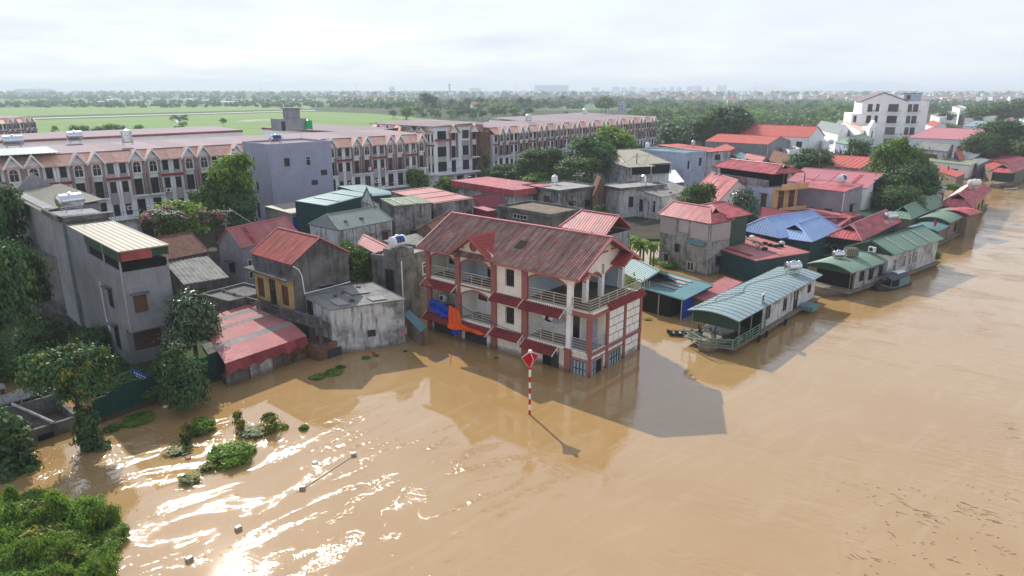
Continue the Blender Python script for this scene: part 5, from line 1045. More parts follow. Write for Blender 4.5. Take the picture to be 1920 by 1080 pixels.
rw3=row((-4.4,165.2),(48.8,236.0),22,'# gabled town house from the left in the long right terrace','town houses of the long right terrace')
# rear rows of the same estate, roofs seen beyond
for i,(a,b_,zz,lab) in enumerate(((P(-60,266,13.2),P(455,243,13.2),13.2,'long mauve roofed back terrace behind the near left terrace'),(P(490,237,13.2),P(668,246,13.2),13.0,'mauve roofed terrace behind the lilac tower'),(P(985,226,13.2),P(1152,214,13.2),13.2,'mauve roofed back terrace behind the long right terrace'))):
    d=(b_-a); L=d.length; an=math.atan2(d.y,d.x); t=thing('back_terrace',lab,'terrace',(a.x,a.y,0),an)
    MB().box(0,.2,-.5,L,13,zz-.2).build('wall','white',t)
    b=MB(); b.prism([(0,0,zz-.2),(L,0,zz-.2),(L,13,zz+.25),(0,13,zz+.25)],(0,0,.15)); b.build('roof','mauve',t); MB().box(0,-.05,zz-.5,L,.2,zz-.2).build('fascia','darkred',t)
# tanks and rooftop rooms on the terraces
for k,(x,y,z,kw,lab) in enumerate(((27,278,13.8,dict(L=2.4,r=.7),'steel water tank on the blue sheet roof at the left end of the near terrace'),(142,268,13.8,dict(L=2.0,r=.7),'second steel water tank from the left on the near terrace roof'),(240,272,13.8,dict(L=1.8,r=.75,upright=True),'pair of grey upright tanks on the near terrace roof'))):
    tank(P(x,y,z),lab,rz=.75,**kw)
for x,y,l in((991,229,'left steel tank on the roof of the long right terrace'),(1097,216,'right steel tank on the roof of the long right terrace')):
    tank(P(x,y,13.6),l,1.6,.8,0,'steel',upright=True)
tank(P(580,244,13.2),'bright green upright water tank on the terrace roof behind the lilac tower',1.9,.75,0,'tankg',upright=True,stand=.3)
rr=thing('rooftop_room','bare grey concrete rooftop room behind the lilac tower','rooftop room',P(548,246,13.2)+Vector((-3,0,0)),.7)
MB().box(0,0,0,6.5,4,2.6).build('wall','concg',rr); MB().box(2.6,.4,2.6,5.4,3.2,4.7).build('upper_wall','concg',rr); MB().box(2.2,.1,4.7,5.8,3.6,4.9).build('roof_slab','conc',rr); window(rr,(1.2,-.01,.1),0,.7,1.9,'k')
br=thing('blue_sheet_roof','small pale blue sheet roof at the left end of the near terrace','roof',P(12,290,13.6),rad(45)); b=MB(); sheet(b,[(-6,-1,0),(6,-1,0),(6,6,.4),(-6,6,.4)],(1,0,0),.5,.04,'rib'); b.build('roof_sheet','tealg',br)
# ---------------- houseboats
def hull(parent,L,W_,h=.9,bow=.25,m='hull',y0=0,x0=0,z0=-.35):
    # long axis local x; pointed lifted bow at x=0 end
    b=MB(); n=14; K=[]
    for i in range(n+1):
        s=i/n; x=x0+L*s; f=min(1,(s/bow))**.6 if s<bow else 1; f=max(.25,f); lift=max(0,(bow-s)/bow)**1.6*.55
        hw=W_/2*f; yc=y0+W_/2; K.append([(x,yc-hw,z0+h+lift),(x,yc-hw*.75,z0+lift*.7),(x,yc+hw*.75,z0+lift*.7),(x,yc+hw,z0+h+lift)])
    vs=[p for k in K for p in k]; fs=[]
    for i in range(n):
        for j in range(3): a=i*4+j; fs.append((a,a+4,a+5,a+1))
        fs.append((i*4,i*4+3,i*4+7,i*4+4))
    fs+=[(0,1,2,3),(n*4+3,n*4+2,n*4+1,n*4)]
    b.add(vs,fs); o=b.build('hull',m,parent)
    g=MB()
    for i in range(n): g.tube(K[i][0],K[i+1][0],.06,n=5).tube(K[i][3],K[i+1][3],.06,n=5)
    g.build('gunwale','wood',o); return o
def boat(name,label,A,B,C,z,roof,wall,roofm,hx=1.2,wallx=.12,wins=(),**k):
    h=house(name,label,A,B,C,z,roof,wall,roofm,o=k.pop('o',.35),wins=wins,cat='houseboat',walls=False,**k)
    lu,lv=h['lu'],h['lv']; r=h['root']
    # frame is not exactly square: build in u,v
    sk=MB(); q=h['pt']
    hull(r,lu+hx*1.3,lv*1.0,y0=0,x0=-hx)
    b=MB(); b.prism([q(-.02,.0,.55),q(1.01,.0,.55),q(1.01,1,.55),q(-.02,1,.55)],(0,0,.12)); b.build('deck','wood',r)
    if wallx is not None:
        b=MB(); N=8
        hb(h,'cabin_wall',wall,wallx,.09,.97,.92,.6,z-.15)
    for w_ in wins:
        pass
    return h
bb=boat('houseboat','large houseboat with long blue grey ribbed roof and green railed bow deck',(1386,603),(1290,580),(1540,515),3.1,('bx',.34,'greend'),'concw','tealg',hx=1.2,wallx=.3,per=.9,rst='seam',h=.05)
r=bb['root'];p=bb['pt']
rail([(p(-.03,0,0).x,.1),(p(.3,0,0).x,.1)],.65,r,4,.9,'green'); rail([(p(-.03,0,0).x,.15),(p(-.09,0,0).x,bb['lv']*.5),(p(-.03,0,0).x,bb['lv']-.15)],.65,r,4,.9,'green')
b=MB(); b.prism([p(.03,.03,2.0),p(.03,.97,2.0),p(.03,.97,3.1),p(.03,.03,3.1)],(.05,0,0)); b.build('bow_screen','greend',r)
for s in(.03,.15,.3): 
    for t in(.04,.95): q=p(s,t,0); MB().tube((q.x,q.y,.6),(q.x,q.y,3.1),.05).build('post','green',r)
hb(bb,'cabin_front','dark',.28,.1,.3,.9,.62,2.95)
hb(bb,'dark_deck_sheet','framed',.0,.05,.28,.95,.68,.7)  # thin dark sheet that makes the bow deck darker
for k,(s,t,l) in enumerate(((.02,.75,'green pot plant at the left of the houseboat bow'),(.03,.5,'dark pot plant in the middle of the houseboat bow'),(.02,.28,'pot plant at the right of the houseboat bow'),(.1,.12,'pot plant by the houseboat side rail'))):
    q_=wp(bb,s,t,.7); pp=thing('potted_plant',l,'potted plant',q_); MB().lathe([(.16,0),(.25,.35),(.2,.35)],(0,0,0),'z',10).build('pot','conc',pp); b=MB()
    for j in range(26): a=R.uniform(0,6.28); r_=R.uniform(.15,.5); zz=R.uniform(.45,1.1); b.prism([(0,0,.35),(math.cos(a)*r_,math.sin(a)*r_,zz),(math.cos(a+.5)*r_,math.sin(a+.5)*r_,zz-.08)],(0,0,.01))
    b.build('leaves','leafd',pp,kind='stuff')
for s,hh,ww,z0 in((.36,1.1,.6,1.5),(.56,1.1,.5,1.3),(.70,1.7,.8,.8),(.88,.7,.6,1.7)): q=p(s,.09,z0); window(r,(q.x,q.y-.01,z0),0,ww,hh,'k')
bx=MB(); q=p(.74,0,0); bx.box(q.x,-1.1,.5,q.x+1.8,.2,.9); bx.build('side_box','teal',r)
b=MB(); 
for k in (.22,.3,.52,.83): q=p(k,0,0); b.lathe([(.28,-.07),(.34,0),(.28,.07)],(q.x,-.12,.35),'y',12)
b.build('tyre_fenders','black',r,kind='stuff')
tank(wpt(bb,.86,.45),'steel water tank on the roof of the large blue grey houseboat',1.5,.5,bb['ang']-.5,stand=.3)
pn=thing('solar_panel','small white framed panel propped on the houseboat roof edge','panel',wpt(bb,.3,.12,.02),bb['ang']+.2)
MB().box(-.45,-.04,.02,.45,.04,.8).build('frame','whitep',pn); MB().box(-.37,-.06,.1,.37,-.03,.72).build('face','framed',pn)
cb=[wpt(bb,s,t,.07) for s,t in((.82,.5),(.7,.62),(.6,.75),(.5,.8),(.42,.72),(.36,.6),(.3,.62),(.2,.66),(.1,.8),(.02,.9))]
tag(MB().path(cb,.025,5).build('hose','framed'),'dark hose trailing along the blue grey houseboat roof','hose')
cb=[wpt(bb,s,t,.07) for s,t in((.36,.62),(.3,.74),(.26,.86),(.2,.86),(.17,.8))]
tag(MB().path(cb,.02,5).build('hose','framed'),'short coiled cable on the front of the houseboat roof','cable')
for i,(a,c,l) in enumerate(((P(1340,585,2.6),P(1280,600,0),'rope'),)): pass
tag(MB().tube(P(1336,618,1.6),P(1347,658,-.2),.035,n=5).build('mooring_pole','galv'),'upright pale mooring pole crossing at the houseboat bow','pole')
tag(MB().tube(P(1352,636,.9),P(1322,656,-.1),.035,n=5).build('mooring_pole','galv'),'slanting pale mooring pole crossing at the houseboat bow','pole')
sb=thing('rowing_boat','small dark narrow rowing boat moored left of the large houseboat','boat',P(1250,628,0),math.atan2((P(1300,629,0)-P(1250,628,0)).y,(P(1300,629,0)-P(1250,628,0)).x))
Lb=(P(1300,629,0)-P(1250,628,0)).length
def canoe(parent,L,W_,m='framed'):
    b=MB(); n=12; K=[]
    for i in range(n+1):
        s=i/n; f=math.sin(math.pi*min(max(s,.04),.96))**.6; lift=(2*s-1)**4*.25
        K.append([(L*s,-W_/2*f,.32+lift),(L*s,-W_/2*f*.6,-.05+lift),(L*s,W_/2*f*.6,-.05+lift),(L*s,W_/2*f,.32+lift),(L*s,W_/2*f*.85,.32+lift),(L*s,W_/2*f*.5,.04+lift),(L*s,-W_/2*f*.5,.04+lift),(L*s,-W_/2*f*.85,.32+lift)])
    vs=[p for k in K for p in k]; fs=[(i*8+j,i*8+8+j,i*8+8+(j+1)%8,i*8+(j+1)%8) for i in range(n) for j in range(8)]+[tuple(range(8)),tuple(n*8+7-i for i in range(8))]
    b.add(vs,fs); b.build('hull',m,parent)
    for s in(.25,.5,.78): MB().box(L*s-.1,-W_*.42,.22,L*s+.1,W_*.42,.27).build('thwart','galv',parent)
canoe(sb,Lb,.8)
# green houseboat: rear gable cabin and curved front
gr=boat('houseboat','green roofed houseboat with white cabin sides and a gabled rear roof',(1676,479),(1591,462),(1760,446),3.7,('gx',1.3),'concw','green',hx=.2,wallx=.0,per=.5,rst='rib',o=.15,capm='greend')
b=MB(); p=gr['pt']; b.prism([p(.02,.05,3.5),p(.02,.95,3.5),p(.02,.5,4.85)],(.08,0,0)); b.build('gable_wall','greend',gr['root'])
for s,ww,hh,z0 in((.12,.8,2.0,.9),(.3,.7,1.3,1.6),(.4,.7,1.3,1.6),(.52,.7,1.3,1.6)): q=p(s,.09,z0); window(gr['root'],(q.x,q.y-.01,z0),0,ww,hh,'w')
acunit(wp(gr,-.02,.42,3.75),gr['ang']-math.pi/2,'air conditioner on the dark green gable of the green houseboat')
gf=boat('houseboat','curved dull green roofed front cabin boat with barrels on its roof',(1598,512),(1518,493),(1674,482),2.9,('bx',.6,'greend'),'concw','green',hx=1.8,wallx=.16,per=.5,rst='rib')
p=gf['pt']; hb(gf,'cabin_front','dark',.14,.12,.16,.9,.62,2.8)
for s in(.03,.12): 
    for t in(.05,.95): q=p(s,t,0); MB().tube((q.x,q.y,.6),(q.x,q.y,2.9),.06).build('post','wood',gf['root'])
for s,ww,hh,z0 in((.3,.8,1.0,1.4),(.5,.9,1.2,1.2),(.72,1.0,1.2,1.2),(.9,.8,1.2,1.2)): q=p(s,.09,z0); window(gf['root'],(q.x,q.y-.01,z0),0,ww,hh,'k')
tank(wpt(gf,.26,.6),'small steel tank on the curved green boat roof',1.1,.38,gf['ang']-.6,stand=.15)
cg=thing('caged_tank','yellowed plastic tank in a metal cage on the curved green boat roof','tank',wpt(gf,.42,.5,.1),gf['ang']-.6)
MB().box(-.65,-.45,.1,.65,.45,.95).build('bottle','creamr',cg); b=MB()
for i in range(7): x=-.68+i*1.36/6; b.path([(x,-.48,.05),(x,-.48,1),(x,.48,1),(x,.48,.05)],.022,4)
for i in range(4): z=.08+i*.3; b.path([(-.68,-.48,z),(.68,-.48,z),(.68,.48,z),(-.68,.48,z),(-.68,-.48,z)],.022,4)
b.build('cage','framed',cg)
s2=thing('covered_boat','small dark covered boat with white top moored beside the green houseboat','boat',P(1650,545,0),gr['ang']-.05)
hull(s2,6.2,2.1,.7,m='framed',x0=-.6,y0=-1.0,z0=-.3); b=MB(); N=8
for i in range(N):
    t0,t1=i/N,(i+1)/N; f=lambda t:1.25+.45*(1-(2*t-1)**2); b.prism([(.4,-1+2.0*t0,f(t0)),(4.6,-1+2.0*t0,f(t0)),(4.6,-1+2.0*t1,f(t1)),(.4,-1+2.0*t1,f(t1))],(0,0,.05))
b.build('canopy','framed',s2); b=MB()
for i in range(2,N): t0,t1=i/N,(i+1)/N; b.prism([(2.7,-1+2.0*t0,f(t0)+.06),(4.5,-1+2.0*t0,f(t0)+.06),(4.5,-1+2.0*t1,f(t1)+.06),(2.7,-1+2.0*t1,f(t1)+.06)],(0,0,.03))
b.build('white_cover','whitep',s2); MB().box(2.2,-1.02,.3,4.6,-.95,1.25).box(.5,-.9,.3,.56,-.84,1.3).box(.5,.9,.3,.56,.95,1.3).build('side_sheet','teal',s2)
# red roofed floating house behind the green one
boat('floating_house','floating house with red hipped roof and blue sheets beside the blue roofs',(1616,452),(1544,445),(1704,417),3.2,('hx',1.5,.16,1,1,.9),'tealw','red',hx=.4,wallx=.1,per=.4,rst='rib',capm='pinkroof',wins=[('R',.75,1.2,.8,1.2,'k'),('R',.9,1.2,.8,1.2,'k')])
tank(P(1668,417,4.2),'steel tank behind the ridge of the red floating house',1.6,.5,.3)
tb=boat('houseboat','small houseboat with flat teal roof and a red flag',(1759,434),(1702,426),(1778,423),2.7,('bx',.35,'greend'),'wood','teal',hx=1.4,wallx=.25,per=.5,rst='rib')
gb=boat('houseboat','houseboat with pale green curved roof between the teal and red ones',(1782,418),(1720,410),(1818,399),3.2,('bx',.6,'greend'),'wood','green',hx=.6,wallx=.08,per=.5,rst='rib',wins=[('R',.4,1.2,.8,1.3,'k')])
house('floating_house','red sheet cabin roof just behind the pale green houseboat',(1818,404),(1768,396),(1832,397),3.6,('bx',.5,'red'),'wood','red',o=.3,per=.5,rst='rib',cat='houseboat')
boat('floating_house','long floating house with big dusky red hipped roof at the end of the row',(1824,391),(1757,386),(1866,356),3.4,('hx',1.9,.1,.92,1,1.2),'yellow','red',hx=1.0,wallx=.12,per=.5,rst='rib',wins=[('R',.3,1,1,1.4,'k'),('R',.5,1,1,1.4,'k'),('R',.7,1,1,1.4,'k')])
tank(P(1825,353,5.2),'white tank above the big dusky red floating roof',1.9,.55,.2,'whitep')
house('bank_house','narrow bank house with red front hip and long green roof behind',(1708,412),(1669,405),(1757,382),3.4,('hx',1.5,.15,1,1,.7),'wood','green',o=.2,per=.5,rst='rib')
house('bank_house','small dark house with green sheet roof below the big tree',(1768,357),(1716,353),(1775,350),3.4,('s',0,.3,0,'x'),'bluew','teal',o=.2,per=.5,rst='rib',wins=[('R',.5,1.,1.,1.4,'k')])
tank(P(1752,346,4.0),'white tank lying on the small green roofed bank house',1.6,.5,0,'whitep')
fh=boat('floating_house','red hipped floating restaurant roof at the far right edge',(1898,325),(1852,322),(1975,297),3.4,('hx',1.6,.06,1,1,1.2),'greend','red',hx=3.0,wallx=.12,per=.6,rst='rib')
dg=thing('dinghy','tiny grey dinghy floating before the far right floating house','boat',P(1884,356,0),.1); canoe(dg,3.0,1.2,'galv')
# flags
for x,y,z,l in((1750,428,2.8,'red flag at the stern of the teal roofed houseboat'),(1776,322,4,'tall red flag and banner by the flooded lane'),(1709,378,4,'red flag in front of the small dark bank house')):
    g=P(x,y,z); t=thing('flag',l,'flag',(g.x,g.y,z-1.5)); MB().tube((0,0,0),(0,0,3.0),.03,n=5).build('flagpole','wood',t); MB().prism([(0,0,2.0),(.3,0,1.7),(.42,0,2.45),(0,0,2.8)],(0,.02,0)).build('cloth','redp',t)
for k,(x,y) in enumerate(((1383,497),(1401,502))):
    t=thing('polystyrene_block','white polystyrene block floating by the green shed wall, '+('left','right')[k]+' of the two','float',P(x,y,0),.6+.9*k); b=MB(); b.prism([(-.5,-.3,-.1),(.5,-.3,-.1),(.6,-.25,.3),(0,-.35,.62),(-.55,-.3,.3)],(0,.6,0)); b.build('block','whitep',t)
import numpy as np
rng=np.random.default_rng(5)
def leafmesh(name,pts,nrm,size,m,asp=1.6):
    n=len(pts); r=rng.normal(size=(n,3)); nn=nrm+.75*r; nn/=np.linalg.norm(nn,axis=1)[:,None]
    a=np.cross(nn,rng.normal(size=(n,3))); a/=np.linalg.norm(a,axis=1)[:,None]; b=np.cross(nn,a)
    s=size*rng.uniform(.6,1.35,size=(n,1)); A=a*s*asp*.5; B=b*s*.5
    v=np.stack([pts-A,pts+B*.9-A*.1+nn*s*.12,pts+A,pts-B*.9-A*.1+nn*s*.12],1).reshape(-1,3)
    me=bpy.data.meshes.new(name); me.vertices.add(4*n); me.vertices.foreach_set('co',v.ravel())
    me.loops.add(4*n); me.loops.foreach_set('vertex_index',np.arange(4*n)); me.polygons.add(n); me.polygons.foreach_set('loop_start',np.arange(n)*4); me.polygons.foreach_set('loop_total',np.full(n,4))
    me.update(); me.validate(); me.materials.append(M[m]); return me
def crownpts(n,lobes,clumps,spread,shell=.75,droop=0):
    vol=np.array([l[3]*l[4]*l[5] for l in lobes])**.67; vol/=vol.sum(); P_=[];N_=[]
    for l,f in zip(lobes,vol):
        k=max(4,int(clumps*f)); d=rng.normal(size=(k,3)); d/=np.linalg.norm(d,axis=1)[:,None]; d[:,2]=np.where(d[:,2]<-.45,-d[:,2],d[:,2])
        rr=shell+(1-shell)*rng.uniform(-.6,1.15,size=(k,1)); c=d*rr*np.array(l[3:6])+np.array(l[:3])
        idx=rng.integers(0,k,int(n*f)); q=rng.normal(size=(len(idx),3)); cs=rng.uniform(.6,1.35,size=k)[idx][:,None]
        p=c[idx]+q*spread*cs*np.array([1,1,.6]); p[:,2]-=droop*np.abs(q[:,2])
        P_.append(p); N_.append(d[idx]*.8+q*.35+np.array([0,0,.45]))
    return np.concatenate(P_),np.concatenate(N_)
def trunkmb(h,r,forks=5,top=.7,spread=1.,seed=0):
    rr=random.Random(seed); b=MB(); p=Vector((0,0,-.6)); q=Vector((rr.uniform(-.2,.2),rr.uniform(-.2,.2),h*.45)); b.tube(p,q,r,r*.7,8)
    for i in range(forks):
        a=i*2.4+rr.random(); e=q+Vector((math.cos(a)*spread*rr.uniform(.4,.8),math.sin(a)*spread*rr.uniform(.4,.8),h*rr.uniform(.25,top-.1))); m_=(q+e)/2+Vector((rr.uniform(-.2,.2),rr.uniform(-.2,.2),.1*h))
        b.tube(q,m_,r*.5,r*.35,6).tube(m_,e,r*.35,r*.12,6)
        for j in range(2): b.tube(m_,m_+Vector((rr.uniform(-1,1)*spread*.5,rr.uniform(-1,1)*spread*.5,h*.2)),r*.22,r*.06,5)
    return b
TR={}
def kind(key,h,R_,n,size,m,lobes=None,clumps=90,spread=.42,asp=1.6,trunk=True,shell=.75,m2=None,f2=.2,tr=.22):
    rr=random.Random(hash(key)%1000 if False else len(TR)*13+1)
    if lobes is None:
        lobes=[(0,0,h*.62,R_*.72,R_*.72,h*.34)]
        for i in range(6):
            a=i*1.05+rr.random(); lobes.append((math.cos(a)*R_*.5,math.sin(a)*R_*.5,h*rr.uniform(.42,.78),R_*rr.uniform(.35,.55),R_*rr.uniform(.35,.55),h*rr.uniform(.14,.24)))
    p,q=crownpts(n,lobes,clumps,spread,shell)
    me=leafmesh('crown',p,q,size,m,asp)
    me2=None
    if m2:
        p,q=crownpts(int(n*f2),[(l[0],l[1],l[2]+l[5]*.25,l[3]*1.02,l[4]*1.02,l[5]*.9) for l in lobes],int(clumps*.25),spread*.8,.95); me2=leafmesh('blossom',p,q,size,m2,asp)
    tm=None
    if trunk: tm=trunkmb(h,tr,5,.7,R_*.7,len(TR)).mesh('trunk'); tm.materials.append(M['bark'])
    TR[key]=(me,tm,h,R_,me2); return TR[key]
kind('bigA',10,4.6,17000,.26,'leaf',clumps=170,spread=.5)
kind('bigB',10,4.2,15000,.26,'leafd',clumps=150,spread=.5)
kind('midA',8,3.2,6500,.3,'leaf',clumps=90,spread=.45)
kind('midB',8,3.0,6500,.3,'leafd',clumps=80,spread=.45)
kind('midC',8,3.2,6000,.32,'leafl',clumps=80,spread=.45)
kind('yellow',6,2.9,15000,.17,'leafd',lobes=[(0,0,4.3,2.4,2.0,1.1),(-1.6,.2,4.6,1.5,1.5,1.0),(1.5,.3,4.3,1.5,1.5,.9),(.2,-.9,3.5,1.6,1.3,.9)],clumps=150,spread=.3,m2='leafy',f2=.09)
kind('silver',5.5,2.4,11000,.18,'leafs',lobes=[(0,0,3.6,1.9,1.9,1.7),(.5,.4,4.8,1.1,1.1,.9),(-.8,0,2.4,1.4,1.4,1.2),(.9,-.6,2.2,1.2,1.2,1.0)],clumps=130,spread=.32)
kind('bush',3.2,1.9,8000,.17,'leafd',lobes=[(0,0,1.5,1.5,1.5,1.4),(.4,.2,2.7,.9,.9,.8),(-.6,-.3,1.0,1.2,1.2,.8)],clumps=90,spread=.26,trunk=False)
kind('vine',2.1,.8,3800,.12,'leafd',lobes=[(0,0,.8,.65,.65,.95),(0,0,1.8,.35,.35,.6),(.2,-.3,.2,.75,.75,.35)],clumps=60,spread=.15,trunk=False)
kind('bougain',5,2.6,9000,.2,'leafd',clumps=110,spread=.35,m2='flower',f2=.08)
kind('small',3.,1.1,1800,.2,'leafl',clumps=36,spread=.22,tr=.07)
kind('palmy',4.,1.5,1500,.3,'leafl',clumps=22,spread=.3,tr=.09,asp=2.4)
kind('waterbush',1.0,.9,2600,.12,'leafl',lobes=[(0,0,.35,.95,.8,.45),(.3,.1,.6,.6,.5,.35)],clumps=50,spread=.12,trunk=False)
kind('herb',1.0,.5,700,.1,'leafy',lobes=[(0,0,.4,.28,.28,.5),(.2,0,.1,.5,.4,.15)],clumps=22,spread=.1,trunk=False)
kind('shrubA',2.2,1.6,6500,.15,'leafl',lobes=[(0,0,.8,1.5,1.4,.8),(.6,.3,1.3,.9,.9,.6)],clumps=90,spread=.22,trunk=False)
kind('shrubB',2.2,1.6,6500,.15,'leafl',lobes=[(0,0,.8,1.5,1.4,.8),(-.6,.3,1.3,.9,.9,.6)],clumps=90,spread=.22,trunk=False)
kind('shrubC',2.2,1.6,4500,.17,'leafd',lobes=[(0,0,.8,1.5,1.4,.8),(-.6,.3,1.3,.9,.9,.6)],clumps=70,spread=.24,trunk=False)
kind('farA',9,4,900,.75,'leaf',clumps=40,spread=.7,asp=1.3)
kind('farB',9,4,900,.75,'leafd',clumps=36,spread=.7,asp=1.3)
kind('farC',13,3.6,900,.75,'leafd',clumps=34,spread=.75,asp=1.3)
kind('farD',7,3.6,900,.7,'leafl',clumps=34,spread=.65,asp=1.3)
FIRST={}
def tree(k,loc,label,h=None,rz=None,group=None,name=None,cat='tree',wide=None):
    me,tm,H_,R_,me2=TR[k]; s=(h/H_) if h else 1; w_=(wide/R_) if wide else s
    t=thing(name or ('tree' if tm else 'bush'),label,cat if tm else ('bush' if cat=='tree' else cat),loc,R.uniform(0,6.28) if rz is None else rz,group); t.scale=(w_,w_,s)
    O('crown' if tm else 'foliage',me,t)
    if me2: O('blossom' if k=='bougain' else 'young_leaves',me2,t)
    if tm: O('trunk',tm,t)
    return t
def tp(k,x,ytop,ybase,label,wpx=None,zb=.3,D=None,**kw):
    # ybase: picture row of the foot (on ground zb); ytop: picture row of the top
    b=P(x,ybase,zb) if D is None else PD(x,ybase,D); top=PD(x,ytop,b.y).z; h=top-zb; b=Vector((b.x,b.y,zb))
    wide=None
    if wpx: 
        f=b.y*cp-(zb+h/2-H)*sp; wide=wpx/2*f/F
    return tree(k,b,label,h,wide=wide,**kw)
# near, left
tp('bigB',20,418,800,'large dark feathery tree at the left edge beside the grey tube house',wpx=150,D=47)
tp('bigB',75,445,700,'dark green tree crown leaning against the mouldy wall at left',wpx=100,D=56)
tp('midB',10,345,420,'dark tree at the left edge in front of the near terrace',wpx=80,D=70)
tp('bigB',-10,620,860,'dark tree low at the left edge behind the ruined sty',wpx=120,D=44)
yt=tp('yellow',160,642,835,'broad round tree with yellow green young leaves on top by the green fence',wpx=146,zb=-.2,rz=1.2)
vt=tp('vine',170,770,848,'creeper covered trunk standing in the water below the yellow topped tree',zb=-.2,wpx=52)
tp('bush',348,662,772,'full dark green bush standing in the water in front of the green fence',zb=-.3,wpx=100,name='bush')
tp('silver',372,553,700,'silvery glittering tree beside the tube house and red lean-to roof',D=52,wpx=104)
tp('vine',20,780,880,'dark bush at the left edge below the ruined sty wall',wpx=90,zb=-.2)
tp('bigA',655,448,600,'leafy green tree between the yellow front house and the tank house',D=67,wpx=100)
tp('midC',345,376,455,'tree with bright top behind the tiled roof next to pink bougainvillea',wpx=110,D=86)
tree('bougain',PD(310,445,78),'pink flowering bougainvillea behind the brown tiled roof',3.4,group=None,wide=2.6,cat='tree')
tree('bougain',PD(400,440,80),'faded pink flowering bush beside the concrete pole',3.,wide=1.6)
tp('midC',440,293,430,'tall sunlit tree immediately left of the lilac tower',wpx=95,D=98)
tp('midA',405,330,430,'broad green tree in front of the near terrace left of the tower',wpx=70,D=96)
tp('midB',455,360,440,'dark lower tree at the foot of the lilac tower',wpx=60,D=96)
# street trees
tp('midB',733,298,342,'slim street tree left of the blue hoarding',wpx=20,zb=.4)
tp('midB',697,320,356,'round dark street tree at the corner of the near terrace',wpx=26,zb=.4)
tp('midB',786,300,350,'dark street tree behind the bright green one',wpx=20,zb=.4)
tp('midC',786,319,375,'bright light green tree beside the blue hoarding',wpx=42,zb=.4)
tp('palmy',835,334,382,'thin crowned young street tree in front of the middle block',wpx=40,zb=.4)
tp('palmy',855,342,380,'small open street tree by the parked white car',wpx=26,zb=.4)
tp('small',880,350,378,'little bright tree left of the flat red roof',wpx=24,zb=.4)
tp('midB',905,288,345,'dark tree at the recess beside the corner town house',wpx=26,zb=.4)
for i,(k,x,yt_,yb,w_,l) in enumerate((('midB',925,318,360,50,'dark round tree behind the red fascia roof'),('bigA',955,305,362,70,'spreading tree left of the long terrace front'),('bigA',1010,272,365,90,'large dark tree in front of the long right terrace'),('midC',905,330,358,34,'light green low tree beside the street lamp'),('bigB',1050,285,360,80,'dense dark tree in the middle of the terrace tree group'),('bigB',1110,250,365,100,'tallest dark tree in front of the long right terrace'),('bigA',1080,290,372,90,'broad tree behind the arched window house'),('midC',1000,325,372,60,'sunlit low tree above the arched window house'),('midC',1045,335,375,60,'second sunlit low tree right of the arched house roof tank'),('midA',975,335,368,50,'round green tree just right of the flat red roof'),('midC',1155,240,330,80,'yellowish tall tree in front of the far part of the terrace'),('midA',1180,262,330,70,'tree between the terrace and the cream hipped roof'),('midA',1125,305,350,60,'tree touching the left wall of the cream roofed house'))):
    tp(k,x,yt_,yb,l,wpx=w_,zb=.3)
tp('bigB',1125,382,440,'dark round clipped looking tree behind the red gabled roof',wpx=38,D=93)
tp('bigA',1303,338,420,'round tree with yellowish buds between porch house and red gable',wpx=68,D=101)
tp('silver',1387,360,440,'pale leaved tree in front of the cream gable wall',wpx=66,D=96)
tp('bigB',1290,222,285,'wide dark tree group left of the big red roof',wpx=130,zb=.3)
tp('bigB',1365,197,280,'tallest dark tree behind the big red roof',wpx=100,zb=.3,D=235)
tp('midC',1320,238,285,'bright green tree at the left end of the grey warehouse',wpx=70,zb=.3)
tp('midA',1330,214,270,'dark green tree behind the grey warehouse',wpx=70,D=230)
tp('midA',1265,255,285,'small tree beside the end of the long terrace',wpx=50,zb=.3)
tp('bigB',1522,275,322,'round tree right of the grey warehouse group',wpx=84,D=150)
tp('midB',1605,263,310,'round dark tree in front of the green roofed blue house',wpx=48,D=165)
tp('bigA',1665,262,420,'tallest part of the big light green tree group on the bank',wpx=120,D=125)
tp('bigA',1640,320,420,'left lower crown of the big bank tree group',wpx=100,D=118)
tp('bigB',1695,300,410,'right dark crown of the big bank tree group',wpx=110,D=120)
tp('bigA',1680,345,415,'lowest front crown of the big bank tree group',wpx=100,D=112)
tp('midC',1660,262,360,'yellow green crown at the top of the bank tree group',wpx=60,D=124)
tp('midA',1735,305,345,'small round tree right of the big bank trees',wpx=40,D=150)
tp('midC',1786,345,366,'light green shrub beside the small green roofed bank house',wpx=34,zb=.1,name='bush')
tp('bigB',1880,222,300,'big dark tree mass at the right edge',wpx=110,D=200)
tp('bigA',1840,245,300,'left crown of the dark trees at the right edge',wpx=80,D=195)
tp('midA',1915,255,300,'lowest tree at the right edge above the red shed',wpx=70,D=190)
for i,(x,yt_,w_) in enumerate(((1870,190,70),(1905,183,60),(1830,196,50),(1768,207,30),(1900,200,60))): tp('farA',x,yt_,240,('pale','tall','low','small','broad')[i]+' hazy tree standing behind the grey halls at right',wpx=w_,D=420)
# flooded yard plants
for x,y,h_,l in((1262,503,1.5,'left leafy shrub standing in the flooded yard by the grey block house'),(1275,500,1.9,'middle leafy shrub standing in the flooded yard by the grey block house'),(1240,496,1.2,'low creeping shrub at the left of the flooded yard')):
    tree('shrubA',P(x,y,-.2),l,h_,wide=h_*1.1,name='bush')
tree('shrubA',P(1448,508,-.2),'green shrub between the green shed and the big houseboat',2.2,wide=1.6,name='bush'); tree('shrubB',P(1432,520,-.2),'low shrub against the big houseboat roof',1.5,wide=1.3,name='bush')
tree('shrubB',wp(gr,.99,.3,.6),'mass of potted plants at the stern of the green houseboat',1.8,wide=1.7,name='potted_plants',cat='plants')
tree('shrubB',mhw(8.6,2.2,0.0),'small tree top beside the corner house roof terrace',6.4,wide=1.3,name='bush')
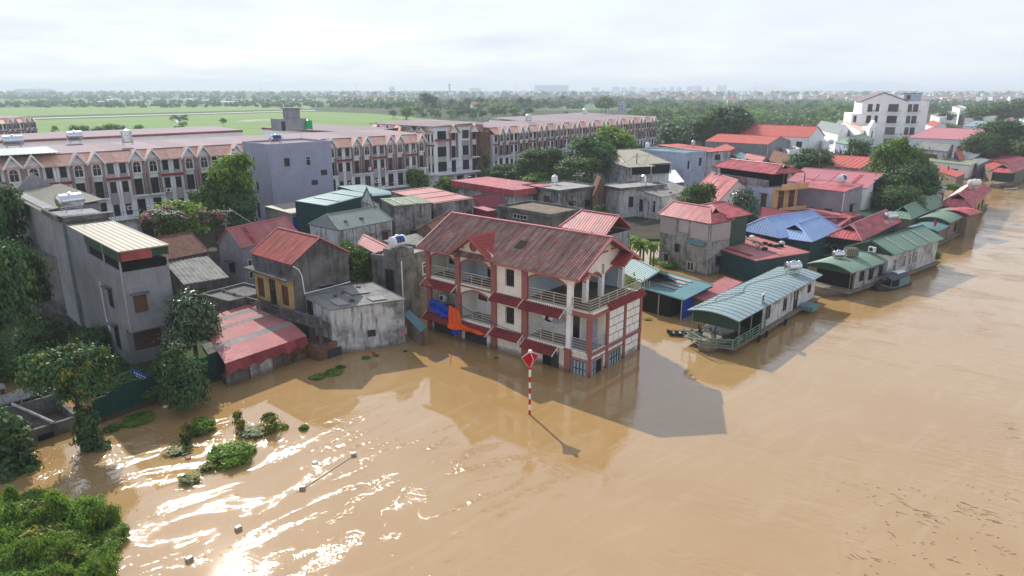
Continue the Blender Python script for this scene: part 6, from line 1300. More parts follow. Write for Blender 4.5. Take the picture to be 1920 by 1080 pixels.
# banana clump
bm=thing('banana_clump','bright green banana clump behind the corner house','banana plant',PD(1205,470,84)-Vector((0,0,PD(1205,470,84).z-.2)))
for k in range(8):
    a=R.uniform(0,6.28); q=Vector((math.cos(a)*R.uniform(0,2.2),math.sin(a)*R.uniform(0,1.6),0)); hh=R.uniform(2.6,4.6); MB().tube(q,q+Vector((0,0,hh)),.14,.09,6).build('stem','leafl',bm)
    for j in range(8):
        a2=j*.8+R.random(); L=R.uniform(1.5,2.3); b=MB(); pr=None; wdt=.3; vs=[]
        for i in range(7):
            f=i/6; c=q+Vector((math.cos(a2)*L*f*.8,math.sin(a2)*L*f*.8,hh+L*.75*f-L*1.0*f*f)); s_=Vector((-math.sin(a2),math.cos(a2),0))*wdt*(math.sin(math.pi*min(.97,f*.9+.08)))
            vs+=[c-s_+Vector((0,0,.06)),c,c+s_+Vector((0,0,.06))]
        fs=[]
        for i in range(6): fs+=[(i*3,i*3+1,i*3+4,i*3+3),(i*3+1,i*3+2,i*3+5,i*3+4)]
        b.add(vs,fs); b.build('leaf','leafl',bm)
# plants standing in the water
for k,x,y,h_,w_,l in(('waterbush',430,862,1.0,1.35,'largest round green plant mat emerging from the water'),('waterbush',462,848,.45,.7,'thin trailing end of the green plant mat'),('herb',394,880,.5,.6,'small tuft left of the round plant mat'),('herb',358,903,.45,.8,'low tuft nearest the big bank bushes'),
    ('herb',508,808,1.5,.75,'upright leafy clump at the right of the drowned plants'),('herb',450,805,1.6,.45,'thin tall climbing stem in the water'),('waterbush',380,812,1.0,.8,'yellowish leafy clump left of the thin stem'),('herb',350,830,1.6,.45,'thin leafy stem below the shade line'),('herb',330,850,.35,.9,'drowned pale tuft in the shade'),('waterbush',570,805,.35,.32,'tiny grey green tuft on the open water'),
    ('waterbush',258,788,.25,1.2,'floating green weeds by the green fence'),('waterbush',208,808,.4,.5,'small floating weed clump beside the creeper trunk'),('waterbush',625,700,.22,.8,'floating weeds below the brick enclosure, right patch'),('waterbush',597,708,.2,.7,'floating weeds below the brick enclosure, left patch'),('waterbush',686,672,.2,.4,'single weed clump by the whitewashed wall'),('vine',548,678,1.0,.5,'dark weed growing on the lean-to wall foot'),('herb',480,815,.4,1.1,'sparse half drowned weeds left of the upright clump')):
    tree(k,P(x,y,-.05),l,h_,wide=w_,name='water_plant',cat='plant')
# big bushy bank in the lower left corner
cnt=0
for i in range(105):
    x=R.uniform(-160,225); y=R.uniform(978,1165)
    if x>235-(abs(y-1000)*.9 if y<960 else 0)-max(0,(y-1040))*.8: continue
    b=P(x,y,-.1); k=R.choice(['shrubA','shrubB','shrubA']); s=R.uniform(.9,1.6)*(1 if x<150 else .6)
    tree(k,b,'leafy green shrub in the thicket on the lower left bank',s,wide=s*.85,group='shrubs of the lower left thicket',name='shrub',cat='shrub')
for x,y,s,l in((165,935,1.6,'shrub at the top tip of the lower left thicket'),(195,1010,1.3,'shrub at the right tip of the lower left thicket'),(60,925,1.6,'low shrub on the upper edge of the lower left thicket')):
    tree('shrubA',P(x,y+25,-.1),l,s*.6,wide=s*.6,name='shrub',cat='shrub')
for i in range(34):
    x=R.uniform(-60,215); y=R.uniform(960,1120); tree(R.choice(['herb','shrubA','shrubB']),P(x,y,R.uniform(.0,.5)),'thin leafy shoots among the lower left thicket',R.uniform(1.2,2.0),wide=R.uniform(.5,.9),group='shoots in the lower left thicket',name='shrub',cat='shrub')
# ---------------- far trees and woods
gl={'farA':'mid green tree in the hazy belt beyond the estate','farB':'dark tree in the hazy belt beyond the estate','farC':'tall dark tree rising above the hazy belt','farD':'light green tree in the hazy belt beyond the estate'}
def fartree(k,x,y,h_,wf=1.): 
    if k not in FIRST:
        FIRST[k]=tree(k,P(x,y,.3),gl[k],h_,group=gl[k]+'s'.replace('s','')); r=FIRST[k]
    else: r=dup(FIRST[k],P(x,y,.3),R.uniform(0,6.28))
    me,tm,H_,R_,_=TR[k]; s=h_/H_; r.scale=(s*wf,s*wf,s); r['group']='far trees: '+gl[k]
band=[(640,230,212,205,40),(850,232,225,206,38),(1240,262,235,208,60),(1300,225,208,196,45),(640,210,198,192,0)]
n=0
for i in range(95):   # belt between field and the houses, left centre to right
    x=R.uniform(640,1010); y=R.uniform(196,226)+max(0,(x-850))*.02; 
    if x<720 and y>208: continue
    fartree(R.choice(['farA','farB','farD','farB']),x,y,R.uniform(5,10)); n+=1
for i in range(110):
    x=R.uniform(1225,1600); y=R.uniform(194,246); 
    if 1400<x<1570 and y>216 and R.random()<.8: continue
    fartree(R.choice(['farA','farB','farD','farA']),x,y,R.uniform(5,10))
for x,y,h_ in((800,215,20),(812,214,17),(846,208,13),(877,208,14),(900,207,15),(928,205,12),(975,208,15),(990,206,14),(1022,206,12),(1055,196,15),(1135,213,17),(1128,214,13),(1060,230,8),(420,240,6)): fartree('farC' if x<1100 else 'farA',x,y,h_,1.1)
for i in range(22): fartree(R.choice(['farA','farD']),R.uniform(130,265),R.uniform(252,262),R.uniform(2.5,6))
for i in range(16): fartree(R.choice(['farB','farD']),R.uniform(318,352),R.uniform(222,258),R.uniform(2,4))
for x in(105,182,192,425,432,590,612,625,636,650,780,770,775): fartree('farD',x,R.uniform(252,256),R.uniform(2.5,4.5),.7)
for i in range(30): fartree(R.choice(['farA','farB']),R.uniform(1740,1915),R.uniform(196,232),R.uniform(5,9))
def wood(label,n,fx,fy,hh,m,size,name='woodland'):
    # many low crowns joined into one mass: nobody could count these
    P_=[];N_=[]
    for i in range(n):
        b=P(fx(),fy(),.3); h_=R.uniform(*hh); r_=h_*R.uniform(.5,.8); k=int(46 if b.y<1500 else 24)
        d=rng.normal(size=(k,3)); d/=np.linalg.norm(d,axis=1)[:,None]; d[:,2]=np.abs(d[:,2]); P_.append(d*np.array([r_,r_,h_*.8])+np.array([b.x,b.y,.3+h_*.15])); N_.append(d+np.array([0,0,.4]))
    p=np.concatenate(P_);q=np.concatenate(N_); me=leafmesh('woodland',p,q,size,m,1.2); o=O(name,me); o['kind']='stuff'; o['label']=label; return o
wood('low hazy scrub and hedges along the far fields at left',420,lambda:R.uniform(-200,660),lambda:R.uniform(191,202),(3,6),'leafd',2.6)
wood('dark hedges and groves behind the pale fields at left',360,lambda:R.uniform(-200,640),lambda:R.uniform(180.5,188),(5,10),'leafd',4)
wood('hazy wood belt behind the estate',420,lambda:R.uniform(640,1260),lambda:R.uniform(186,204),(4,9),'leaf',3)
wood('mixed wood filling the plain right of the estate',520,lambda:R.uniform(1180,1640),lambda:R.uniform(192,244),(4,8),'leaf',1.7)
wood('lighter green wood filling the plain right of the estate',330,lambda:R.choice([R.gauss(1260,40),R.gauss(1400,50),R.gauss(1560,45)]),lambda:R.uniform(194,240),(3,7),'leafl',1.5)
sheetpoly('far_field',[gp(1300,206),gp(1420,208),gp(1400,201),gp(1320,200)],.36,field2); sheetpoly('far_field',[gp(1450,214),gp(1600,216),gp(1590,208),gp(1470,207)],.361,fieldm); sheetpoly('far_field',[gp(1200,222),gp(1290,226),gp(1300,216),gp(1230,215)],.362,field2)
wood('wood between the far town and the right bank',420,lambda:R.uniform(1640,2050),lambda:R.uniform(192,214),(5,9),'leafd',2.4)
wood('distant blue tree line under the horizon',900,lambda:R.uniform(-100,2000),lambda:R.uniform(173.5,182),(8,16),'leafd',9)
wood('undergrowth behind the village houses',160,lambda:R.uniform(1180,1560),lambda:R.uniform(246,275),(2,4),'leafd',1.0)
# ---------------- far town
def fbx(name,m,x,y,w_,d_,h_,rm=None,rz=0,parent=None,win=True):
    b=MB().box(-w_/2,0,-.2,w_/2,d_,h_); t=b.build(name,m); return t
FT=[]
def fproto(i,w_,d_,h_,wm,rm,pitched):
    t=thing('distant_house','',"house"); MB().box(-w_/2,0,-.3,w_/2,d_,h_).build('wall',wm,t)
    b=MB()
    if pitched: b.prism([(-w_/2-.3,-.3,h_),(-w_/2-.3,d_+.3,h_),(-w_/2-.3,d_/2,h_+w_*.22)],(w_+.6,0,0))
    else: b.box(-w_/2-.2,-.2,h_,w_/2+.2,d_+.2,h_+.3)
    b.build('roof',rm,t); wb=MB()
    for z in range(int(h_/3)):
        for x in range(int(w_/3)): wb.box(-w_/2+.9+x*3,-.08,z*3+1,-w_/2+2.2+x*3,.0,z*3+2.4)
    wb.build('window_row','glass',t); return t
desc=['distant white house with red pitched roof','distant white flat roofed house','distant tall white narrow house','distant low house with orange red roof','distant grey blue house','distant cream house with red roof']
spec_=[(9,8,6.5,'white','redo',1),(7,9,9,'white','flatg',0),(5,10,12.5,'white','mauve',0),(14,9,4,'concw','redo',1),(8,9,8,'bluew','tealg',0),(10,8,7,'cream','fadedred',1)]
pr=[]
for i,s in enumerate(spec_):
    t=fproto(i,*s); t['label']=desc[i]; t['group']=desc[i]+'s across the plain'; pr.append(t); t.location=P(1700+12*i,186+i*.7,.3)
for i in range(230):
    u_=R.random(); 
    if u_<.5: x=R.uniform(1560,2000); y=R.uniform(180.5,193)
    elif u_<.85: x=R.uniform(1180,1640); y=R.uniform(179,188)
    else: x=R.uniform(560,1180); y=R.uniform(178,185)
    r=dup(pr[R.choice([0,0,1,1,2,3,3,4,5])],P(x,y,.3),R.uniform(-.5,.9))
for i in range(44): dup(pr[R.choice([0,0,1,3,3,4,5,2])],P(R.uniform(1640,1915),R.uniform(184,199),.3),R.uniform(-.4,.8))
for x,y,k in((893,206,0),(1670-300,196,5),(935,208,3),(1165,208,4),(1503,186,2),(1575,189,3),(1770,192,1),(1800,195,4),(1820,197,1),(1842,198,2),(1760,190,4),(1690,192,2)): dup(pr[k],P(x,y,.3),R.uniform(-.3,.5))
def massB(label,n,fx,fy,hh,ww,m,name='distant_town'):
    b=MB()
    for i in range(n):
        p=P(fx(),fy(),.3); w_=R.uniform(*ww); h_=R.uniform(*hh); b.box(p.x-w_/2,p.y,-.3,p.x+w_/2,p.y+w_,h_)
    o=b.build(name,m,kind='stuff'); o['label']=label; return o
massB('mass of tiny pale houses of the distant town',900,lambda:R.uniform(560,2000),lambda:R.uniform(173,181),(5,14),(8,20),'white')
massB('mass of tiny red roofed houses of the distant town',600,lambda:R.uniform(560,2000),lambda:R.uniform(174,184),(4,8),(9,20),'redo')
massB('pale sheds scattered over the distant plain at left',24,lambda:R.uniform(100,640),lambda:R.uniform(183,200),(3,5),(8,26),'whitep','distant_shed')
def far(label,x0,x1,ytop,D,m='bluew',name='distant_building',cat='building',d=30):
    a,c=PD(x0,170,D),PD(x1,170,D); t=PD(x0,ytop,D); th=thing(name,label,cat,((a.x+c.x)/2,D,0)); w_=(c.x-a.x)
    MB().box(-w_/2,0,-.5,w_/2,d,t.z).build('wall',m,th); MB().box(-w_/2*.9,2,t.z,w_/2*.9,d-2,t.z+2).build('roof_storey',m,th)
    if w_>12:
        b=MB(); n=int(w_/9); 
        for z in range(int(t.z/4)):
            b.box(-w_/2+2,-.15,z*4+1.5,w_/2-2,0,z*4+3.2)
        b.build('window_band','glass',th)
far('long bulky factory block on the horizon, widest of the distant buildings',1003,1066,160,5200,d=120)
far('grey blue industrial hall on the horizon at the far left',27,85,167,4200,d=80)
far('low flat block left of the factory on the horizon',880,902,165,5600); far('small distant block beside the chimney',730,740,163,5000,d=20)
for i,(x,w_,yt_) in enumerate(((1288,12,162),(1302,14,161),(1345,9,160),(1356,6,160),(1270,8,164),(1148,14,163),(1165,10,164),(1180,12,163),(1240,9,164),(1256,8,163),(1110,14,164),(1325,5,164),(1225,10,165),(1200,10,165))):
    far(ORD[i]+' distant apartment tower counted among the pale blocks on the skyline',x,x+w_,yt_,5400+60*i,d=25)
ch=thing('chimney','slim pale tower standing alone on the horizon','tower',PD(843,172,3600)-Vector((0,0,PD(843,172,3600).z)))
MB().tube((0,0,0),(0,0,PD(843,157,3600).z),5,4,12).build('shaft','concg',ch); MB().box(-7,-7,PD(843,160,3600).z,7,7,PD(843,157.5,3600).z).build('head','concg',ch)
for x,yt_,l in((668,153,'red and white radio mast left of centre on the horizon'),(1415,156,'thin radio mast left of the hills'),(75,160,'thin mast at the far left of the skyline'),(490,158,'slanting thin mast above the left town'),(1505,160,'thin mast right of the hills'),(966,160,'thin mast left of the factory block')):
    a=PD(x,172,3300); tag(MB().tube((a.x,a.y,0),(a.x,a.y,PD(x,yt_,3300).z),1.3,.5,5).build('radio_mast','redo' if x==668 else 'galv'),l,'mast')
# hills beyond the haze box
for x0,x1,yt_,D,l in((1460,1800,149,12000,'faint long hill on the horizon at right'),(1380,1500,157,12500,'faint small hill left of the long hill'),(1120,1300,163,12500,'very faint low hill behind the apartment towers'),(1700,1950,156,13000,'faint ridge at the right end of the horizon')):
    b=MB(); n=40; a=PD(x0,170,D).x; c=PD(x1,170,D).x; top=PD(x0,yt_,D).z; vs=[];
    for i in range(n+1):
        f=i/n; h_=max(0,math.sin(math.pi*f))**1.3*top*(.8+.2*noise.noise((f*7,x0,0))+.08*noise.noise((f*25,x0,1))); x=a+(c-a)*f
        vs+=[(x,D-900,-20),(x,D-300,h_*.55),(x,D,h_),(x,D+700,-20)]
    fs=[(i*4+j,(i+1)*4+j,(i+1)*4+j+1,i*4+j+1) for i in range(n) for j in range(3)]
    b.add(vs,fs); o=b.build('hills','concg',kind='structure',smooth=True)
# ---------------- navigation mark in the water
nm_=thing('channel_marker','red and white striped pole carrying a red triangular topmark in the open water','navigation mark',(P(993,777).x,P(993,777).y,0))
for i in range(10):
    z0=-.9+i*.42; MB().tube((0,0,z0),(0,0,z0+.42),.085,n=12).build('stripe','redp' if i%2==0 else 'whitep',nm_)
zt=3.45
tb_=MB()
for k in range(4):
    a=rad(20)+k*math.pi/2; d=Vector((math.cos(a),math.sin(a),0)); n_=Vector((-d.y,d.x,0))*.015
    f=MB(); f.prism([Vector((0,0,zt))-n_,d*.62+Vector((0,0,zt+.95))-n_,Vector((0,0,zt+1.25))-n_],n_*2); f.build('topmark_fin','redp',nm_)
    e=MB(); e.tube(Vector((0,0,zt)),d*.62+Vector((0,0,zt+.95)),.018,n=5).tube(d*.62+Vector((0,0,zt+.95)),Vector((0,0,zt+1.25)),.018,n=5); e.build('fin_edge','whitep',nm_)
MB().tube((0,0,zt),(0,0,zt+1.25),.12,.12,10).build('topmark_core','redp',nm_); MB().tube((0,0,zt+1.25),(0,0,zt+1.4),.15,.12,12).build('cap','whitep',nm_)
MB().tube((0,0,zt-.35),(0,0,zt+.02),.09,n=12).build('stripe','whitep',nm_)
# floats on a rope
fl_=[(663,854),(567,917),(447,993),(355,1051)]
for i,(x,y) in enumerate(fl_):
    t=thing('net_float',('first and highest','second','third','fourth and lowest')[i]+' boxy float on the line of floats in the lower left water','float',P(x,y,0),R.uniform(0,1)); b=MB(); b.box(-.16,-.12,-.06,.16,.12,.18); b.build('block','creamr',t); MB().box(-.13,-.09,.18,.13,.09,.2).build('top_plate','whitep',t)
tag(MB().path([P(x,y,.02) for x,y in fl_[:2]]+[P(520,945,-.05)],.025,4).build('float_line','creamr'),'pale rope between the two upper floats','rope')
# green sheet fence at left
fa,fb_,fc=P(180,797,0),P(330,742,0),P(438,704,0)
fe=thing('sheet_fence','long dark green corrugated sheet fence along the water','fence',fa)
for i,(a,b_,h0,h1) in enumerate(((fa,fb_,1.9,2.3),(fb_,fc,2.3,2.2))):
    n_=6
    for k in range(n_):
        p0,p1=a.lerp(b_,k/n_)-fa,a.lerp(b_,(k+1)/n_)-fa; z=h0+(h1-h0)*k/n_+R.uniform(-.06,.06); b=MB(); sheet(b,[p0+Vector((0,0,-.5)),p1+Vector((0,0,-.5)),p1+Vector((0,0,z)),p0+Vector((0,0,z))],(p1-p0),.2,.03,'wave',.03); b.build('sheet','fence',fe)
# ruined sty at left
st=thing('ruined_sty','roofless mouldy concrete sty with broken pen walls at the left edge','ruin',P(150,800,0),math.atan2((P(150,800)-P(-40,862)).y,(P(150,800)-P(-40,862)).x)+math.pi)
for bx_ in((0,0,-.5,11,.25,.9),(0,-3,-.5,.25,0,1.0),(3.5,-3,-.5,3.7,0,.8),(7,-3,-.5,7.2,0,.8),(0,-3.2,-.5,11,-3,1.6)):
    MB().box(*bx_).build('wall','concd',st)
MB().box(.25,-3,-.5,10.9,-.01,.22).build('mud_floor','concd',st)
for k in range(3): MB().box(1.6+3.3*k,-.02,-.1,2.5+3.3*k,.27,.4).build('opening','dark',st)
b=MB(); sheet(b,[(-.3,-3.4,1.75),(11,-3.4,1.75),(11,-4.6,2.0),(-.3,-4.6,2.0)],(1,0,0),.3,.05); b.build('roof_strip','fibro',st)
for k,(x,y,z) in enumerate(((3,-5,1.2),(4.6,-5.4,1.5),(6.2,-5.1,1.2))): MB().box(x,y,0,x+.3,y+.3,z+1).build('broken_post','conc',st)
MB().box(2.6,-5.6,2.3,5.4,-4.9,2.5).build('slab','flatg',st); MB().tube((1.5,.3,1.0),(2.8,-3,1.8),.09).build('fallen_beam','concw',st)
junk=MB()
for k in range(14): x,y=R.uniform(0,10),R.uniform(-9,-5); a=R.uniform(.5,1.4); junk.prism([(x,y,.4),(x+a,y+.2,.5),(x+a,y+1,.9),(x,y+.8,.7)],(0,0,.05))
jo=junk.build('rubble','fibro',st,kind='stuff')
# banner
bn=thing('blue_banner','faded blue banner with white lettering slung beside the tube house foot','banner',P(247,690,2.2)); v_=P(292,712,1.4)-P(247,690,2.2)
b=MB(); b.prism([(0,0,0),v_,v_+Vector((.1,0,-.75)),(0,0,-.75)],(0,.03,0)); b.build('cloth','bluep',bn)
L_=MB()
for k in range(9): f=.08+.1*k; L_.prism([v_*f+Vector((0,-.03,-.18)),v_*(f+.055)+Vector((0,-.03,-.18)),v_*(f+.055)+Vector((0,-.03,-.32)),v_*f+Vector((0,-.03,-.32))],(0,-.01,0))
for k in range(6): f=.15+.12*k; L_.prism([v_*f+Vector((0,-.03,-.42)),v_*(f+.08)+Vector((0,-.03,-.42)),v_*(f+.08)+Vector((0,-.03,-.55)),v_*f+Vector((0,-.03,-.55))],(0,-.01,0))
L_.build('faded_lettering','whitep',bn)
# poles and lamps
def pole(x,ytop,ybase,D,label,arm=None):
    b=PD(x,ybase,D); top=PD(x,ytop,D).z; t=thing('utility_pole' if not arm else 'street_lamp',label,'pole' if not arm else 'street lamp',(b.x,b.y,.3)); MB().tube((0,0,0),(0,0,top-.3),.16 if not arm else .09,.1 if not arm else .05,8).build('shaft','conc' if not arm else 'galv',t)
    if not arm:
        MB().box(-.9,-.05,top-1.1,.9,.05,top-.98).build('crossarm','galv',t)
        for s in(-.7,0,.7): MB().tube((s,0,top-.98),(s,0,top-.8),.05,n=6).build('insulator','whitep',t)
    else:
        MB().path([(0,0,top-.4),(arm*.3,0,top+.2),(arm*1.4,0,top+.45)],.05).build('arm','galv',t); MB().box(min(arm*1.3,arm*2.),-.12,top+.4,max(arm*1.3,arm*2.),.12,top+.52).build('lamp_head','whitep',t)
    return t
pole(429,385,470,84,'concrete utility pole with wires left of the red gabled house')
pole(178,355,440,95,'thin concrete pole in front of the near terrace behind the tube house')
pole(1082,322,352,128,'left of the pair of thin poles behind the arched window house'); pole(1087,318,352,129,'right of the pair of thin poles behind the arched window house')
pole(1193,287,320,139,'rusty pole standing against the cream hipped roof')
for x,yt_,yb,arm,l in((701,284,347,1,'tall street lamp at the corner of the near terrace'),(757,332,350,-1,'arched street lamp by the motorbikes'),(944,290,330,-1,'tall arched street lamp right of the corner town house'),(905,304,332,1,'ornate lamp post in front of the middle block'),(866,338,372,1,'slim lamp post beside the parked white car'),(232,335,372,1,'slim lamp post in front of the near terrace at left')):
    b=P(x,yb,.4); pole(x,yt_,yb,b.y,l,arm)
def wire(a,b,label,sag=.8):
    pts=[a.lerp(b,i/10)-Vector((0,0,sag*4*(i/10)*(1-i/10))) for i in range(11)]; tag(MB().path(pts,.03,4).build('wire','framed'),label,'wire')
w0=PD(429,390,84); wire(w0,PD(540,440,66),'upper wire from the concrete pole to the red gabled house',.5); wire(w0,PD(340,450,80),'wire running left from the concrete pole',.6); wire(w0,PD(360,425,90),'wire to the tiled roof from the concrete pole',.5); wire(PD(780,506,60),mhw(-.3,18,4.9),'pale cable hanging left of the corner house',.2)
wire(mhw(-.35,6.2,2.3),mhw(-.3,14,3.4),'thin cable along the front of the corner house',.3)
# truck, hoarding, cars, motorbikes on the street
tk=thing('truck','dark red open truck parked beyond the teal roofs','truck',P(742,362,.4),.15)
MB().box(-4.5,-1.1,.8,1.2,1.1,2.0).build('cargo_bed','maroon',tk); MB().box(1.5,-1.1,.6,3.4,1.1,2.7).build('cab','maroon',tk); MB().box(1.7,-1.12,1.7,3.42,1.12,2.4).build('cab_window','glass',tk)
for x in(-3.5,-2.3,2.4):
    for y in(-1.1,1.1): w_=MB().lathe([(.2,-.15),(.48,-.13),(.48,.13),(.2,.15)],(x,y,.5),'y',16).build('wheel','black',tk)
MB().box(-1,-1.2,2.0,1.2,1.2,2.6).build('load','creamr',tk)
hb__=thing('blue_hoarding','small bright blue advertising hoarding beside the truck','sign',P(760,352,.4),.3); MB().box(-1.1,-.05,1.2,1.1,.05,4.0).build('panel','tarpb',hb__); MB().box(-.9,-.04,0,-.8,.04,1.2).box(.8,-.04,0,.9,.04,1.2).build('leg','galv',hb__)
def car(x,y,m,label,rz=0,D=None):
    t=thing('parked_car',label,'car',P(x,y,.4),rz); b=MB(); b.prism([(-2.1,-.85,.35),(2.1,-.85,.35),(2.15,-.85,.8),(1.2,-.85,.95),(-1.9,-.85,1.0),(-2.15,-.85,.7)],(0,1.7,0)); b.build('body',m,t)
    b=MB(); b.prism([(-1.7,-.75,.97),(1.0,-.75,.94),(.45,-.7,1.42),(-1.2,-.7,1.45)],(0,1.5,0)); b.build('windows','glass',t); MB().box(-1.15,-.68,1.44,.42,.68,1.5).build('roof',m,t)
    for wx in(-1.35,1.35):
        for wy in(-.85,.85): MB().lathe([(.12,-.1),(.33,-.09),(.33,.09),(.12,.1)],(wx,wy,.33),'y',14).build('wheel','black',t)
    return t
car(862,347,'whitep','white car parked in front of the middle block',.1); car(880,346,'steel','silver car parked right of the white car',.2); car(846,349,'whitep','second white car partly hidden by a street tree',.1)
mb_=None
for k in range(12):
    p=P(722+k*4.2,347+R.uniform(-1.5,1.5),.4); t=thing('motorbike',ORD[k]+' motorbike from the left in the row parked before the middle block','motorbike',p,R.uniform(1.2,1.9),'motorbikes parked in a row')
    for x in(-.6,.6): MB().lathe([(.2,-.05),(.3,-.04),(.3,.04),(.2,.05)],(x,0,.3),'y',12).build('wheel','black',t)
    MB().prism([(-.7,-.12,.55),(-.1,-.12,.4),(.4,-.12,.5),(.5,-.12,.95),(.35,-.12,.95),(.2,-.12,.6),(-.1,-.12,.75),(-.8,-.12,.8)],(0,.24,0)).build('body',('redp','framed','bluep','whitep')[k%4],t); MB().tube((.45,-.3,1.0),(.45,.3,1.0),.02,n=5).build('handlebar','framed',t)
# belongings dumped on the red shed roof
items=[(1410,447,'whitep','white bag'),(1431,449,'black','black tyre at the back'),(1450,452,'black','black basket'),(1412,456,'creamr','pile of pale sticks'),(1424,460,'creamr','pale wooden stool'),(1434,459,'black','dark pot'),(1444,462,'black','black bucket'),(1455,464,'black','round dark basin'),(1464,463,'black','dark basket beside the basin'),(1466,458,'galv','grey coil'),(1422,468,'creamr','pale board'),(1434,469,'black','black crate nearest the roof edge'),(1376,440,'teal','blue bundle by the grey house'),(1394,447,'whitep','white sheet of paper'),(1364,445,'taupe','brown sack hanging by the grey house')]
for x,y,m,l in items:
    p=P(x,y,3.05); t=thing('household_item',l+' lying on the red shed roof','household item',p,R.uniform(0,3)); b=MB()
    if m=='black': b.lathe([(.3,0),(.36,.1),(.34,.32),(.26,.32),(.24,.12)],(0,0,0),'z',12)
    elif m=='creamr': 
        for q in range(6): a=R.uniform(0,3); b.tube((-.5*math.cos(a),-.5*math.sin(a),.05*q),(.5*math.cos(a),.5*math.sin(a),.3+.06*q),.05,n=4)
    else: b.lathe([(.1,0),(.42,.08),(.36,.3),(.15,.42)],(0,0,0),'z',8)
    b.build('body',m,t)
wv=thing('spare_wheel','pale wheel hanging under the edge of the blue roof','wheel',P(1519,463,2.0)); MB().lathe([(.3,-.06),(.42,-.05),(.42,.05),(.3,.06)],(0,0,0),'y',18).build('rim','whitep',wv); MB().box(-.38,-.02,-.03,.38,.02,.03).build('spoke','whitep',wv)
bxr=thing('water_box','white boxy vent standing on the blue roof','roof vent',P(1441,423,4.6),.7); MB().box(-.5,-.5,0,.5,.5,.5).build('box','creamr',bxr)
bbq=thing('engine_heap','heap of engine parts and wheels under the blue roof eave','scrap heap',P(1550,470,1.0)); jk=MB()
for k in range(60): x,y,z=R.uniform(-4,4),R.uniform(-1.5,1.5),R.uniform(-.5,1.4); a=R.uniform(0,3); jk.tube((x,y,z),(x+math.cos(a)*R.uniform(.3,1.5),y+math.sin(a)*.8,z+R.uniform(-.3,.6)),R.uniform(.03,.12),n=5)
jk.build('scrap','wood',bbq,kind='stuff')
# drifting sticks and litter lower right: each larger branch is its own thing
deb=[(905,0)]
R2=random.Random(3)
spots=[(1700,960,2.2),(1735,980,1.6),(1672,932,.9),(1635,935,.7),(1820,955,2.4),(1845,970,1.5),(1798,953,1.),(1745,972,1.2),(1892,803,1.0),(1904,822,1.),(1890,795,.6),(1858,1022,1.1),(1788,1048,1.),(1622,1038,1.3),(1668,1005,.9),(1620,1065,1.6),(1885,1035,.8),(1750,1058,.8),(1905,930,1.2),(1878,1080,1.),(1730,1012,.7),(1842,1000,.7)]
for i,(x,y,L) in enumerate(spots):
    b=MB(); a=R2.uniform(-1.1,-.3)
    for k in range(int(2.2*L)+2):
        px,py=R2.gauss(0,L*.35)*math.cos(a),R2.gauss(0,L*.35)*math.sin(a); px+=R2.gauss(0,.1); py+=R2.gauss(0,.1); aa=a+R2.uniform(-.7,.7); l=R2.uniform(.1,.4)*L
        b.tube((px,py,.01),(px+l*math.cos(aa),py+l*math.sin(aa),.03),.009,.005,4)
    o=b.build('driftwood','bark',None,P(x,y,0)); tag(o,'dark twigs drifting on the brown river at lower right','driftwood','drifting twigs at the lower right')
b=MB()
for k in range(70):
    p=P(R2.uniform(1560,1920),R2.uniform(900,1080),0.012); a=R2.uniform(-1,0); l=R2.uniform(.04,.16); b.tube(p,p+Vector((l*math.cos(a),l*math.sin(a),.01)),.012,.008,4)
fo_=b.build('floating_litter','bark',kind='stuff'); fo_['label']='tiny dark bits floating on the river at lower right'

# ---------------- everyday clutter: aerials, wires, air conditioners, washing, weed rafts
def aerial(p,label,h=2.0,a=0.):
    t=thing('tv_aerial',label,'aerial',p,a); MB().tube((0,0,0),(0,0,h),.025,n=5).build('mast','galv',t); b=MB(); b.tube((-.5,0,h-.15),(.6,0,h-.15),.015,n=4)
    for k in range(6): b.tube((-.45+.2*k,-.3+.03*k,h-.15),(-.45+.2*k,.3-.03*k,h-.15),.012,n=4)
    b.build('antenna','galv',t); return t
for h_,s,t_,l in ((h11,.2,.4,'television aerial on the dull green flat roof'),(h14,.3,.3,'television aerial on the flat red roof'),(h17,.8,.3,'television aerial beside the tank of the arched window house'),(h16,.2,.8,'television aerial on the mossy flat roof'),(h20,.6,.5,'television aerial on the blue grey house'),(h25,.9,.9,'television aerial behind the grey block house roof'),(h34b,.5,.8,'television aerial on the long pink roof'),(tw,.8,.6,'television aerial on the lilac grey tower'),(h39,.3,.5,'television aerial on the nearly flat red roof'),(h22,.4,.4,'television aerial on the cracked flat roof')):
    aerial(wpt(h_,s,t_,-.1),l,R.uniform(1.8,3.2),R.uniform(0,3))
for h_,s,t_,l,k in ((h22,.7,.4,'steel upright tank on the cracked flat roof','steel'),(h39,.75,.6,'steel upright tank on the nearly flat red roof','steel'),(h38b,.5,.5,'white tank on the white block house','whitep')):
    tank(wpt(h_,s,t_,-.15),l,1.2,.5,0,k,upright=True)
tank(wpt(h34,.75,.3,.2),'blue marked white tank beside the right end of the pink red roof',1.4,.5,h34['ang'],'whitep',mark='bluep',stand=.3)
tank(wpt(h38,.95,-.1,-3.0),'steel tank between the warehouse and the big red roof house',1.3,.55,.3)
for i,(a,b_,l) in enumerate((((540,395,98),(690,375,92),'black wire over the teal sheds'),((690,372,92),(880,352,112),'black wire over the striped red roof'),((880,352,112),(1082,330,128),'black wire over the red fascia roof'),((1082,330,128),(1193,292,139),'black wire to the cream hipped roof'),((1193,292,139),(1320,262,190),'black wire over the blue grey house'),((1320,290,150),(1500,330,112),'black wire over the orange balcony house'),((430,392,84),(540,395,98),'black wire below the lilac tower'),((1234,402,86),(1150,425,80),'wire to the grey block house'),((1500,330,112),(1660,340,118),'black wire over the long pink roof'),((757,338,150),(944,296,190),'wire along the middle block street'))):
    wire(PD(*a),PD(*b_),l,R.uniform(.6,1.4))
acs=[]
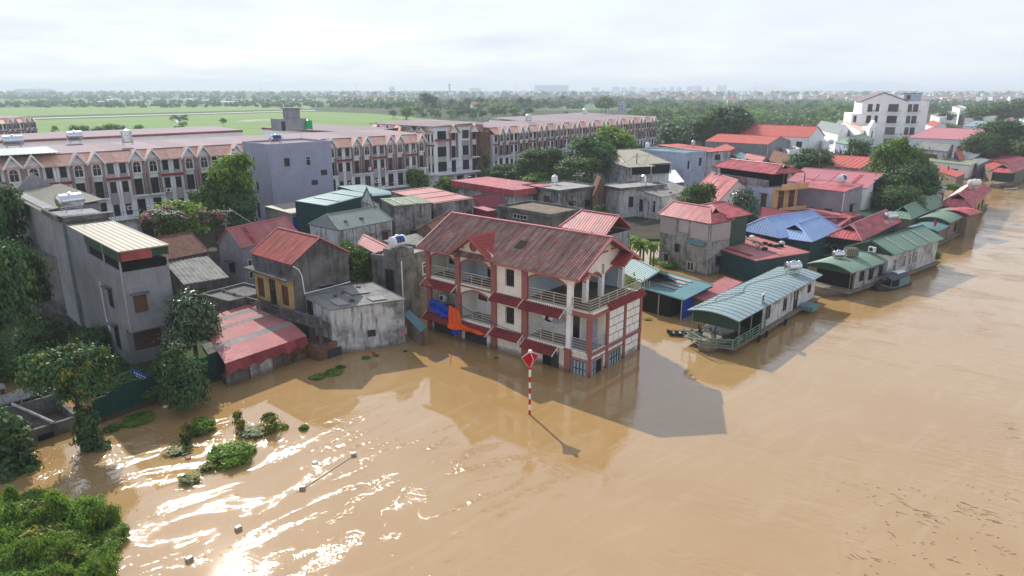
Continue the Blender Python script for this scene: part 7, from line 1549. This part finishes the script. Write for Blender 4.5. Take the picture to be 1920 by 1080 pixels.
for i,u_ in enumerate(rw1+rw2+rw3):
    if R.random()<.45:
        q=u_.matrix_basis@Vector((2.9,-.35,R.choice([6.7,9.8,4.6]))); acs.append((q,u_.rotation_euler.z))
for i,(q,a) in enumerate(acs):
    t=acunit(q,a,'white air conditioner box on the terrace front'); t['label']='white air conditioner box high on a terrace house front'; t['group']='air conditioners of the terraces'
for i,u_ in enumerate(rw1+rw3):
    if R.random()<.3:
        q=u_.matrix_basis@Vector((1.2,-1.15,R.choice([3.9,7.0]))); t=thing('washing','washing and pots on a terrace balcony','laundry',q,u_.rotation_euler.z,'things on terrace balconies')
        for k in range(3): MB().box(-.6+.4*k,-.03,.1,-.3+.4*k,.03,.8).build('cloth',R.choice(['whitep','bluew','redp','yellow']),t)
# weed rafts against walls and in eddies
for i,(x,y,s,l) in enumerate(((640,690,.5,'weed scrap drifting by the annex wall'),(705,668,.35,'tiny weed scrap near the stencilled notice'),(760,660,.3,'scrap of weed off the annex corner'),(470,702,.4,'weed caught on the lean-to wall foot'),(930,672,.3,'scrap of weed at the foot of the corner house'),(1215,600,.5,'weed clump beside the pale poles'),(1330,650,.4,'weed caught at the houseboat mooring poles'),(1545,556,.4,'weed under the green houseboat bow'))):
    tree('herb',P(x,y,-.05),l,s*.5,wide=s,name='water_plant',cat='plant')
for k,(x,y,l) in enumerate(((353,860,'crumpled pale plastic bag floating by the drowned plants'),(310,763,'white foam scrap floating by the full dark bush'),(590,868,'pale plastic scrap near the upper floats'),(700,662,'dark red plastic lid floating by the annex wall'))):
    b=MB(); b.lathe([(.05,0),(.2,.02),(.14,.1),(.03,.13)],(0,0,0),'z',7); tag(b.build('litter',('fadedred','whitep','whitep','redp')[k],None,P(x,y,0)),l,'litter')

for i,(x,y,h_,w_,l) in enumerate(((235,735,1.6,1.6,'dark shrub behind the green fence left of the banner'),(200,720,2.0,1.8,'shrub behind the yellow topped tree'),(285,745,1.2,1.2,'low shrub just behind the green fence'),(130,700,2.4,2.0,'dark shrub in the shade of the tube house wall'),(90,650,3.0,2.2,'tall shrub against the mouldy wall'),(60,760,1.5,1.5,'shrub growing inside the ruined sty'),(175,655,2.2,1.8,'shrub at the foot of the tube house side wall'),(30,700,2.6,2.2,'shrub behind the ruined sty'),(330,700,1.4,1.3,'shrub between fence and lean-to'),(310,640,1.6,1.2,'shrub below the silvery tree'))):
    tree('shrubC',P(x,y,.3),l,h_,wide=w_,name='bush')

def patch(h,s0,t0,s1,t1,m,nm='patched_sheet'):
    q=h['pt'];f=h['f'];z=h['hz']; b=MB(); b.prism([q(s,t,z+f(s,t)+.055) for s,t in((s0,t0),(s1,t0),(s1,t1),(s0,t1))],(0,0,.025)); return b.build(nm,m,h['root'])
for h_,sp in ((h24,((.02,.3,.4,.36),(.05,.55,.35,.6),(.1,.1,.45,.16))),(h25,()),(h34b,((.02,.2,.4,.24),(.02,.5,.45,.53),(.05,.7,.3,.74))),(h36,((.02,.3,.45,.38),(.1,.6,.4,.66))),(h6,((.2,.02,.26,.45),(.55,.05,.62,.4))),(h26,((.1,.2,.16,.9),(.5,.05,.56,.8),(.75,.3,.8,.95))),(gr,((.2,.02,.25,.45),(.45,.02,.5,.4),(.7,.05,.74,.45))),(h11,((.2,.1,.28,.9),(.6,.05,.66,.8))),(h8,((.3,.1,.36,.9),(.7,.1,.74,.95))),(h39,((.3,.1,.34,.9),(.6,.1,.63,.8))),(c1,((.15,.1,.3,.4),(.5,.5,.75,.8),(.6,.1,.8,.3)))):
    for k,p_ in enumerate(sp): patch(h_,*p_,{id(gr):'greyr',id(h11):'greyr',id(h8):'tealg',id(c1):'flatg'}.get(id(h_),('darkred','pinkroof','fadedred')[k%3]))
def weight(p,l,m='brick'):
    o=MB().box(-.2,-.1,0,.2,.1,.14).build('roof_brick',m,None,p,R.uniform(0,3)); tag(o,l,'brick','bricks holding down roof sheets')
for h_,l in ((c1,'brick weighing down the fibre cement roof of the whitewashed annex'),(h7,'brick on the grey green hipped roof'),(h23,'brick on the grey corrugated porch roof')):
    for k in range(5):
        s,t=R.uniform(.1,.9),R.uniform(.1,.9)
        if h_ is h7: s,t=R.uniform(.2,.8),.2
        z=1.5*.4 if h_ is h7 else 0
        weight(wpt(h_,s,t,.05+z),l)

def addwin(h,fc,fr,z0,ww,hh,st='k',hood=False):
    vv=h['v']; av=math.atan2(vv.y,vv.x); p=h['pt']
    if fc=='R': window(h['root'],p(h['osf']+(1-2*h['osf'])*fr,h['otf'],z0)+Vector((0,-.015,0)),0,ww,hh,st,hood)
    else:
        n=Vector((-math.sin(av),math.cos(av),0)); window(h['root'],p(h['osf'],h['otf']+(1-2*h['otf'])*fr,z0)+n*.015,av+math.pi,ww,hh,st,hood)
for a in ((h14,'L',.3,1.6,1.,1.3,'w',True),(h14,'L',.7,1.6,1.,1.3,'w',True),(h14,'R',.4,1.6,.9,1.3,'k',True),(h24,'R',.4,2.6,.9,1.1,'k',True),(h24,'R',.75,.6,.9,1.2,'k',True),(h6,'L',.5,3.2,.8,1.0,'k',True),
    (h37,'L',.3,3.2,1.0,1.0,'k'),(h37,'L',.55,3.2,1.0,1.0,'k'),(h37,'L',.8,3.2,1.0,1.0,'w'),(h38,'L',.85,4.5,1.6,1.5,'k'),(h12,'L',.5,3.4,.8,1.1,'k',True),(h11,'L',.5,3.2,.8,1.2,'k',True),(h11,'R',.5,2.2,1.0,1.1,'b',True),(h16,'R',.5,3.4,.8,.9,'k',True),
    (h17,'R',.3,2.4,.8,1.1,'k',True),(h17,'R',.7,2.4,.8,1.1,'k',True),(h7,'L',.5,2.6,.8,1.2,'b',True),(h25,'R',.5,1.2,.8,1.1,'k',True),(h34,'R',.5,3.6,.8,1.2,'k',True),(h34b,'L',.08,4.2,.8,1.2,'k'),(h20,'L',.7,4.2,.9,1.4,'w'),(h38b,'L',.5,3.2,.9,1.2,'k'),(h39,'L',.8,1.8,1.1,1.3,'w'),(h39b,'L',.5,2.6,1.1,1.2,'k'),(h48,'L',.4,3,1.4,1.2,'k'),(h49,'L',.5,1.5,1.,1.,'k')): addwin(*a)
for h_ in (h6,h7,h11,h12,h14,h16,h17,h19,h20,h22,h24,h25,h34,h36,h37,h38,h39,h55,tw):
    p=h_['pt'](h_['osf'],h_['otf'],0); b=MB(); b.path([(p.x-.08,p.y-.1,h_['hz']-.15),(p.x-.08,p.y-.1,.1)],.055,6)
    q=h_['pt'](1-h_['osf'],h_['otf'],0)
    if R.random()<.5: b=MB(); b.path([(q.x-.25,q.y-.1,h_['hz']-.15),(q.x-.25,q.y-.1,.1)],.055,6)
    b.build('drain_pipe',R.choice(['whitep','galv']),h_['root'])
